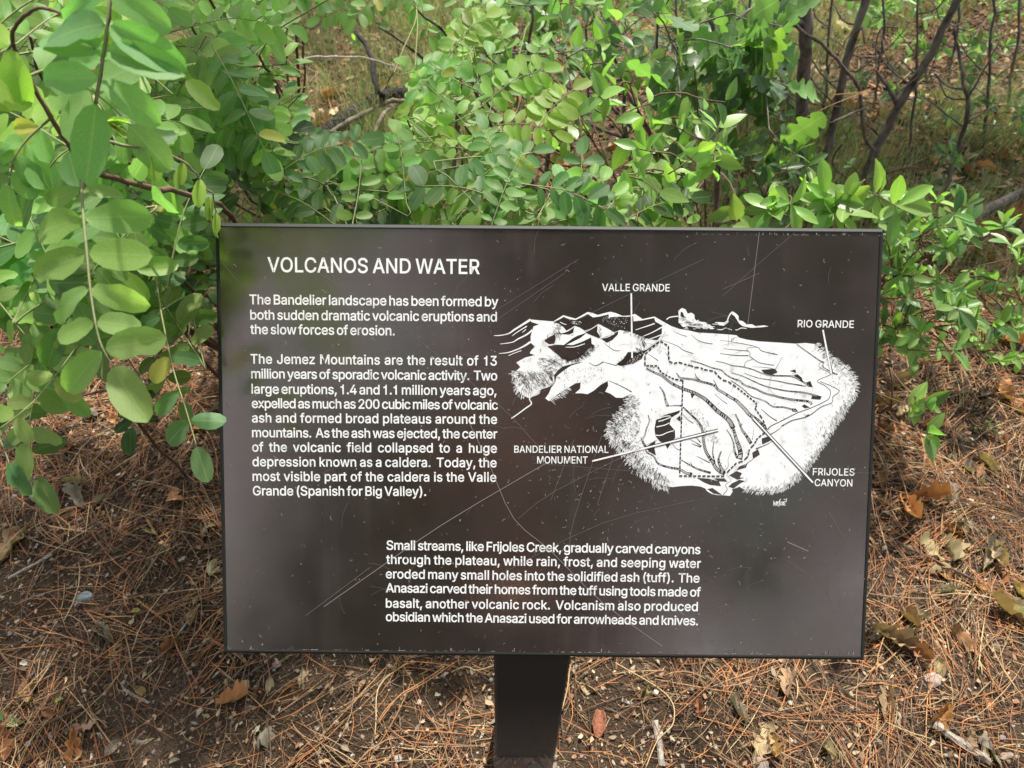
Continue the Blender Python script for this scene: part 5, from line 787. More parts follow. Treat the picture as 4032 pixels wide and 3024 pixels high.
class Plant:
    def __init__(s, name, label, cat, root, group=None):
        s.root = Vector(root); s.e = thing(name, label, cat, s.root, group); s.nodes = []; s.n = 0
    def stem(s, pts, r0, r1, mat=M_TWIG, name='branch', sides=6, smooth=4, wob=0.004):
        q = smooth_pts([Vector(p) for p in pts], smooth) if smooth else [Vector(p) for p in pts]
        q = [q[0]] + [p + rv(min(wob, (p - q[i]).length * .05)) for i, p in enumerate(q[1:-1])] + [q[-1]]
        n = len(q); rad = [r0 + (r1 - r0) * i / (n - 1) for i in range(n)]
        V, Q = tube([p - s.root for p in q], rad, sides, jitter=.25); s.nodes += q
        return link(name, py_mesh(name, V, Q, True), mat, s.e)
    def near(s, p): return min(s.nodes, key=lambda q: (q - p).length + max(0, q.z - p.z) * .3)
    def frond(s, pts, pairs, L, col, nrm=None, start=.18, fold=.0, jit=.16, W=1.08, taper=.75, hang=0.0, attach=True, thorn=False, ang=67):
        q = smooth_pts([Vector(p) for p in pts], 5)
        pre = []
        if attach and s.nodes:
            a = s.near(q[0])
            if .01 < (a - q[0]).length < .45:
                d = q[0] - a; t = (q[min(2, len(q) - 1)] - q[0]).normalized() * d.length * .4
                pre = [a, a + d * .33 + UP * .01, q[0] - t * .35]
        full = smooth_pts(pre + q, 2) if pre else q
        b = full[0]; n = len(full); rw = .0009 * (L / .04) ** .5
        V, Q = tube([p - b for p in full], [rw * (1.5 - .8 * i / (n - 1)) for i in range(n)], 4)
        ro = link('leaf_stalk', py_mesh('leaf_stalk', V, Q, True), M_RACHIS, s.e, loc=b - s.root)
        m = len(q); N0 = (nrm or (UP * .75 + Vector((0, -.45, .25)))).normalized()
        tc_ = vary(rnd.choice(col), .06)
        for i in range(pairs):
            t = start + (1 - start) * i / pairs; f = t * (m - 1); k = min(int(f), m - 2); p = q[k].lerp(q[k + 1], f - k)
            T = (q[k + 1] - q[k]).normalized(); B = T.cross(N0).normalized(); l = L * (1 - (1 - taper) * abs(t - .5) * 1.6) * rnd.uniform(.72, 1.15)
            for sd in (-1, 1):
                if rnd.random() < .04: continue
                a = math.radians(rnd.gauss(ang, 9)); dr = (T * math.cos(a) + B * sd * math.sin(a)) + rv(.07) - UP * (.12 + hang)
                nn = N0 + rv(jit) + B * sd * (-fold)
                M_ = Matrix.Translation(p - b + dr * .002) @ basis(dr, nn) @ Matrix.Diagonal((l * W * rnd.uniform(.9, 1.12), l, l, 1))
                link('leaflet', rnd.choice(LOC), None, ro, M=M_, color=vary(tc_ if rnd.random() > .012 else (.38, .38, .09), .12)); s.n += 1
        T = (q[-1] - q[-2]).normalized()
        M_ = Matrix.Translation(q[-1] - b) @ basis(T - UP * .1, N0 + rv(.1)) @ Matrix.Diagonal((L * W * 1.1, L * 1.1, L * 1.1, 1))
        link('leaflet', rnd.choice(LOC), None, ro, M=M_, color=vary(tc_, .1)); s.n += 1
    def leaves_on(s, pts, n, L, meshes, col, nrm=None, whorl=False, mat=M_TWIG, r=.0012, name='leaf', twig=True, sp=.16, attach=True):
        q = smooth_pts([Vector(p) for p in pts], 4)
        pre = []
        if attach and s.nodes:
            a = s.near(q[0]); 
            if .012 < (a - q[0]).length < .5: pre = [a, a.lerp(q[0], .5) + UP * .012]
        full = smooth_pts(pre + q, 2) if pre else q
        b = full[0]; V, Q = tube([p - b for p in full], [r * (1.6 - .9 * i / (len(full) - 1)) for i in range(len(full))], 4)
        ro = link('twig', py_mesh('twig', V, Q, True), mat, s.e, loc=b - s.root); m = len(q); N0 = (nrm or Vector((0, -.3, 1))).normalized()
        for i in range(n):
            t = (i + .6) / n if not whorl else 1 - rnd.random() * .18
            f = min(t, .999) * (m - 1); k = min(int(f), m - 2); p = q[k].lerp(q[k + 1], f - k); T = (q[k + 1] - q[k]).normalized()
            ph = i * 2.4 + rnd.gauss(0, .3); A = T.cross(N0); A.normalize(); Bn = T.cross(A)
            side = A * math.cos(ph) + Bn * math.sin(ph)
            dr = T * rnd.uniform(.25, .7) + side + rv(.1); dr.normalize()
            nn = (N0 * .9 + T * .5 + rv(.22)); l = L * rnd.uniform(.65, 1.15)
            M_ = Matrix.Translation(p - b + dr * .003) @ basis(dr, nn) @ Matrix.Diagonal((l, l, l, 1))
            link(name, rnd.choice(meshes), None, ro, M=M_, color=vary(rnd.choice(col), sp)); s.n += 1
def clear(p, pad=25):               # keep plants out of the sign itself
    x, y, d = proj(p)
    if 470 - pad < x < 1900 + pad and 480 - pad * .2 < y < 1420 and d < 1.20: return False
    if 640 < x < 885 and 40 < y < 285 and d < 2.3: return False      # the gap through which the charred branches show
    return d > .35

# ------------------------------------------------------------------ the locust by the sign's left edge
A = Plant('locust_sapling', 'locust sapling arching in front at the left, its big pale leaflets hanging beside the sign', 'shrub', (-.42, 1.22, gz(-.42, 1.22)))
A.stem([(-.42, 1.22, -.01), (-.36, 1.16, .4), P(560, 560, 1.22), P(500, 466, 1.14), P(430, 427, .98), P(320, 404, .82), P(232, 380, .74), P(175, 366, .72)], .0052, .0026)
A.stem([P(172, 362, .72), P(155, 325, .71), P(110, 255, .69), P(60, 165, .67), P(28, 92, .65), P(33, 58, .63), P(60, 28, .61), P(95, 18, .60), P(150, 38, .59), P(190, 72, .58), P(206, 108, .57)], .0024, .0009, M_TWIG)
A.stem([P(153, 325, .71), P(185, 310, .70), P(202, 292, .69), P(225, 266, .68)], .002, .001, M_TWIG)
A.stem([P(206, 236, .70), P(222, 130, .66), P(233, 40, .62), P(244, -60, .58)], .0018, .0011, M_TWIG)
A.stem([P(320, 404, .82), P(262, 330, .80), P(206, 236, .70)], .002, .0016, M_TWIG)
CAMN = Vector((0, -.62, .78))
fr = lambda *a, **k: A.frond([P(*p) for p in a[0]], *a[1:], **k)
fr([(176, 372, .72), (178, 440, .705), (187, 540, .69), (197, 640, .68), (215, 735, .67), (245, 793, .66)], 6, .053, G_BR, nrm=CAMN, start=.12, W=.98, ang=78)
fr([(240, -70, .56), (233, 37, .56), (222, 127, .57), (207, 225, .58)], 4, .055, G_BR, nrm=CAMN, start=.18, W=.92, ang=88)
fr([(150, 318, .73), (105, 290, .74), (60, 262, .75), (0, 232, .76), (-60, 200, .77)], 5, .042, G_BR, nrm=CAMN)
fr([(207, 213, .72), (245, 262, .73), (285, 300, .75), (310, 330, .77), (336, 400, .80)], 4, .040, G_MID, nrm=CAMN)
fr([(60, 165, .67), (110, 150, .68), (165, 172, .68), (235, 225, .69), (280, 270, .70)], 4, .045, G_BR, nrm=CAMN)
fr([(30, 90, .65), (0, 130, .66), (-30, 190, .68)], 3, .045, G_YEL, nrm=CAMN)
fr([(110, 255, .70), (60, 300, .70), (30, 345, .70), (20, 400, .71)], 4, .042, G_BR, nrm=CAMN)
fr([(206, 238, .80), (175, 300, .80), (120, 345, .80), (75, 410, .81)], 5, .044, G_MID, nrm=CAMN)
# young drooping growth
A.stem([P(200, 296, .69), P(262, 312, .70), P(330, 322, .72), P(395, 350, .76), P(430, 385, .80), P(460, 430, .88), P(466, 462, .98)], .0017, .0007, M_RACHIS, name='young_shoot')
for (x, y, d) in [(334, 326, .72), (393, 350, .76), (431, 387, .80), (452, 425, .86), (466, 460, .95)]:
    for sd in (-1, 1):
        b0 = P(x, y, d) - A.root; dr = (P(x + sd * 6, y + 50, d) - P(x, y, d)) + rv(.002); L = .027 * rnd.uniform(.8, 1.15)
        link('young_leaflet', LOC[3], None, A.e, M=Matrix.Translation(b0) @ basis(dr, CAMN + Vector((sd * 1.1, 0, 0)) + rv(.2)) @ Matrix.Diagonal((L * .8, L, L, 1)), color=vary(G_YEL[0]))
for k in range(9):
    b0 = P(228, 262, .68) - A.root; a = rnd.uniform(-.5, .9); dr = P(228 + 60 * math.cos(a), 262 + 40 * math.sin(a) + rnd.uniform(-8, 20), .67) - P(228, 262, .68)
    link('young_leaflet', LOC[3], None, A.e, M=Matrix.Translation(b0 + dr * .25 * rnd.random()) @ basis(dr, CAMN + rv(.5)) @ Matrix.Diagonal((.010, .02, .02, 1)), color=vary(G_YEL[1]))
# lower fronds
B = Plant('locust_sapling', 'lower locust sprout with fresh leaflets over the needle litter at the far left', 'shrub', (-.80, 1.12, gz(-.8, 1.12)))
B.stem([(-.80, 1.12, -.01), P(250, 840, 1.25), P(262, 700, 1.08), P(235, 600, .95), P(200, 540, .90)], .0035, .0015)
B.stem([P(262, 700, 1.08), P(300, 640, 1.02), P(345, 570, .96)], .002, .0012)
B.stem([P(250, 840, 1.25), P(150, 860, 1.2), P(40, 900, 1.1)], .002, .0012)
frb = lambda *a, **k: B.frond([P(*p) for p in a[0]], *a[1:], **k)
frb([(200, 600, .92), (200, 690, .88), (150, 770, .86), (90, 848, .84), (43, 893, .82), (0, 925, .81)], 5, .038, G_FRESH, nrm=CAMN)
frb([(335, 590, .97), (350, 686, .95), (375, 800, .93), (402, 886, .91), (425, 965, .90)], 5, .040, G_MID, nrm=CAMN, start=.05)
frb([(300, 830, 1.10), (292, 880, 1.08), (284, 925, 1.06)], 3, .036, G_DARK, nrm=CAMN)
frb([(20, 860, 1.0), (60, 960, .98), (85, 1030, .97)], 2, .046, G_MID, nrm=CAMN)
frb([(-40, 880, 1.0), (0, 950, .98), (20, 1000, .97)], 2, .042, G_MID, nrm=CAMN)
frb([(140, 660, 1.0), (80, 640, .98), (20, 620, .97), (-40, 605, .96)], 5, .048, G_BR, nrm=CAMN)
frb([(170, 560, .98), (110, 585, .96), (50, 600, .95), (-30, 620, .94)], 5, .052, G_BR, nrm=CAMN)
frb([(240, 600, 1.05), (295, 640, 1.05), (345, 700, 1.06), (385, 740, 1.06)], 4, .036, G_MID, nrm=CAMN)
frb([(300, 700, 1.12), (335, 760, 1.1), (365, 830, 1.09), (390, 870, 1.08)], 4, .032, G_MID, nrm=CAMN)
Z = Plant('locust_seedling', 'single round green leaflet reaching in at the lower left corner', 'plant', (-.83, .55, gz(-.83, .55)))
Z.stem([(-.83, .55, -.005), (-.80, .55, .1), P(-40, 1520, 1.25)], .0015, .0008)
Z.frond([P(-60, 1500, 1.25), P(-30, 1515, 1.24), P(-14, 1530, 1.23)], 1, .024, G_BR, nrm=CAMN, W=1.3)

# fill shrubs: stems first, then compound leaves grown towards them
def locust(label, root, tips, regions, L, seed, group=None, maxn=290, br=.005, matb=M_TWIG, pairs=(5, 7), face=.0):
    rnd.seed(seed); p = Plant('locust_shrub', label, 'shrub', (root[0], root[1], gz(root[0], root[1])), group); r0 = p.root - UP * .01
    for tp in tips:
        t = P(*tp) if not isinstance(tp, Vector) else tp
        mid = r0.lerp(t, .45) + rv(.03); mid.z = max(mid.z, .05) + .04
        p.stem([r0, mid, r0.lerp(t, .75) + rv(.02) + UP * .03, t], br, br * .35, matb)
    for (x0, x1, y0, y1, d0, d1, n, cols) in regions:
        k = 0; tries = 0
        while k < n and tries < n * 8 and p.n < maxn - 15:
            tries += 1
            d = rnd.uniform(d0, d1); c = P(rnd.uniform(x0, x1), rnd.uniform(y0, y1), d)
            if c.z < .06 + gz(c.x, c.y): continue
            ln = L * rnd.uniform(2.6, 4.2); az = rnd.uniform(0, 6.283); dr = Vector((math.cos(az), math.sin(az), rnd.uniform(-.55, .15))).normalized()
            if rnd.random() < face: az = rnd.uniform(.25, 2.9); dr = Vector((math.cos(az), .68 * math.sin(az), .60 * math.sin(az) - .1)).normalized() * rnd.choice((1, 1, -1))
            a = p.near(c)
            if (c - a).dot(dr) < 0 and rnd.random() > face: dr = -dr; dr.z = -abs(dr.z) * .6
            q0 = c - dr * ln * .5; q2 = c + dr * ln * .5 - UP * ln * .08
            if not (clear(q0) and clear(q2) and clear(c)): continue
            if min(q0.z, q2.z) < .04: continue
            p.frond([q0, c + UP * ln * .05, q2], rnd.randint(*pairs), L * rnd.uniform(.85, 1.12), cols, nrm=(UP + rv(.2) + Vector((0, -.42, 0))) if face < .1 else CAMN + UP * .25 + rv(.16), W=rnd.uniform(.95, 1.1), jit=.16 if face < .1 else .11); k += 1
    return p
locust('tall pale green locust shrub filling the upper left corner', (-1.0, 1.55), [(60, 60, 1.0), (150, 250, 1.05), (20, 420, 1.1), (260, 120, 1.0), (90, 520, 1.15)],
       [(-60, 330, -40, 300, .85, 1.1, 14, G_BR), (-60, 300, 200, 560, .95, 1.2, 12, G_MID + G_BR)], .048, 21, face=.75, maxn=299)
locust('locust shrub with a dark upright stem left of the sign top', (-.62, 1.95), [(425, -40, 1.35), (415, 60, 1.33), (560, 120, 1.4), (300, 60, 1.3), (640, 60, 1.5)],
       [(240, 680, -30, 150, 1.15, 1.5, 15, G_BR), (250, 600, 100, 280, 1.2, 1.5, 10, G_MID + G_BR)], .042, 22, face=.75, maxn=299, br=.007)
# its leading stem as in the picture
locust('bushy locust shrub in half shade just left above the sign', (-.55, 1.75), [(470, 300, 1.3), (600, 280, 1.35), (360, 260, 1.25), (560, 420, 1.4)],
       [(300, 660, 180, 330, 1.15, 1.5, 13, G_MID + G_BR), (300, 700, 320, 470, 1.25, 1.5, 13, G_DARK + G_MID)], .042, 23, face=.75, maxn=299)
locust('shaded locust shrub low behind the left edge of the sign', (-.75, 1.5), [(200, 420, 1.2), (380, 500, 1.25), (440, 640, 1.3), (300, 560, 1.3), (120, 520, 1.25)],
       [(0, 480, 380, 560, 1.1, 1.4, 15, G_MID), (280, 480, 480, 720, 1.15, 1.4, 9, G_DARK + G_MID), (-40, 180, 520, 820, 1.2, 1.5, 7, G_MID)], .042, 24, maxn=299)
C1 = locust('locust shrub whose neat leaves stand up behind the sign top left of centre', (-.15, 1.75), [(760, 300, 1.4), (880, 260, 1.42), (1000, 330, 1.45), (700, 400, 1.3)],
       [(640, 1000, 250, 330, 1.3, 1.5, 6, G_MID + G_BR), (620, 1080, 330, 480, 1.22, 1.42, 12, G_MID)], .043, 25, face=.75, maxn=299)
locust('locust shrub with bluish leaves behind the middle of the sign top', (.35, 1.85), [(1150, 330, 1.45), (1280, 380, 1.4), (1050, 220, 1.5), (1350, 420, 1.35)],
       [(900, 1250, 150, 330, 1.4, 1.65, 8, G_BR), (1000, 1430, 340, 480, 1.22, 1.45, 11, G_MID + G_BR)], .042, 26, face=.75, maxn=299)
locust('bright yellow green locust branch at the top edge right of the black branches', (.1, 2.35), [(900, 20, 1.7), (1000, 60, 1.75), (820, 60, 1.8), (1150, 10, 1.7)],
       [(780, 1080, -30, 90, 1.6, 1.9, 12, G_FRESH), (880, 1080, 80, 250, 1.5, 1.8, 8, G_BR)], .040, 27, face=.75, matb=M_BARK, br=.008)
locust('small locust shoots in dry grass near the top left of the picture', (-.9, 2.9), [(450, 20, 2.0), (620, -20, 2.1), (680, 60, 2.2)],
       [(380, 740, -30, 100, 1.8, 2.3, 15, G_MID + G_BR)], .040, 28, face=.75)
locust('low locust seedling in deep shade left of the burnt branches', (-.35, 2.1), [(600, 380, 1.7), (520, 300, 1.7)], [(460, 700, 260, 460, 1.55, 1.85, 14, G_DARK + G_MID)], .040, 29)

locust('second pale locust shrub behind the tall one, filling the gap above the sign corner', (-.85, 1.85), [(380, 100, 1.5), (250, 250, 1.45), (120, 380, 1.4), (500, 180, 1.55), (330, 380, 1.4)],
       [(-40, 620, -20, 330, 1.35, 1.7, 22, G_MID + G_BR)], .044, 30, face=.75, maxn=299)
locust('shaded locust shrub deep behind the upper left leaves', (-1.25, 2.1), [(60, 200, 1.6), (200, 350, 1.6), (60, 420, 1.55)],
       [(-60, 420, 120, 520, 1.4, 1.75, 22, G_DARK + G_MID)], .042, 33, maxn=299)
locust('low locust runners with blue green leaves right behind the sign top', (.15, 1.55), [(1200, 430, 1.3), (950, 430, 1.3), (700, 450, 1.28)],
       [(560, 1420, 410, 482, 1.18, 1.35, 10, G_MID + G_DARK)], .038, 34, face=.75, maxn=299)
locust('fresh locust sprout with large rounded leaflets beside the upper left edge of the sign', (-.62, 1.3), [(330, 560, 1.02), (250, 480, .95), (410, 640, 1.05), (120, 450, .9)],
       [(0, 400, 440, 640, .86, 1.05, 11, G_BR + G_MID), (180, 400, 620, 760, .98, 1.12, 4, G_MID), (-30, 160, 620, 800, .9, 1.1, 5, G_BR)], .046, 35, face=.75, maxn=299)
locust('tall background locust with leaves dappled by sun at the top right of the picture', (1.3, 4.3), [(1620, -20, 3.2), (1500, 30, 3.2), (1760, -30, 3.1)],
       [(1440, 1900, -40, 60, 2.8, 3.6, 22, G_FRESH + G_MID)], .05, 36, maxn=299)
locust('locust undergrowth in dappled light behind the top centre bush', (.5, 3.4), [(1200, 60, 2.8), (1050, 100, 2.7), (1350, 40, 2.8)],
       [(950, 1500, -20, 230, 2.3, 3.1, 24, G_FRESH + G_MID + G_DARK)], .046, 37, maxn=299)
# hand placed fronds facing the camera above the sign
rnd.seed(31)
for pts, n, L in [([(937, 215, 1.42), (985, 290, 1.40), (1040, 318, 1.40), (1066, 205, 1.42)][:0] or [(1025, 310, 1.42), (1058, 240, 1.43), (1066, 180, 1.45), (1060, 120, 1.46)], 5, .036), ([(1035, 310, 1.40), (985, 245, 1.40), (925, 185, 1.42), (880, 140, 1.44)], 4, .037),
                  ([(878, 440, 1.25), (873, 390, 1.26), (868, 340, 1.27), (858, 290, 1.28)], 4, .034), ([(762, 480, 1.2), (772, 430, 1.22), (778, 380, 1.24), (782, 330, 1.26)], 4, .032), ([(1225, 480, 1.25), (1228, 430, 1.25), (1215, 390, 1.26)], 3, .032), ([(1330, 480, 1.25), (1320, 420, 1.25), (1290, 385, 1.26), (1260, 375, 1.27)], 4, .034)]:
    C1.frond([P(*p) for p in pts], n, L, G_BR, nrm=CAMN, start=.1, attach=len(pts) > 3 and pts[0][0] < 1100)

# ------------------------------------------------------------------ glossy broad-leaved shrubs
def broad(label, root, tips, regions, L, meshes, seed, name='glossy_shrub', cat='shrub', br=.004, whorl=False, nper=(5, 8), mat=M_TWIG, leafname='leaf', maxn=295):
    rnd.seed(seed); p = Plant(name, label, cat, (root[0], root[1], gz(root[0], root[1]))); r0 = p.root - UP * .01
    for tp in tips:
        t = P(*tp) if not isinstance(tp, Vector) else tp; mid = r0.lerp(t, .5) + rv(.02); mid.z = max(.03, mid.z)
        p.stem([r0, mid, t], br, br * .35, mat)
    for (x0, x1, y0, y1, d0, d1, n, cols, up) in regions:
        k = 0; tries = 0
        while k < n and tries < n * 10 and p.n < maxn - 10:
            tries += 1; c = P(rnd.uniform(x0, x1), rnd.uniform(y0, y1), rnd.uniform(d0, d1))
            g = gz(c.x, c.y)
            if c.z < g + .02 or not clear(c): continue
            az = rnd.uniform(0, 6.283); dr = Vector((math.cos(az), math.sin(az), up + rnd.uniform(-.2, .3))).normalized(); ln = L * rnd.uniform(1.1, 2.2)
            a = p.near(c)
            if (c - a).dot(dr) < 0: dr.x = -dr.x; dr.y = -dr.y
            q0, q1 = c - dr * ln * .6, c + dr * ln * .4
            if q0.z < g + .005: q0.z = g + .005
            if not clear(q0) or not clear(q1): continue
            p.leaves_on([q0, q0.lerp(q1, .5) + rv(.004), q1], rnd.randint(*nper), L, meshes, cols, nrm=Vector((0, -.35, 1)) + rv(.15), whorl=whorl, mat=mat, name=leafname); k += 1
    return p
g = G(1800, 520); broad('glossy shrub with large bright leaf clusters poking above the sign top right', (.78, 1.62), [(1800, 430, 1.36), (1720, 450, 1.36), (1870, 400, 1.5)],
      [(1690, 1900, 395, 470, 1.3, 1.45, 8, G_FRESH, .3)], .062, OBO + OVA[:1], 41, whorl=True)
broad('dense low shrub with small shiny leaves hugging the right edge of the sign', (1.0, 1.72), [(1980, 520, 1.75), (1930, 600, 1.7), (2050, 560, 1.8), (1950, 700, 1.75)],
      [(1905, 2075, 455, 560, 1.55, 1.8, 18, G_FRESH + G_MID, .6), (1905, 2080, 560, 760, 1.6, 1.85, 24, G_FRESH + G_MID, .6)], .046, OBO, 42, whorl=True, nper=(5, 8))
broad('looser shiny-leaved shrub behind the dense one at the right edge of the sign', (1.15, 1.9), [(1990, 500, 1.9), (1930, 560, 1.85), (2060, 600, 1.95), (1990, 680, 1.9)],
      [(1900, 2200, 450, 770, 1.75, 2.1, 26, G_FRESH + G_MID, .6)], .048, OBO, 57, whorl=True, nper=(6, 8))
broad('sprig of pointed green leaves leaning out right of the sign below the dense shrub', (.98, 1.36), [(1925, 880, 1.5)],
      [(1900, 1990, 840, 920, 1.42, 1.5, 3, G_FRESH, .2)], .052, OVA, 43, whorl=True, nper=(5, 6))
broad('small sprout with tiny leaves at the right edge below the burnt stub', (1.55, 1.75), [(2180, 700, 2.0), (2120, 760, 2.0), (2200, 640, 2.0)],
      [(2060, 2212, 600, 700, 1.85, 2.1, 12, G_MID, .6), (2110, 2200, 700, 800, 1.85, 2.0, 8, G_FRESH, .6)], .034, OBO, 44, whorl=True)
broad('shrub with pointed yellow green leaves above the middle right sign edge', (.62, 1.95), [(1360, 180, 1.5), (1350, 300, 1.5), (1480, 380, 1.4), (1250, 250, 1.6), (1560, 330, 1.4), (1500, 150, 1.6)],
      [(1180, 1560, 180, 340, 1.4, 1.7, 14, G_FRESH + G_MID, .2), (1380, 1620, 300, 475, 1.3, 1.5, 10, G_FRESH, .3), (1100, 1400, 60, 200, 1.6, 1.9, 8, G_DARK + G_MID, .2)], .056, OVA, 45, nper=(4, 6))
broad('shady broad-leaved bush across the top middle of the picture', (.55, 2.7), [(1150, 40, 2.1), (1300, 30, 2.1), (1050, 120, 2.1), (1420, 60, 2.1)],
      [(1000, 1480, -30, 180, 1.8, 2.3, 34, G_DARK + G_MID + G_FRESH, .1)], .062, OVA, 46, nper=(4, 6), mat=M_BARK, br=.009)
broad('low leafy seedlings in the shade behind the right half of the sign', (1.0, 2.1), [(1650, 430, 1.9), (1720, 360, 2.0)],
      [(1580, 1760, 330, 470, 1.75, 2.1, 10, G_DARK + G_MID, .5)], .050, OBO, 47, whorl=True)
for i, (x, y, n_, lab) in enumerate([(2150, 320, 9, 'pale green seedling cluster at the right edge above the leaning branch'), (1990, 290, 7, 'small bluish seedling between the two leaning grey stems'), (1310, 160, 8, 'bright seedling clump in sunny litter behind the top centre bush'),
                                     (2150, 60, 9, 'green seedling in the top right corner'), (2115, 945, 3, 'tiny lime sprig in the oak leaf litter right of the sign'), (1640, 230, 6, 'small seedling beside the thin vertical stem')]):
    c = G(x, y); broad(lab, (c.x, c.y), [c + UP * .06], [(x - 45, x + 45, y - 35, y + 5, (c - Vector(CAMP)).length * .86, (c - Vector(CAMP)).length * .92, 0, G_MID, .5)], .02, OBO, 60 + i, name='seedling', cat='seedling')
    rnd.seed(70 + i); pl = None
    pl = [o for o in COL.objects if o.get('label') == lab][0]
    for k in range(n_ * 3):
        a = rnd.uniform(0, 6.28); rr = rnd.uniform(0, .10 if n_ > 3 else .03); h = rnd.uniform(.02, .10 if n_ > 3 else .04); L = rnd.uniform(.014, .028) if n_ > 3 else .014
        bpt = Vector((rr * math.cos(a), rr * math.sin(a), h)); dr = Vector((math.cos(a + rnd.gauss(0, .8)), math.sin(a + rnd.gauss(0, .8)), .4))
        Vt, Qt = tube([Vector((bpt.x * .4, bpt.y * .4, 0)), Vector((bpt.x * .8, bpt.y * .8, h * .6)), bpt], .0009, 4)
        st = link('stalk', py_mesh('stalk', Vt, Qt), M_RACHIS, pl)
        link('leaf', rnd.choice(OBO), None, st, M=Matrix.Translation(bpt) @ basis(dr, UP + rv(.3)) @ Matrix.Diagonal((L * 1.2, L, L, 1)), color=vary(rnd.choice(G_FRESH + G_MID)))
broad('leafy understory plant among the thicket stems at the right', (1.75, 2.75), [(1900, 380, 2.6), (2000, 330, 2.6)], [(1850, 2060, 300, 440, 2.4, 2.8, 9, G_DARK + G_MID, .5)], .045, OBO, 48, whorl=True)
broad('small green bush in the clearing at the top right between two stems', (1.9, 4.2), [(1930, 30, 3.6), (1990, 60, 3.5), (1880, 60, 3.6)], [(1850, 2040, 0, 110, 3.2, 3.8, 16, G_FRESH + G_MID, .5)], .05, OBO, 49, whorl=True)
broad('weedy green plant at the far right edge above the leaning branch', (2.3, 3.0), [(2150, 250, 2.9), (2190, 200, 3.0)], [(2080, 2230, 170, 330, 2.7, 3.1, 13, G_MID + G_DARK, .5)], .04, OBO, 50, whorl=True)
broad('low weeds in the top right corner', (2.7, 3.9), [(2150, 40, 3.6), (2060, 60, 3.6)], [(2060, 2230, 0, 150, 3.2, 3.7, 15, G_FRESH + G_MID, .5)], .045, OBO, 55, whorl=True)
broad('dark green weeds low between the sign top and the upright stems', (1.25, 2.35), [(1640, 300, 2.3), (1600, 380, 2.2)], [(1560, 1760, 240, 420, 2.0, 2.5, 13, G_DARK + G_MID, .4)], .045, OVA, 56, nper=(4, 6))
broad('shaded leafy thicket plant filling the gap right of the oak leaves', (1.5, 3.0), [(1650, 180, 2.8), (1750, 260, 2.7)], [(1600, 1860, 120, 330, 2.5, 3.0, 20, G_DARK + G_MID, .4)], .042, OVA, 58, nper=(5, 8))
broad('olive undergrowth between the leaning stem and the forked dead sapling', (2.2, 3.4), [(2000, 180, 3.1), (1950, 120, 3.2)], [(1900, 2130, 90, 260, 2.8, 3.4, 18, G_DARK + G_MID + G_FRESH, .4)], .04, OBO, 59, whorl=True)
broad('bright leafy growth in the clearing left of the straight upright stem', (1.3, 4.4), [(1620, 40, 3.7), (1550, 70, 3.6)], [(1480, 1740, 0, 120, 3.3, 3.9, 20, G_FRESH, .4)], .05, OVA, 66, nper=(5, 8))
broad('sunny weeds in the grass between the black branches and the top centre bush', (.2, 3.9), [(1000, 60, 3.4), (900, 90, 3.3)], [(760, 1120, 0, 150, 3.0, 3.7, 14, G_FRESH + G_MID, .6)], .04, OBO, 67, whorl=True)
# oak
rnd.seed(51)
O = Plant('oak_sapling', 'oak sapling with shiny lobed leaves and a pale bent stem behind the sign top', 'tree', G(1555, 520))
O.stem([G(1555, 520) - UP * .01, PY(1552, 487, 1.98), PY(1548, 427, 1.99), PY(1557, 333, 2.0), PY(1555, 217, 2.0), PY(1560, 120, 2.0), PY(1530, 40, 1.98)], .011, .005, M_BARK, 'trunk')
O.stem([PY(1556, 180, 2.0), PY(1600, 130, 1.95), PY(1660, 60, 1.9)], .004, .002, M_BARK); O.stem([PY(1556, 180, 2.0), PY(1490, 150, 1.9), PY(1450, 90, 1.85)], .004, .002, M_BARK)
O.stem([PY(1555, 217, 2.0), PY(1630, 190, 1.9), PY(1690, 130, 1.88)], .004, .002, M_BARK)
k = 0
while k < 32:
    c = P(rnd.uniform(1430, 1700), rnd.uniform(-10, 320 if rnd.random() < .7 else 200), rnd.uniform(1.7, 2.05)); az = rnd.uniform(0, 6.28)
    dr = Vector((math.cos(az), math.sin(az) - .3, -.15)).normalized(); O.leaves_on([c - dr * .03, c, c + dr * .03], rnd.randint(2, 4), .105, OAK, G_DARK + G_MID, nrm=Vector((0, -.4, 1)) + rv(.2), mat=M_BARK, name='leaf'); k += 1
# thicket stems on the right, and dead wood
def woody(name, label, cat, pts, r0, r1, mat, part='trunk', extra=(), wob=.004):
    root = Vector(pts[0]); p = Plant(name, label, cat, root)
    if not extra:
        q = smooth_pts([Vector(a) for a in pts], 5); q = [q[0]] + [a + rv(min(wob, (a - q[i]).length * .06)) for i, a in enumerate(q[1:])]
        n_ = len(q); V, Q = tube([a - root for a in q], [r0 + (r1 - r0) * i / (n_ - 1) for i in range(n_)], 8, jitter=.3)
        COL.objects.unlink(p.e); bpy.data.objects.remove(p.e); o = link(name, py_mesh(name, V, Q, True), mat, None, loc=root); tag(o, label, cat); return o
    p.stem(pts, r0, r1, mat, part, 8, 5, wob)
    main_ = list(p.nodes)
    for k in range(5 if name == 'tree_stem' else 3):
        a = main_[int(len(main_) * rnd.uniform(.25, .95))]; az = rnd.uniform(0, 6.28); d1 = Vector((math.cos(az), math.sin(az), rnd.uniform(-.1, .8))) * rnd.uniform(.08, .2)
        p.stem([a, a + d1 * .5 + rv(.012), a + d1 + UP * .02, a + d1 * 1.6 + rv(.03)], .0035, .0012, mat, 'branch', 5, 3, wob)
    for e in extra: p.stem(e[0], e[1], e[2], mat, 'branch', 6, 4, wob)
    return p
rnd.seed(52)
Yb = G(1705, 425).y
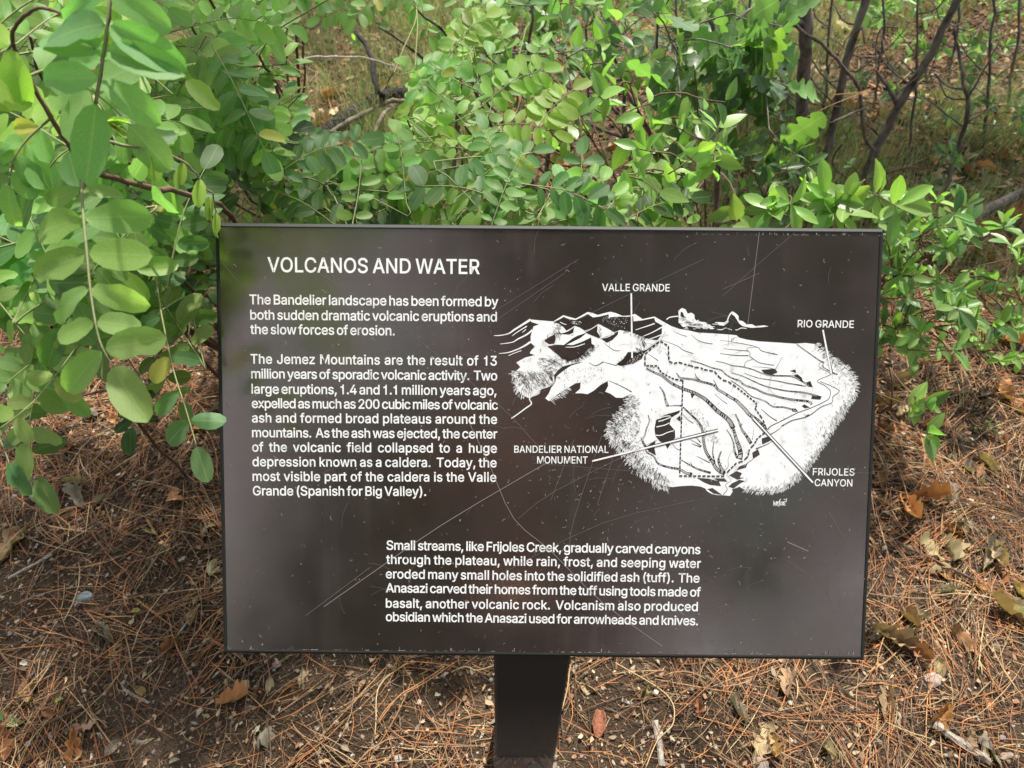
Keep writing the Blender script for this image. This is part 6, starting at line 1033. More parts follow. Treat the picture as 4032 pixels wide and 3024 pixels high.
woody('tree_stem', 'straight grey upright stem, thickest of the thicket, above the right half of the sign', 'tree', [G(1700, 440) - UP * .03, PY(1710, 400, Yb), PY(1725, 330, Yb), PY(1735, 190, Yb), PY(1740, 60, Yb - .03), PY(1744, -90, Yb - .05)], .023, .018, M_BARK, extra=[([PY(1737, 60, Yb - .03), PY(1700, 15, Yb - .2), PY(1660, -30, Yb - .3)], .008, .004)])
Yb = G(1770, 420).y
woody('tree_stem', 'crooked grey stem just right of the straight upright one', 'tree', [G(1768, 430) - UP * .03, PY(1785, 333, Yb), PY(1808, 233, Yb), PY(1825, 150, Yb), PY(1848, 67, Yb), PY(1872, -5, Yb), PY(1890, -90, Yb)], .015, .011, M_BARK, extra=[([PY(1845, 75, Yb), PY(1862, 60, Yb - .05), PY(1868, 95, Yb - .08)], .006, .003)])
Yb = G(1861, 440).y
woody('tree_stem', 'thick leaning stem slanting up to the top right from beside the sign', 'tree', [G(1858, 450) - UP * .03, PY(1871, 377, Yb), PY(1891, 323, Yb), PY(1915, 280, Yb), PY(1941, 227, Yb), PY(1975, 173, Yb), PY(2015, 110, Yb), PY(2041, 50, Yb), PY(2068, 0, Yb), PY(2100, -80, Yb)], .017, .010, M_BARK,
      extra=[([PY(1935, 222, Yb), PY(1915, 185, Yb - .03), PY(1888, 150, Yb - .05)], .007, .003), ([PY(1893, 328, Yb), PY(1868, 297, Yb - .05), PY(1862, 230, Yb - .06), PY(1850, 180, Yb - .08), PY(1808, 127, Yb - .15), PY(1758, 83, Yb - .2), PY(1682, 37, Yb - .3), PY(1635, 17, Yb - .35), PY(1575, 52, Yb - .4)], .006, .0045),
             ([PY(1866, 233, Yb - .06), PY(1830, 250, Yb - .15), PY(1790, 265, Yb - .2)], .0035, .002)])
Yb = G(1700, 310).y
woody('tree_stem', 'slim dark upright stem left of the thick grey one', 'tree', [G(1700, 322) - UP * .03, PY(1703, 250, Yb), PY(1698, 133, Yb), PY(1695, 0, Yb), PY(1690, -60, Yb)], .010, .008, M_BARK)
Yb = G(2025, 470).y
woody('dead_sapling', 'thin forked leafless sapling near the right edge', 'tree', [G(2020, 480) - UP * .03, PY(2055, 360, Yb), PY(2085, 267, Yb), PY(2091, 213, Yb), PY(2082, 187, Yb), PY(2075, 133, Yb), PY(2060, 60, Yb)], .009, .004, M_BARK,
      extra=[([PY(2085, 267, Yb), PY(2105, 255, Yb), PY(2125, 243, Yb)], .004, .0015), ([PY(2083, 275, Yb), PY(2030, 235, Yb), PY(1990, 205, Yb)], .0035, .0015), ([PY(2088, 265, Yb), PY(2140, 270, Yb), PY(2180, 268, Yb)], .003, .0015), ([PY(2091, 213, Yb), PY(2120, 160, Yb), PY(2160, 90, Yb)], .004, .002)])
woody('fallen_branch', 'thick bare grey branch reaching down from the right edge behind the sign corner', 'branch', [G(2250, 420, .16), G(2212, 415, .14), G(2125, 460, .10), G(2068, 485, .07), G(2010, 525, .03), G(1960, 560, .0)], .020, .010, M_BARK, wob=.006)
rc = G(2180, 790)
woody('burnt_stub', 'short dark broken stub with a pale snapped top at the right edge', 'branch', [rc - UP * .02, rc + Vector((.02, 0, .1)), rc + Vector((.0, .02, .22))], .010, .008, M_BARK)
rnd.seed(62)
for xb, yb, xt, r_, lab in [(1610, 330, 1625, .006, 'thin upright stem just left of the slim dark one'), (1655, 360, 1668, .005, 'hair thin upright stem left of the thick grey one'), (1775, 300, 1800, .006, 'thin straight stem between the straight and the crooked grey stems'), (1895, 240, 1905, .006, 'thin stem rising behind the crooked grey stem'),
                            (1960, 360, 1985, .005, 'thin olive stem right of the leaning stem'), (2130, 330, 2150, .006, 'thin upright stem right of the forked dead sapling'), (2180, 260, 2205, .007, 'brown upright stem nearest the top right corner'), (1450, 300, 1462, .005, 'thin dark stem left of the oak leaves'),
                            (1270, 330, 1262, .006, 'thin dark stem in the top centre bush'), (1120, 260, 1110, .006, 'thin stem left of the top centre bush'), (2050, 200, 2075, .007, 'short brown stem behind the forked dead sapling')]:
    b_g = G(xb, yb); yy = b_g.y
    woody('tree_stem', lab, 'tree', [b_g - UP * .02, PY(xb + (xt - xb) * .3 + rnd.uniform(-6, 6), yb * .66, yy), PY(xb + (xt - xb) * .7 + rnd.uniform(-6, 6), yb * .3, yy - .04), PY(xt, -70, yy - .05)], r_, r_ * .6, M_BARK, extra=[([PY(xb + (xt - xb) * .4, yb * .5, yy), PY(xb + rnd.choice((-40, 40)), yb * .36, yy - .05), PY(xb + rnd.choice((-70, 70)), yb * .2, yy - .08)], r_ * .5, .0012)])
# charred wood left of centre
woody('charred_log', 'thick charred branch lying in the grass upper left of centre', 'log', [G(690, 300, .02), G(737, 262, .05), G(787, 228, .06), G(837, 204, .07), G(887, 202, .06), G(950, 175, .04)], .030, .022, M_CHAR, extra=[([G(837, 204, .07), G(822, 205, .16), G(806, 165, .2), G(804, 130, .22), G(770, 67, .26)], .013, .008)], wob=.007)
woody('fallen_branch', 'peeling brown branch lying just in front of the charred log', 'branch', [G(700, 300, .05), G(745, 268, .09), G(805, 236, .11), G(850, 218, .12), G(905, 222, .10)], .011, .008, M_BARK, wob=.005)
woody('fallen_branch', 'short burnt grey branch behind the leaves above the sign centre', 'branch', [G(940, 160, .05), G(985, 152, .06), G(1035, 147, .05)], .017, .015, M_BARK)
woody('bare_twig', 'long pale bare twig crossing in front of the charred branches', 'twig', [G(650, 128, .28), G(690, 122, .28), G(775, 124, .26), G(848, 142, .24), G(900, 170, .2)], .0045, .002, M_PALE)
woody('bare_twig', 'curved grey stem dipping below the charred log', 'twig', [G(870, 225, .1), G(834, 242, .1), G(814, 275, .1), G(802, 330, .06)], .009, .006, M_BARK)
woody('tree_stem', 'thin straight dark stem rising above the sign left of centre', 'tree', [G(968, 430) - UP * .02, PY(978, 380, G(968, 430).y), PY(990, 250, G(968, 430).y), PY(993, 160, G(968, 430).y - .1), PY(994, 85, G(968, 430).y - .15)], .013, .006, M_BARK)
woody('tree_stem', 'slender brown stem standing behind the pointed leaves right of the sign centre', 'tree', [G(1412, 500) - UP * .02, PY(1400, 433, G(1412, 500).y), PY(1362, 350, G(1412, 500).y), PY(1350, 267, G(1412, 500).y), PY(1347, 140, G(1412, 500).y)], .009, .005, M_BARK)
rnd.seed(53)
spots = [((1475, 20), (1760, 250)), ((1600, 240), (1500, 420)), ((1480, 270), (1560, 380)), ((2140, 30), (2010, 190)), ((1940, 60), (1870, 160)), ((1630, 310), (1620, 470)), ((1820, 310), (1862, 440)), ((2212, 120), (2110, 180)), ((1350, 100), (1480, 260)), ((600, 20), (680, 160)), ((1120, 180), (1300, 200)), ((2000, 560), (1910, 620))]
words_ = ['bare arching twig high between oak leaves and the thick upright stem', 'fine bare twig crossing above the sign right of the oak stem', 'short grey twig slanting behind the oak stem', 'forked grey twig right of the long leaning stem', 'thin twig hanging between the crooked and leaning stems',
          'small upright dead twig behind the leaf cluster on the sign top', 'curved bare twig rising from the leaf cluster at the sign top right', 'grey twig entering from the upper right edge', 'fine dark twig among the pointed leaves at top centre', 'bare twig over the grass in the upper left', 'thin twig lying across the shade at top centre', 'bleached twig over the low shrub at the right edge of the sign']
for (a, c), w in zip(spots, words_):
    p0, p1 = G(*a), G(*c); h0, h1 = rnd.uniform(.1, .35), rnd.uniform(.01, .12); p0 = G(a[0], a[1], h0); p1 = G(c[0], c[1], h1)
    woody('bare_twig', w, 'twig', [p0, p0.lerp(p1, .35) + rv(.03), p0.lerp(p1, .7) + rv(.03), p1], .0035, .0022, rnd.choice([M_BARK, M_PALE, M_TWIG]))

# ------------------------------------------------------------------ litter things one can point at
def lay(name, label, mesh, x, y, L, az, col, cat, group=None, tilt=.15, lift=.006, W=1.0):
    p = G(x, y); z = gz(p.x, p.y) + lift; p = Vector((p.x, p.y, z)); dr = Vector((math.cos(az), math.sin(az), rnd.gauss(0, tilt)))
    o = link(name, mesh, None, None, M=Matrix.Translation(p - dr * L * .5) @ basis(dr, UP + rv(tilt)) @ Matrix.Diagonal((L * W, L, L, 1)), color=col)
    return tag(o, label, cat, group)
rnd.seed(54)
TAN, PTAN, ORG, RST, GRY, YEL = (.32, .21, .12), (.42, .32, .19), (.40, .20, .085), (.25, .11, .055), (.27, .22, .17), (.52, .47, .20)
for a in [('dead_oak_leaf', 'large mottled tan oak leaf lying at the left edge below the locust', DOAK[0], 35, 1190, .11, 1.35, TAN), ('dead_oak_leaf', 'golden tan lobed oak leaf on the needles right of the post', DOAK[0], 1640, 1610, .085, 1.1, PTAN),
          ('dead_oak_leaf', 'broken brown half leaf left of the golden oak leaf', DOAK[1], 1590, 1545, .05, 2.1, GRY), ('dead_oak_leaf', 'orange brown leaf beside the sign left edge under the sprout', DOAK[0], 425, 930, .085, .6, ORG), ('dead_oak_leaf', 'bright orange brown oak leaf in the litter at the far right', DOAK[0], 2170, 880, .10, -1.0, ORG),
          ('dead_oak_leaf', 'pale golden oak leaf just left of the bright orange one', DOAK[2], 2120, 860, .10, .15, PTAN), ('dead_oak_leaf', 'reddish orange curled leaf below the green sprig right of the sign', DOAK[2], 2020, 980, .11, -.5, RST), ('dead_oak_leaf', 'dull grey brown oak leaf right of the sign above its lower corner', DOAK[1], 2130, 1210, .08, .9, GRY),
          ('dead_oak_leaf', 'small orange leaf by the lower right corner of the sign', DOAK[0], 1935, 1365, .045, .4, ORG), ('dead_leaf', 'long yellow brown leaf blade above the bare soil left of the sign', DOVA[1], 402, 1143, .065, .1, (.42, .27, .11)), ('dead_leaf', 'pale speckled leaf tucked against the left edge of the sign', DOVA[2], 463, 1225, .05, 1.4, (.45, .42, .28)),
          ('dead_leaf', 'cream twin leaf scrap left of the lower sign edge', DOVA[0], 425, 1300, .022, 1.2, (.50, .46, .28)), ('dead_leaf', 'yellow leaf scrap in the needles left of the sign corner', DOVA[2], 297, 1325, .022, .3, (.42, .35, .13)), ('dead_leaf', 'pale green fallen leaflet flat on the needles near the bottom left', DOVA[2], 35, 1565, .038, .05, (.42, .46, .22)),
          ('dead_leaf', 'small lime leaflet on the litter near the bottom left', DOVA[0], 133, 1518, .018, .4, (.40, .48, .16)), ('dead_leaf', 'twisted pale grey leaf at the right edge low down', DOAK[1], 2190, 1340, .085, -1.1, (.45, .42, .33)), ('dead_leaf', 'mustard curled leaf touching the pale grey one at the right edge', DOVA[0], 2200, 1300, .07, -1.3, (.45, .33, .13)),
          ('dead_leaf', 'small white dry petal like leaf on the left soil', DOVA[0], 60, 1440, .025, -.4, (.6, .57, .5)), ('dead_leaf', 'crumpled yellowish leaf shred left of the post', DOVA[1], 655, 1475, .05, -1.5, (.46, .41, .25)), ('dead_leaf', 'crumpled yellowish leaf shred hanging below the sign further left', DOVA[1], 585, 1490, .045, -1.4, (.36, .30, .19)),
          ('dead_oak_leaf', 'large buff oak leaf in the shade behind the thick leaning stem', DOAK[0], 1975, 150, .12, .3, (.5, .33, .2)), ('dead_oak_leaf', 'rusty upright dead leaf near the top right', DOAK[1], 1990, 45, .08, 1.4, RST)]:
    lay(a[0], a[1], a[2], a[3], a[4], a[5], a[6], a[7], 'dead leaf')
# scattered leaves: many alike
zones = [('left of the sign in shade', (0, 460, 880, 1200), 22), ('on soil lower left', (0, 460, 1230, 1659), 14), ('near the post foot', (480, 1850, 1440, 1659), 16), ('right of the sign', (1900, 2212, 800, 1420), 72),
         ('in lower right needles', (1880, 2212, 1430, 1659), 10), ('between the thicket stems', (1560, 2212, 250, 500), 50), ('in the top right clearing', (1780, 2212, 0, 250), 44), ('behind the top bushes', (1050, 1500, 30, 460), 30), ('by the charred log', (600, 1050, 0, 460), 26), ('right of the dense shrub', (2050, 2212, 480, 800), 22)]
kinds = [('tan', TAN), ('pale buff', PTAN), ('orange brown', ORG), ('dark rusty', RST), ('grey brown', GRY)]
USED = set()
for zn, (x0, x1, y0, y1), cnt in zones:
    for k in range(cnt):
        kn, kc = rnd.choice(kinds); big = rnd.random() < .65; x, y = rnd.uniform(x0, x1), rnd.uniform(y0, y1)
        near_ = y > 850; L = rnd.uniform(.04, .085) * (1 if big else .6) * (1.15 if x > 1880 and y < 1420 else 1) if near_ else rnd.uniform(.07, .12)
        az_ = rnd.uniform(0, 6.28); sz_ = ('tiny', 'small', 'middling', 'broad')[min(3, int((L / (1 if near_ else 1.35) - .02) / .015))]
        way = ('right', 'up-right', 'up', 'up-left', 'left', 'down-left', 'down', 'down-right')[int((az_ + .39) / .785) % 8]
        lb_ = f'{sz_} {kn} {big} {way} {zn}'
        if lb_ in USED: continue
        USED.add(lb_)
        lay('dead_oak_leaf' if big else 'dead_leaf', f'{sz_} {kn} {"oak leaf" if big else "dry leaf"}, tip {way}, {zn}', rnd.choice(DOAK if big else DOVA), x, y, L, az_, vary(kc, .15), 'dead leaf', f'{kn} {"oak leaves" if big else "small leaves"} {zn}', tilt=.3, lift=.006 if near_ else .015)
# stick, bark scrap, stones
def stick(label, a, c, r, mat, h=.008, name='stick'):
    p0, p1 = G(*a), G(*c); p0.z = gz(p0.x, p0.y) + h; p1.z = gz(p1.x, p1.y) + h; q = [p0.lerp(p1, t) + rv(r * .12) for t in np.linspace(0, 1, 9)]
    V, Q = tube([v - p0 for v in q], [r * (1 + .12 * math.sin(i * 2.1)) for i in range(9)], 7, jitter=.35)
    o = link(name, py_mesh(name, V, Q), mat, None, loc=p0); return tag(o, label, 'stick')
stick('bleached white broken stick on the ground at the lower right', (2015, 1565), (2138, 1648), .0082, M_PALE, .009)
stick('pale straw twig below the sign right of the post', (1412, 1560), (1430, 1659), .006, M_PALE, .006)
stick('short tan twig on the soil left of the post', (800 / 1.646 / K + 0, 1490), (848 / 1.646 / K + 40, 1520), .003, M_PALE, .004)
stick('light brown straw stick crossing the litter at the lower left', (375, 1115 + 280), (435, 1310), .0022, M_PALE, .012)
stick('thin brown stick in the needles near the lower left corner', (40, 1600), (205, 1518), .003, M_TWIG, .010)
stick('grey stick in the shaded litter left of the sign', (30, 1262), (125, 1215), .003, M_PALE, .012)
stick('broken brown twig lying right of the lower sign corner', (1930, 1180), (2100, 1262), .003, M_TWIG, .014)
stick('small forked twig tip right of the golden oak leaf', (1800, 1560), (1860, 1610), .0025, M_TWIG, .006)
stick('pale twig over the shaded leaves at the right edge of the sign', (1960, 580), (2050, 545), .004, M_PALE, .16)
mst, n, l, b = new_mat('stone'); tc = n.new('ShaderNodeTexCoord'); no = n.new('ShaderNodeTexNoise'); no.inputs['Scale'].default_value = 120; no.inputs['Detail'].default_value = 6; l.new(tc.outputs['Object'], no.inputs['Vector'])
oi = n.new('ShaderNodeObjectInfo'); rr = ramp(n, [(0.3, (.6, .6, .6)), (0.7, (1.25, 1.25, 1.25))]); l.new(no.outputs[0], rr.inputs[0]); mu = N(n, 'ShaderNodeVectorMath', operation='MULTIPLY'); l.new(oi.outputs['Color'], mu.inputs[0]); l.new(rr.outputs[0], mu.inputs[1]); l.new(mu.outputs[0], b.inputs['Base Color']); b.inputs['Roughness'].default_value = .85
def stone(label, x, y, sx, sy, sz, az, col, group=None):
    bm = __import__('bmesh').new(); __import__('bmesh').ops.create_icosphere(bm, subdivisions=2, radius=.5); sd = rnd.uniform(0, 99)
    for v in bm.verts:
        c = v.co * (1 + .5 * noise.noise(v.co * 2.2 + Vector((sd, 0, 0)))); v.co = Vector((max(-.42, min(.42, c.x)) * sx, max(-.4, min(.4, c.y)) * sy, max(-.35, min(.35, c.z)) * sz))
    me = bpy.data.meshes.new('stone'); bm.to_mesh(me); bm.free(); me.materials.append(mst); p = G(x, y)
    o = link('stone', me, None, None, color=col, M=Matrix.Translation((p.x, p.y, gz(p.x, p.y) + sz * .22)) @ Matrix.Rotation(az, 4, 'Z')); return tag(o, label, 'stone', group)
stone('blue grey angular stone in the litter left of the sign', 187, 1297, .040, .026, .020, .4, (.24, .28, .27))
stone('rounded brown stone low at the right of the post', 1640, 1655, .035, .03, .02, 0, (.25, .2, .16)); stone('flat pinkish stone in the litter right of the lower sign corner', 2015, 1470, .045, .034, .018, .2, (.30, .22, .18))
stone('rusty stone half buried left of the post', 600, 1440, .02, .018, .012, .5, (.2, .14, .11)); stone('grey pebble at the foot of the post on the left', 860, 1640, .018, .016, .012, .5, (.3, .28, .25)); stone('light pebble below the sign right of the post', 1415, 1500, .016, .012, .010, .9, (.5, .45, .38))
for k in range(34):
    x, y = rnd.uniform(40, 2170), rnd.uniform(1300, 1655)
    if 480 < x < 1880 and y < 1440: y = rnd.uniform(1450, 1655)
    if 1050 < x < 1240: continue
    s = rnd.uniform(.007, .013); lb_ = (f'{["tiny", "small", "larger"][min(2, int((s - .007) / .002))]} {rnd.choice(["reddish", "grey", "pale"])} pebble in the soil, ' + ('far lower left' if x < 350 else 'left below the sign' if x < 750 else 'just left of the post' if x < 1050 else 'right of the post' if x < 1500 else 'below the right half of the sign' if x < 1850 else 'far lower right'))
    if lb_ in USED: continue
    USED.add(lb_); stone(lb_, x, y, s * 1.2, s, s * .8, rnd.uniform(0, 3), vary((.30, .19, .14) if 'reddish' in lb_ else (.22, .21, .19) if 'grey' in lb_ else (.42, .36, .28), .06), 'foreground pebbles')
# curled red bark scrap by the post
V = []; Q = []; nL, nA = 12, 9
for i in range(nL + 1):
    t = i / nL
    for j in range(nA + 1):
        a = -1.9 + 3.8 * j / nA; r = .011 * (math.sin(math.pi * (t * .86 + .07)) ** .6) * (1 + .25 * noise.noise(Vector((t * 6, a * 2, 1)))); rr_ = r * (1.15 if j in (0, nA) else 1)
        V.append((rr_ * math.sin(a), (t - .5) * .052, rr_ * (1 - math.cos(a)) * .8 + .003 * noise.noise(Vector((t * 9, a * 3, 0)))))
for i in range(nL):
    for j in range(nA): a = i * (nA + 1) + j; Q.append((a, a + 1, a + nA + 2, a + nA + 1))
mb_ = mat_bark('red_bark', (.13, .05, .03), (.36, .15, .09), 160, .8)
me = py_mesh('bark_scrap', V, Q, True); p = G(1293, 1565); o = link('bark_scrap', me, mb_, None, M=Matrix.Translation((p.x, p.y, gz(p.x, p.y) + .004)) @ Matrix.Rotation(-.15, 4, 'Z')); tag(o, 'curled reddish brown bark scrap on the ground right of the post', 'bark')
md = o.modifiers.new('thick', 'SOLIDIFY'); md.thickness = .0012
# grass straws that stand out
rnd.seed(57)
def straw(label, pts, col_m, r=.0011):
    q = smooth_pts([G(*p) for p in pts], 5); V, Q = tube([a - q[0] for a in q], r, 4); return tag(link('straw', py_mesh('straw', V, Q, True), col_m, None, loc=q[0]), label, 'grass stalk')
M_ST = mat_bark('straw', (.46, .33, .16), (.60, .46, .25), 40, .1); M_ST2 = mat_bark('rusty_straw', (.40, .20, .09), (.50, .27, .12), 40, .1)
for i, (pts, mt, lab) in enumerate([([(1212, 1540, .02), (1225, 1490, .03), (1232, 1440, .04), (1240, 1430, .05)], M_ST, 'straw stalk leaning beside the right side of the post'), ([(1395, 1659, .01), (1420, 1600, .02), (1455, 1560, .03), (1440, 1500, .02), (1330, 1432, .02)], M_ST, 'long bent straw right of the post'),
        ([(815, 1560, .01), (850, 1515, .02), (925, 1470, .02), (980, 1432, .02)], M_ST2, 'rust needle bundle crossing left of the post'), ([(815, 1565, .012), (860, 1505, .025), (900, 1480, .02), (960, 1440, .02)], M_ST2, 'second rust needle strand crossing left of the post'),
        ([(880, 1432, .01), (820, 1480, .02), (812, 1560, .02), (810, 1600, .01)], M_ST, 'curved pale straw hanging left of the post'), ([(1065, 1438, .01), (1030, 1448, .02), (1005, 1440, .02), (975, 1452, .01)], M_ST, 'thick yellow straw left of the post top'),
        ([(2212, 600, .3), (2150, 700, .2), (2100, 730, .1)], M_ST, 'long dry grass stalk slanting in from the right edge'), ([(1915, 760, .15), (1990, 640, .2), (2060, 560, .28), (2110, 500, .34)], M_ST, 'pale dry grass stalk rising beside the right edge of the sign'),
        ([(1450, 190, .45), (1440, 260, .4), (1435, 330, .35)], M_ST2, 'pair of rust coloured pine needles caught among the leaves above the sign'), ([(1455, 195, .45), (1420, 270, .38), (1400, 340, .35)], M_ST2, 'single rust pine needle hung across the leaves above the sign'),
        ([(1720, 265, .5), (1800, 225, .5), (1880, 195, .5)], M_ST2, 'rust pine needles lodged across the thicket stems'), ([(1800, 205, .5), (1850, 200, .5), (1885, 197, .5)], M_ST2, 'short rust pine needle lodged on the bent twig')]):
    straw(lab, pts, mt)

# ------------------------------------------------------------------ the pines the place stands under (out of view, behind the photographer and beside the clearing)
def pine(label, x, y, H, r, zc0, crown_r, nclump, seed, keep=None):
    g_ = np.random.default_rng(seed); rnd.seed(seed)
    t = thing('pine_tree', label, 'tree', (x, y, 0), 'pines standing behind the photographer')
    pts = [Vector((.08 * math.sin(i * .7 + seed), .08 * math.cos(i * .9 + seed), -.1 + (H + .1) * i / 12)) for i in range(13)]
    V, Q = tube(pts, [r * (1 - .85 * i / 12) * (1.25 if i == 0 else 1) for i in range(13)], 14, jitter=.08); link('trunk', py_mesh('trunk', V, Q, True), M_PINE, t)
    V, Q = [], []; C = []; nb = 46
    for i in range(nb):
        z = zc0 + (H - zc0) * (i / nb) ** .9; az = i * 2.4 + rnd.gauss(0, .3); R = crown_r * (1 - (z - zc0) / (H - zc0 + .6)) ** .7 * rnd.uniform(.7, 1.1)
        p0 = Vector((0, 0, z)); p1 = Vector((math.cos(az) * R * .6, math.sin(az) * R * .6, z + .1 + R * .02)); p2 = Vector((math.cos(az) * R, math.sin(az) * R, z + .25 + rnd.gauss(0, .1)))
        tube([p0, p1, p2], [.05 * (1 - .6 * i / nb), .03, .01], 5, V, Q)
        for k in range(int(nclump / nb)):
            f = rnd.uniform(.35, 1.05); c = p0.lerp(p2, f) + rv(.22) * (.4 + f); C.append(c)
    link('limbs', py_mesh('limbs', V, Q, True), M_PINE, t)
    C = np.array([tuple(c) for c in C]); W = C + np.array([x, y, 0])
    if keep is not None: C = C[np.array([keep(w) for w in W])]
    n = len(C); per = 64
    d = g_.normal(0, 1, (n, per, 3)); d[:, :, 2] += .35; d /= np.linalg.norm(d, axis=2, keepdims=True); L = g_.uniform(.11, .19, (n, per, 1))
    s = np.cross(d, g_.normal(0, 1, (n, per, 3))); s /= np.linalg.norm(s, axis=2, keepdims=True); s *= .0075
    off = g_.normal(0, .04, (n, per, 3)); b0 = C[:, None, :] + off
    Vn = np.stack([b0 - s, b0 + s, b0 + d * L], axis=2).reshape(-1, 3); Fn = np.arange(len(Vn)).reshape(-1, 3)
    pal = np.array([[.05, .085, .03], [.065, .10, .035], [.085, .12, .045]]); c = np.repeat(pal[g_.integers(0, 3, n * per)], 3, axis=0)
    o = link('foliage', np_mesh('foliage', Vn, Fn, False, c), M_PNEEDLE, t); o['kind'] = 'stuff'
# boughs cut along the sun's direction: hand-set openings and noise shape sun and shade
def keep(w):
    k = w[2] / SUN_DIR.z; x, y = w[0] - SUN_DIR.x * k, w[1] - SUN_DIR.y * k
    v = noise.noise(Vector((x * 1.1 + 3.3, y * 1.1, 1))) + .5 * noise.noise(Vector((x * 2.6, y * 2.6, 5)))
    for (cx, cy, rx, ry, s) in [(.12, .45, .7, .3, .9), (-.3, 1.3, 1.3, .55, .45), (1.15, 1.65, .4, .3, .5), (1.4, 2.3, .8, .35, -.3), (1.9, 3.2, .8, .5, .25), (-.9, 2.2, .7, .4, -.4), (-.75, .85, .55, .4, -.9), (-.55, .1, .6, .35, .8), (1.0, .8, .4, .4, .3), (.6, 3.2, .6, .4, .5), (2.2, 3.6, .5, .3, .5)]:
        v += s * math.exp(-((x - cx) / rx) ** 2 - ((y - cy) / ry) ** 2)
    return v < .06

pine('reddish trunked ponderosa straight behind the photographer', .8, -4.6, 12.5, .32, 1.8, 3.0, 3400, 4)
pine('ponderosa behind the photographer to the right', 4.4, -5.0, 11.0, .25, 4.6, 2.4, 1300, 5)
pine('young ponderosa behind the photographer to the left', -1.3, -5.0, 4.2, .10, .3, 1.6, 1500, 8)
pine('unseen ponderosa right of the clearing, boughs thinned to shape the shade on the ground', 3.6, 3.6, 10.5, .22, 4.0, 3.8, 3600, 6, keep)
pine('unseen ponderosa left of the clearing, boughs thinned to shape the light around the sign', -3.3, 4.4, 10.5, .22, 4.4, 4.0, 4200, 7, keep)


# ------------------------------------------------------------------ the person taking the picture (mirrored as the dark shape in the sign)
import bmesh
def skin_mesh(name, chains, mat, parent, sub_=1, root=0):
    """chains: lists of (x, y, z, radius); equal first points are welded"""
    V = []; E = []; Rr = []; key = {}
    for ch in chains:
        prev = None
        for (x, y, z, r) in ch:
            k = (round(x, 4), round(y, 4), round(z, 4))
            if k not in key: key[k] = len(V); V.append((x, y, z)); Rr.append(r)
            i = key[k]
            if prev is not None and prev != i: E.append((prev, i))
            prev = i
    me = bpy.data.meshes.new(name); me.from_pydata(V, E, []); o = link(name, me, mat, parent)
    sk = o.modifiers.new('skin', 'SKIN'); sk.use_smooth_shade = True
    for i, sv in enumerate(me.skin_vertices[0].data): sv.radius = (Rr[i], Rr[i] * (.72 if Rr[i] > .09 else 1)); sv.use_root = (i == root)
    ss = o.modifiers.new('sub', 'SUBSURF'); ss.levels = ss.render_levels = sub_; return o
def plain(name, c, r=.8):
    m, n, l, b = new_mat(name); b.inputs['Base Color'].default_value = (*c, 1); b.inputs['Roughness'].default_value = r
    tc = n.new('ShaderNodeTexCoord'); no = n.new('ShaderNodeTexNoise'); no.inputs['Scale'].default_value = 30; l.new(tc.outputs['Object'], no.inputs['Vector'])
    bp = n.new('ShaderNodeBump'); bp.inputs['Strength'].default_value = .2; l.new(no.outputs[0], bp.inputs['Height']); l.new(bp.outputs[0], b.inputs['Normal']); return m
M_SKIN, M_SHIRT, M_JEANS, M_HAIR, M_SHOE = plain('skin', (.42, .25, .18), .5), plain('maroon_shirt', (.045, .02, .018)), plain('dark_trousers', (.02, .02, .025)), plain('brown_hair', (.03, .018, .012), .6), plain('dark_shoes', (.02, .018, .016), .6)
ps = thing('person', 'person in dark maroon holding up a phone, only a dark reflection in the sign', 'person', (0, -.50, 0))
C = [[(0, 0, .95, .155), (0, .0, 1.08, .14), (0, .01, 1.22, .15), (0, .01, 1.36, .165), (0, .0, 1.44, .10), (0, .01, 1.50, .062), (0, .03, 1.56, .06)]]
for s_ in (-1, 1):
    C.append([(0, 0, .95, .155), (s_ * .09, 0, .86, .10), (s_ * .10, .02, .68, .085), (s_ * .10, .02, .48, .062), (s_ * .10, 0, .30, .055), (s_ * .10, -.02, .09, .042), (s_ * .10, .03, .05, .042), (s_ * .11, .14, .035, .034)])
    C.append([(0, .01, 1.36, .165), (s_ * .16, 0, 1.41, .07), (s_ * .22, .03, 1.30, .055), (s_ * .24, .12, 1.20, .045), (s_ * .18, .26, 1.33, .038), (s_ * .115, .385, 1.47, .026), (s_ * .10, .42, 1.50, .030)])
skin_mesh('body', C, M_SKIN, ps)
# clothes follow the same joints, a little fuller
C = [[(0, 0, .93, .175), (0, .0, 1.08, .162), (0, .01, 1.22, .172), (0, .01, 1.36, .185), (0, .0, 1.45, .09)]]
for s_ in (-1, 1): C.append([(0, .01, 1.36, .185), (s_ * .16, 0, 1.41, .088), (s_ * .22, .03, 1.30, .074), (s_ * .24, .10, 1.22, .062)])
skin_mesh('shirt', C, M_SHIRT, ps)
C = []
for s_ in (-1, 1): C.append([(0, 0, .94, .165), (s_ * .09, 0, .86, .115), (s_ * .10, .02, .68, .10), (s_ * .10, .02, .48, .08), (s_ * .10, 0, .30, .075), (s_ * .10, -.01, .11, .07)])
skin_mesh('trousers', C, M_JEANS, ps)
for s_ in (-1, 1): skin_mesh('shoe', [[(s_ * .10, -.05, .05, .045), (s_ * .10, .04, .05, .05), (s_ * .11, .16, .038, .042), (s_ * .11, .20, .032, .03)]], M_SHOE, ps)
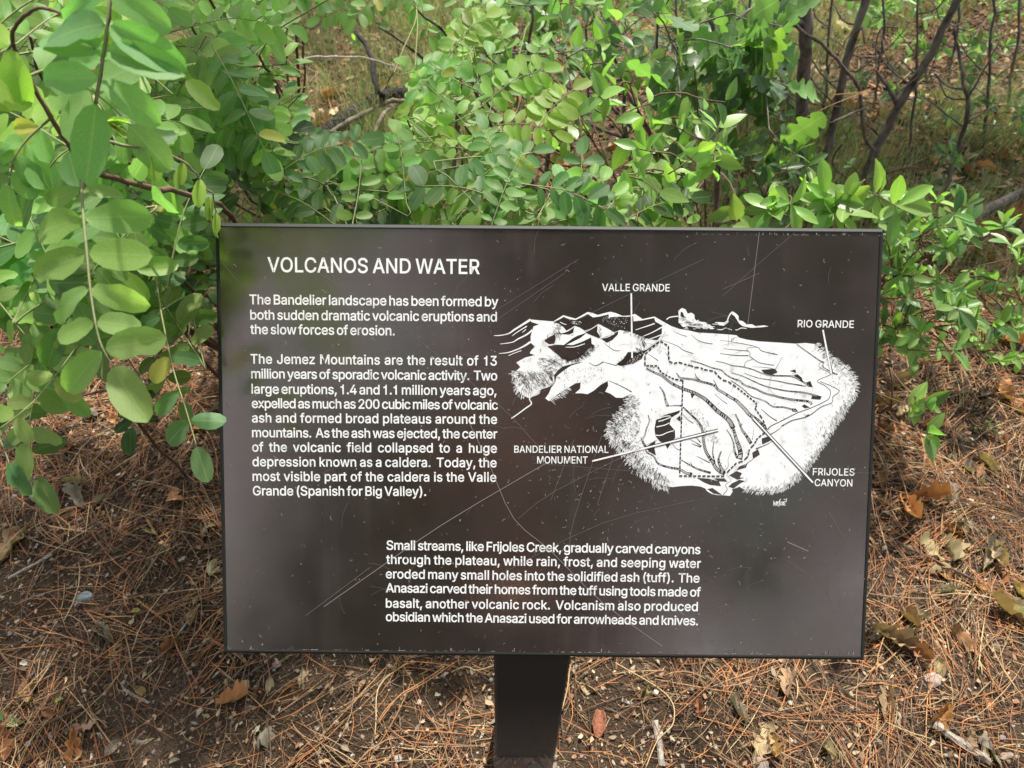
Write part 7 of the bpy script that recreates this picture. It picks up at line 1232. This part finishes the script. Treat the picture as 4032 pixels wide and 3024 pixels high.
# hands: palm, four fingers round the phone's edge, thumb
for s_ in (-1, 1):
    pw = (s_ * .10, .42, 1.50)
    ch = [[(s_ * .10, .42, 1.50, .030), (s_ * .094, .445, 1.525, .026)]]
    for k, (dz, ln) in enumerate([(.036, .9), (.016, 1.0), (-.004, .95), (-.022, .75)]):
        ch.append([(s_ * .094, .445, 1.525, .026), (s_ * .090, .478, 1.53 + dz, .0095), (s_ * (.086 - .004 * ln), .497, 1.535 + dz, .0088), (s_ * (.078 - .018 * ln), .4985, 1.535 + dz, .0075)])
    ch.append([(s_ * .10, .42, 1.50, .030), (s_ * .078, .45, 1.512, .012), (s_ * .066, .468, 1.528, .010), (s_ * .056, .476, 1.54, .0085)])
    skin_mesh('hand', ch, M_SKIN, ps)
# head with face, ears and hair
bm = bmesh.new(); bmesh.ops.create_icosphere(bm, subdivisions=4, radius=1.0)
for v in bm.verts:
    x, y, z = v.co; w = 1 - .22 * max(0, -z); X, Y_, Z_ = x * .076 * w, y * .096, z * .118
    if y > 0:
        Y_ += .020 * math.exp(-(x / .16) ** 2 - ((z + .12) / .22) ** 2) * (1 if z < .1 else .5)      # nose
        Y_ -= .010 * (math.exp(-((abs(x) - .36) / .16) ** 2 - ((z - .06) / .12) ** 2))                # eye sockets
        Y_ += .005 * math.exp(-(x / .3) ** 2 - ((z + .48) / .06) ** 2)                                # lips
        Y_ += .008 * math.exp(-(x / .3) ** 2 - ((z + .85) / .2) ** 2)                                 # chin
    X += (1 if x > 0 else -1) * .014 * math.exp(-((abs(x) - 1) / .12) ** 2 - ((y + .05) / .16) ** 2 - (z / .24) ** 2)   # ears
    v.co = Vector((X, Y_, Z_))
me = bpy.data.meshes.new('head'); bm.to_mesh(me); bm.free(); [setattr(p, 'use_smooth', True) for p in me.polygons]
hd = link('head', me, M_SKIN, ps, M=Matrix.Translation((0, .05, 1.64)) @ Matrix.Rotation(-.32, 4, 'X'))
for s_ in (-1, 1):
    bm = bmesh.new(); bmesh.ops.create_uvsphere(bm, u_segments=12, v_segments=8, radius=.012); me = bpy.data.meshes.new('eye'); bm.to_mesh(me); bm.free()
    link('eye', me, plain('eye_white', (.5, .48, .45), .2) if s_ < 0 else bpy.data.materials['eye_white'], hd, M=Matrix.Translation((s_ * .030, .078, .008)))
bm = bmesh.new(); bmesh.ops.create_icosphere(bm, subdivisions=3, radius=1.0)
for v in bm.verts:
    x, y, z = v.co; k = 1 + .05 * noise.noise(v.co * 5); v.co = Vector((x * .086 * k, y * .104 * k - .012, max(z, -.55 if y < .1 else .42) * .126 * k + .006))
me = bpy.data.meshes.new('hair'); bm.to_mesh(me); bm.free(); link('hair', me, M_HAIR, hd)
phone = thing('phone', 'dark phone held up in front of the sign by the person', 'phone', (0, -.0125, CAM_H - .01))
V = [(x, y, z) for x in (-.073, .073) for y in (-.004, .004) for z in (-.036, .036)]
mph = plain('phone_case', (.02, .02, .022), .35); o = link('phone_body', py_mesh('phone_body', V, [(0, 1, 3, 2), (6, 7, 5, 4), (0, 4, 5, 1), (2, 3, 7, 6), (0, 2, 6, 4), (1, 5, 7, 3)]), mph, phone)
bv = o.modifiers.new('round', 'BEVEL'); bv.width = .0035; bv.segments = 3
phone.rotation_euler = (-math.radians(47), 0, 0)
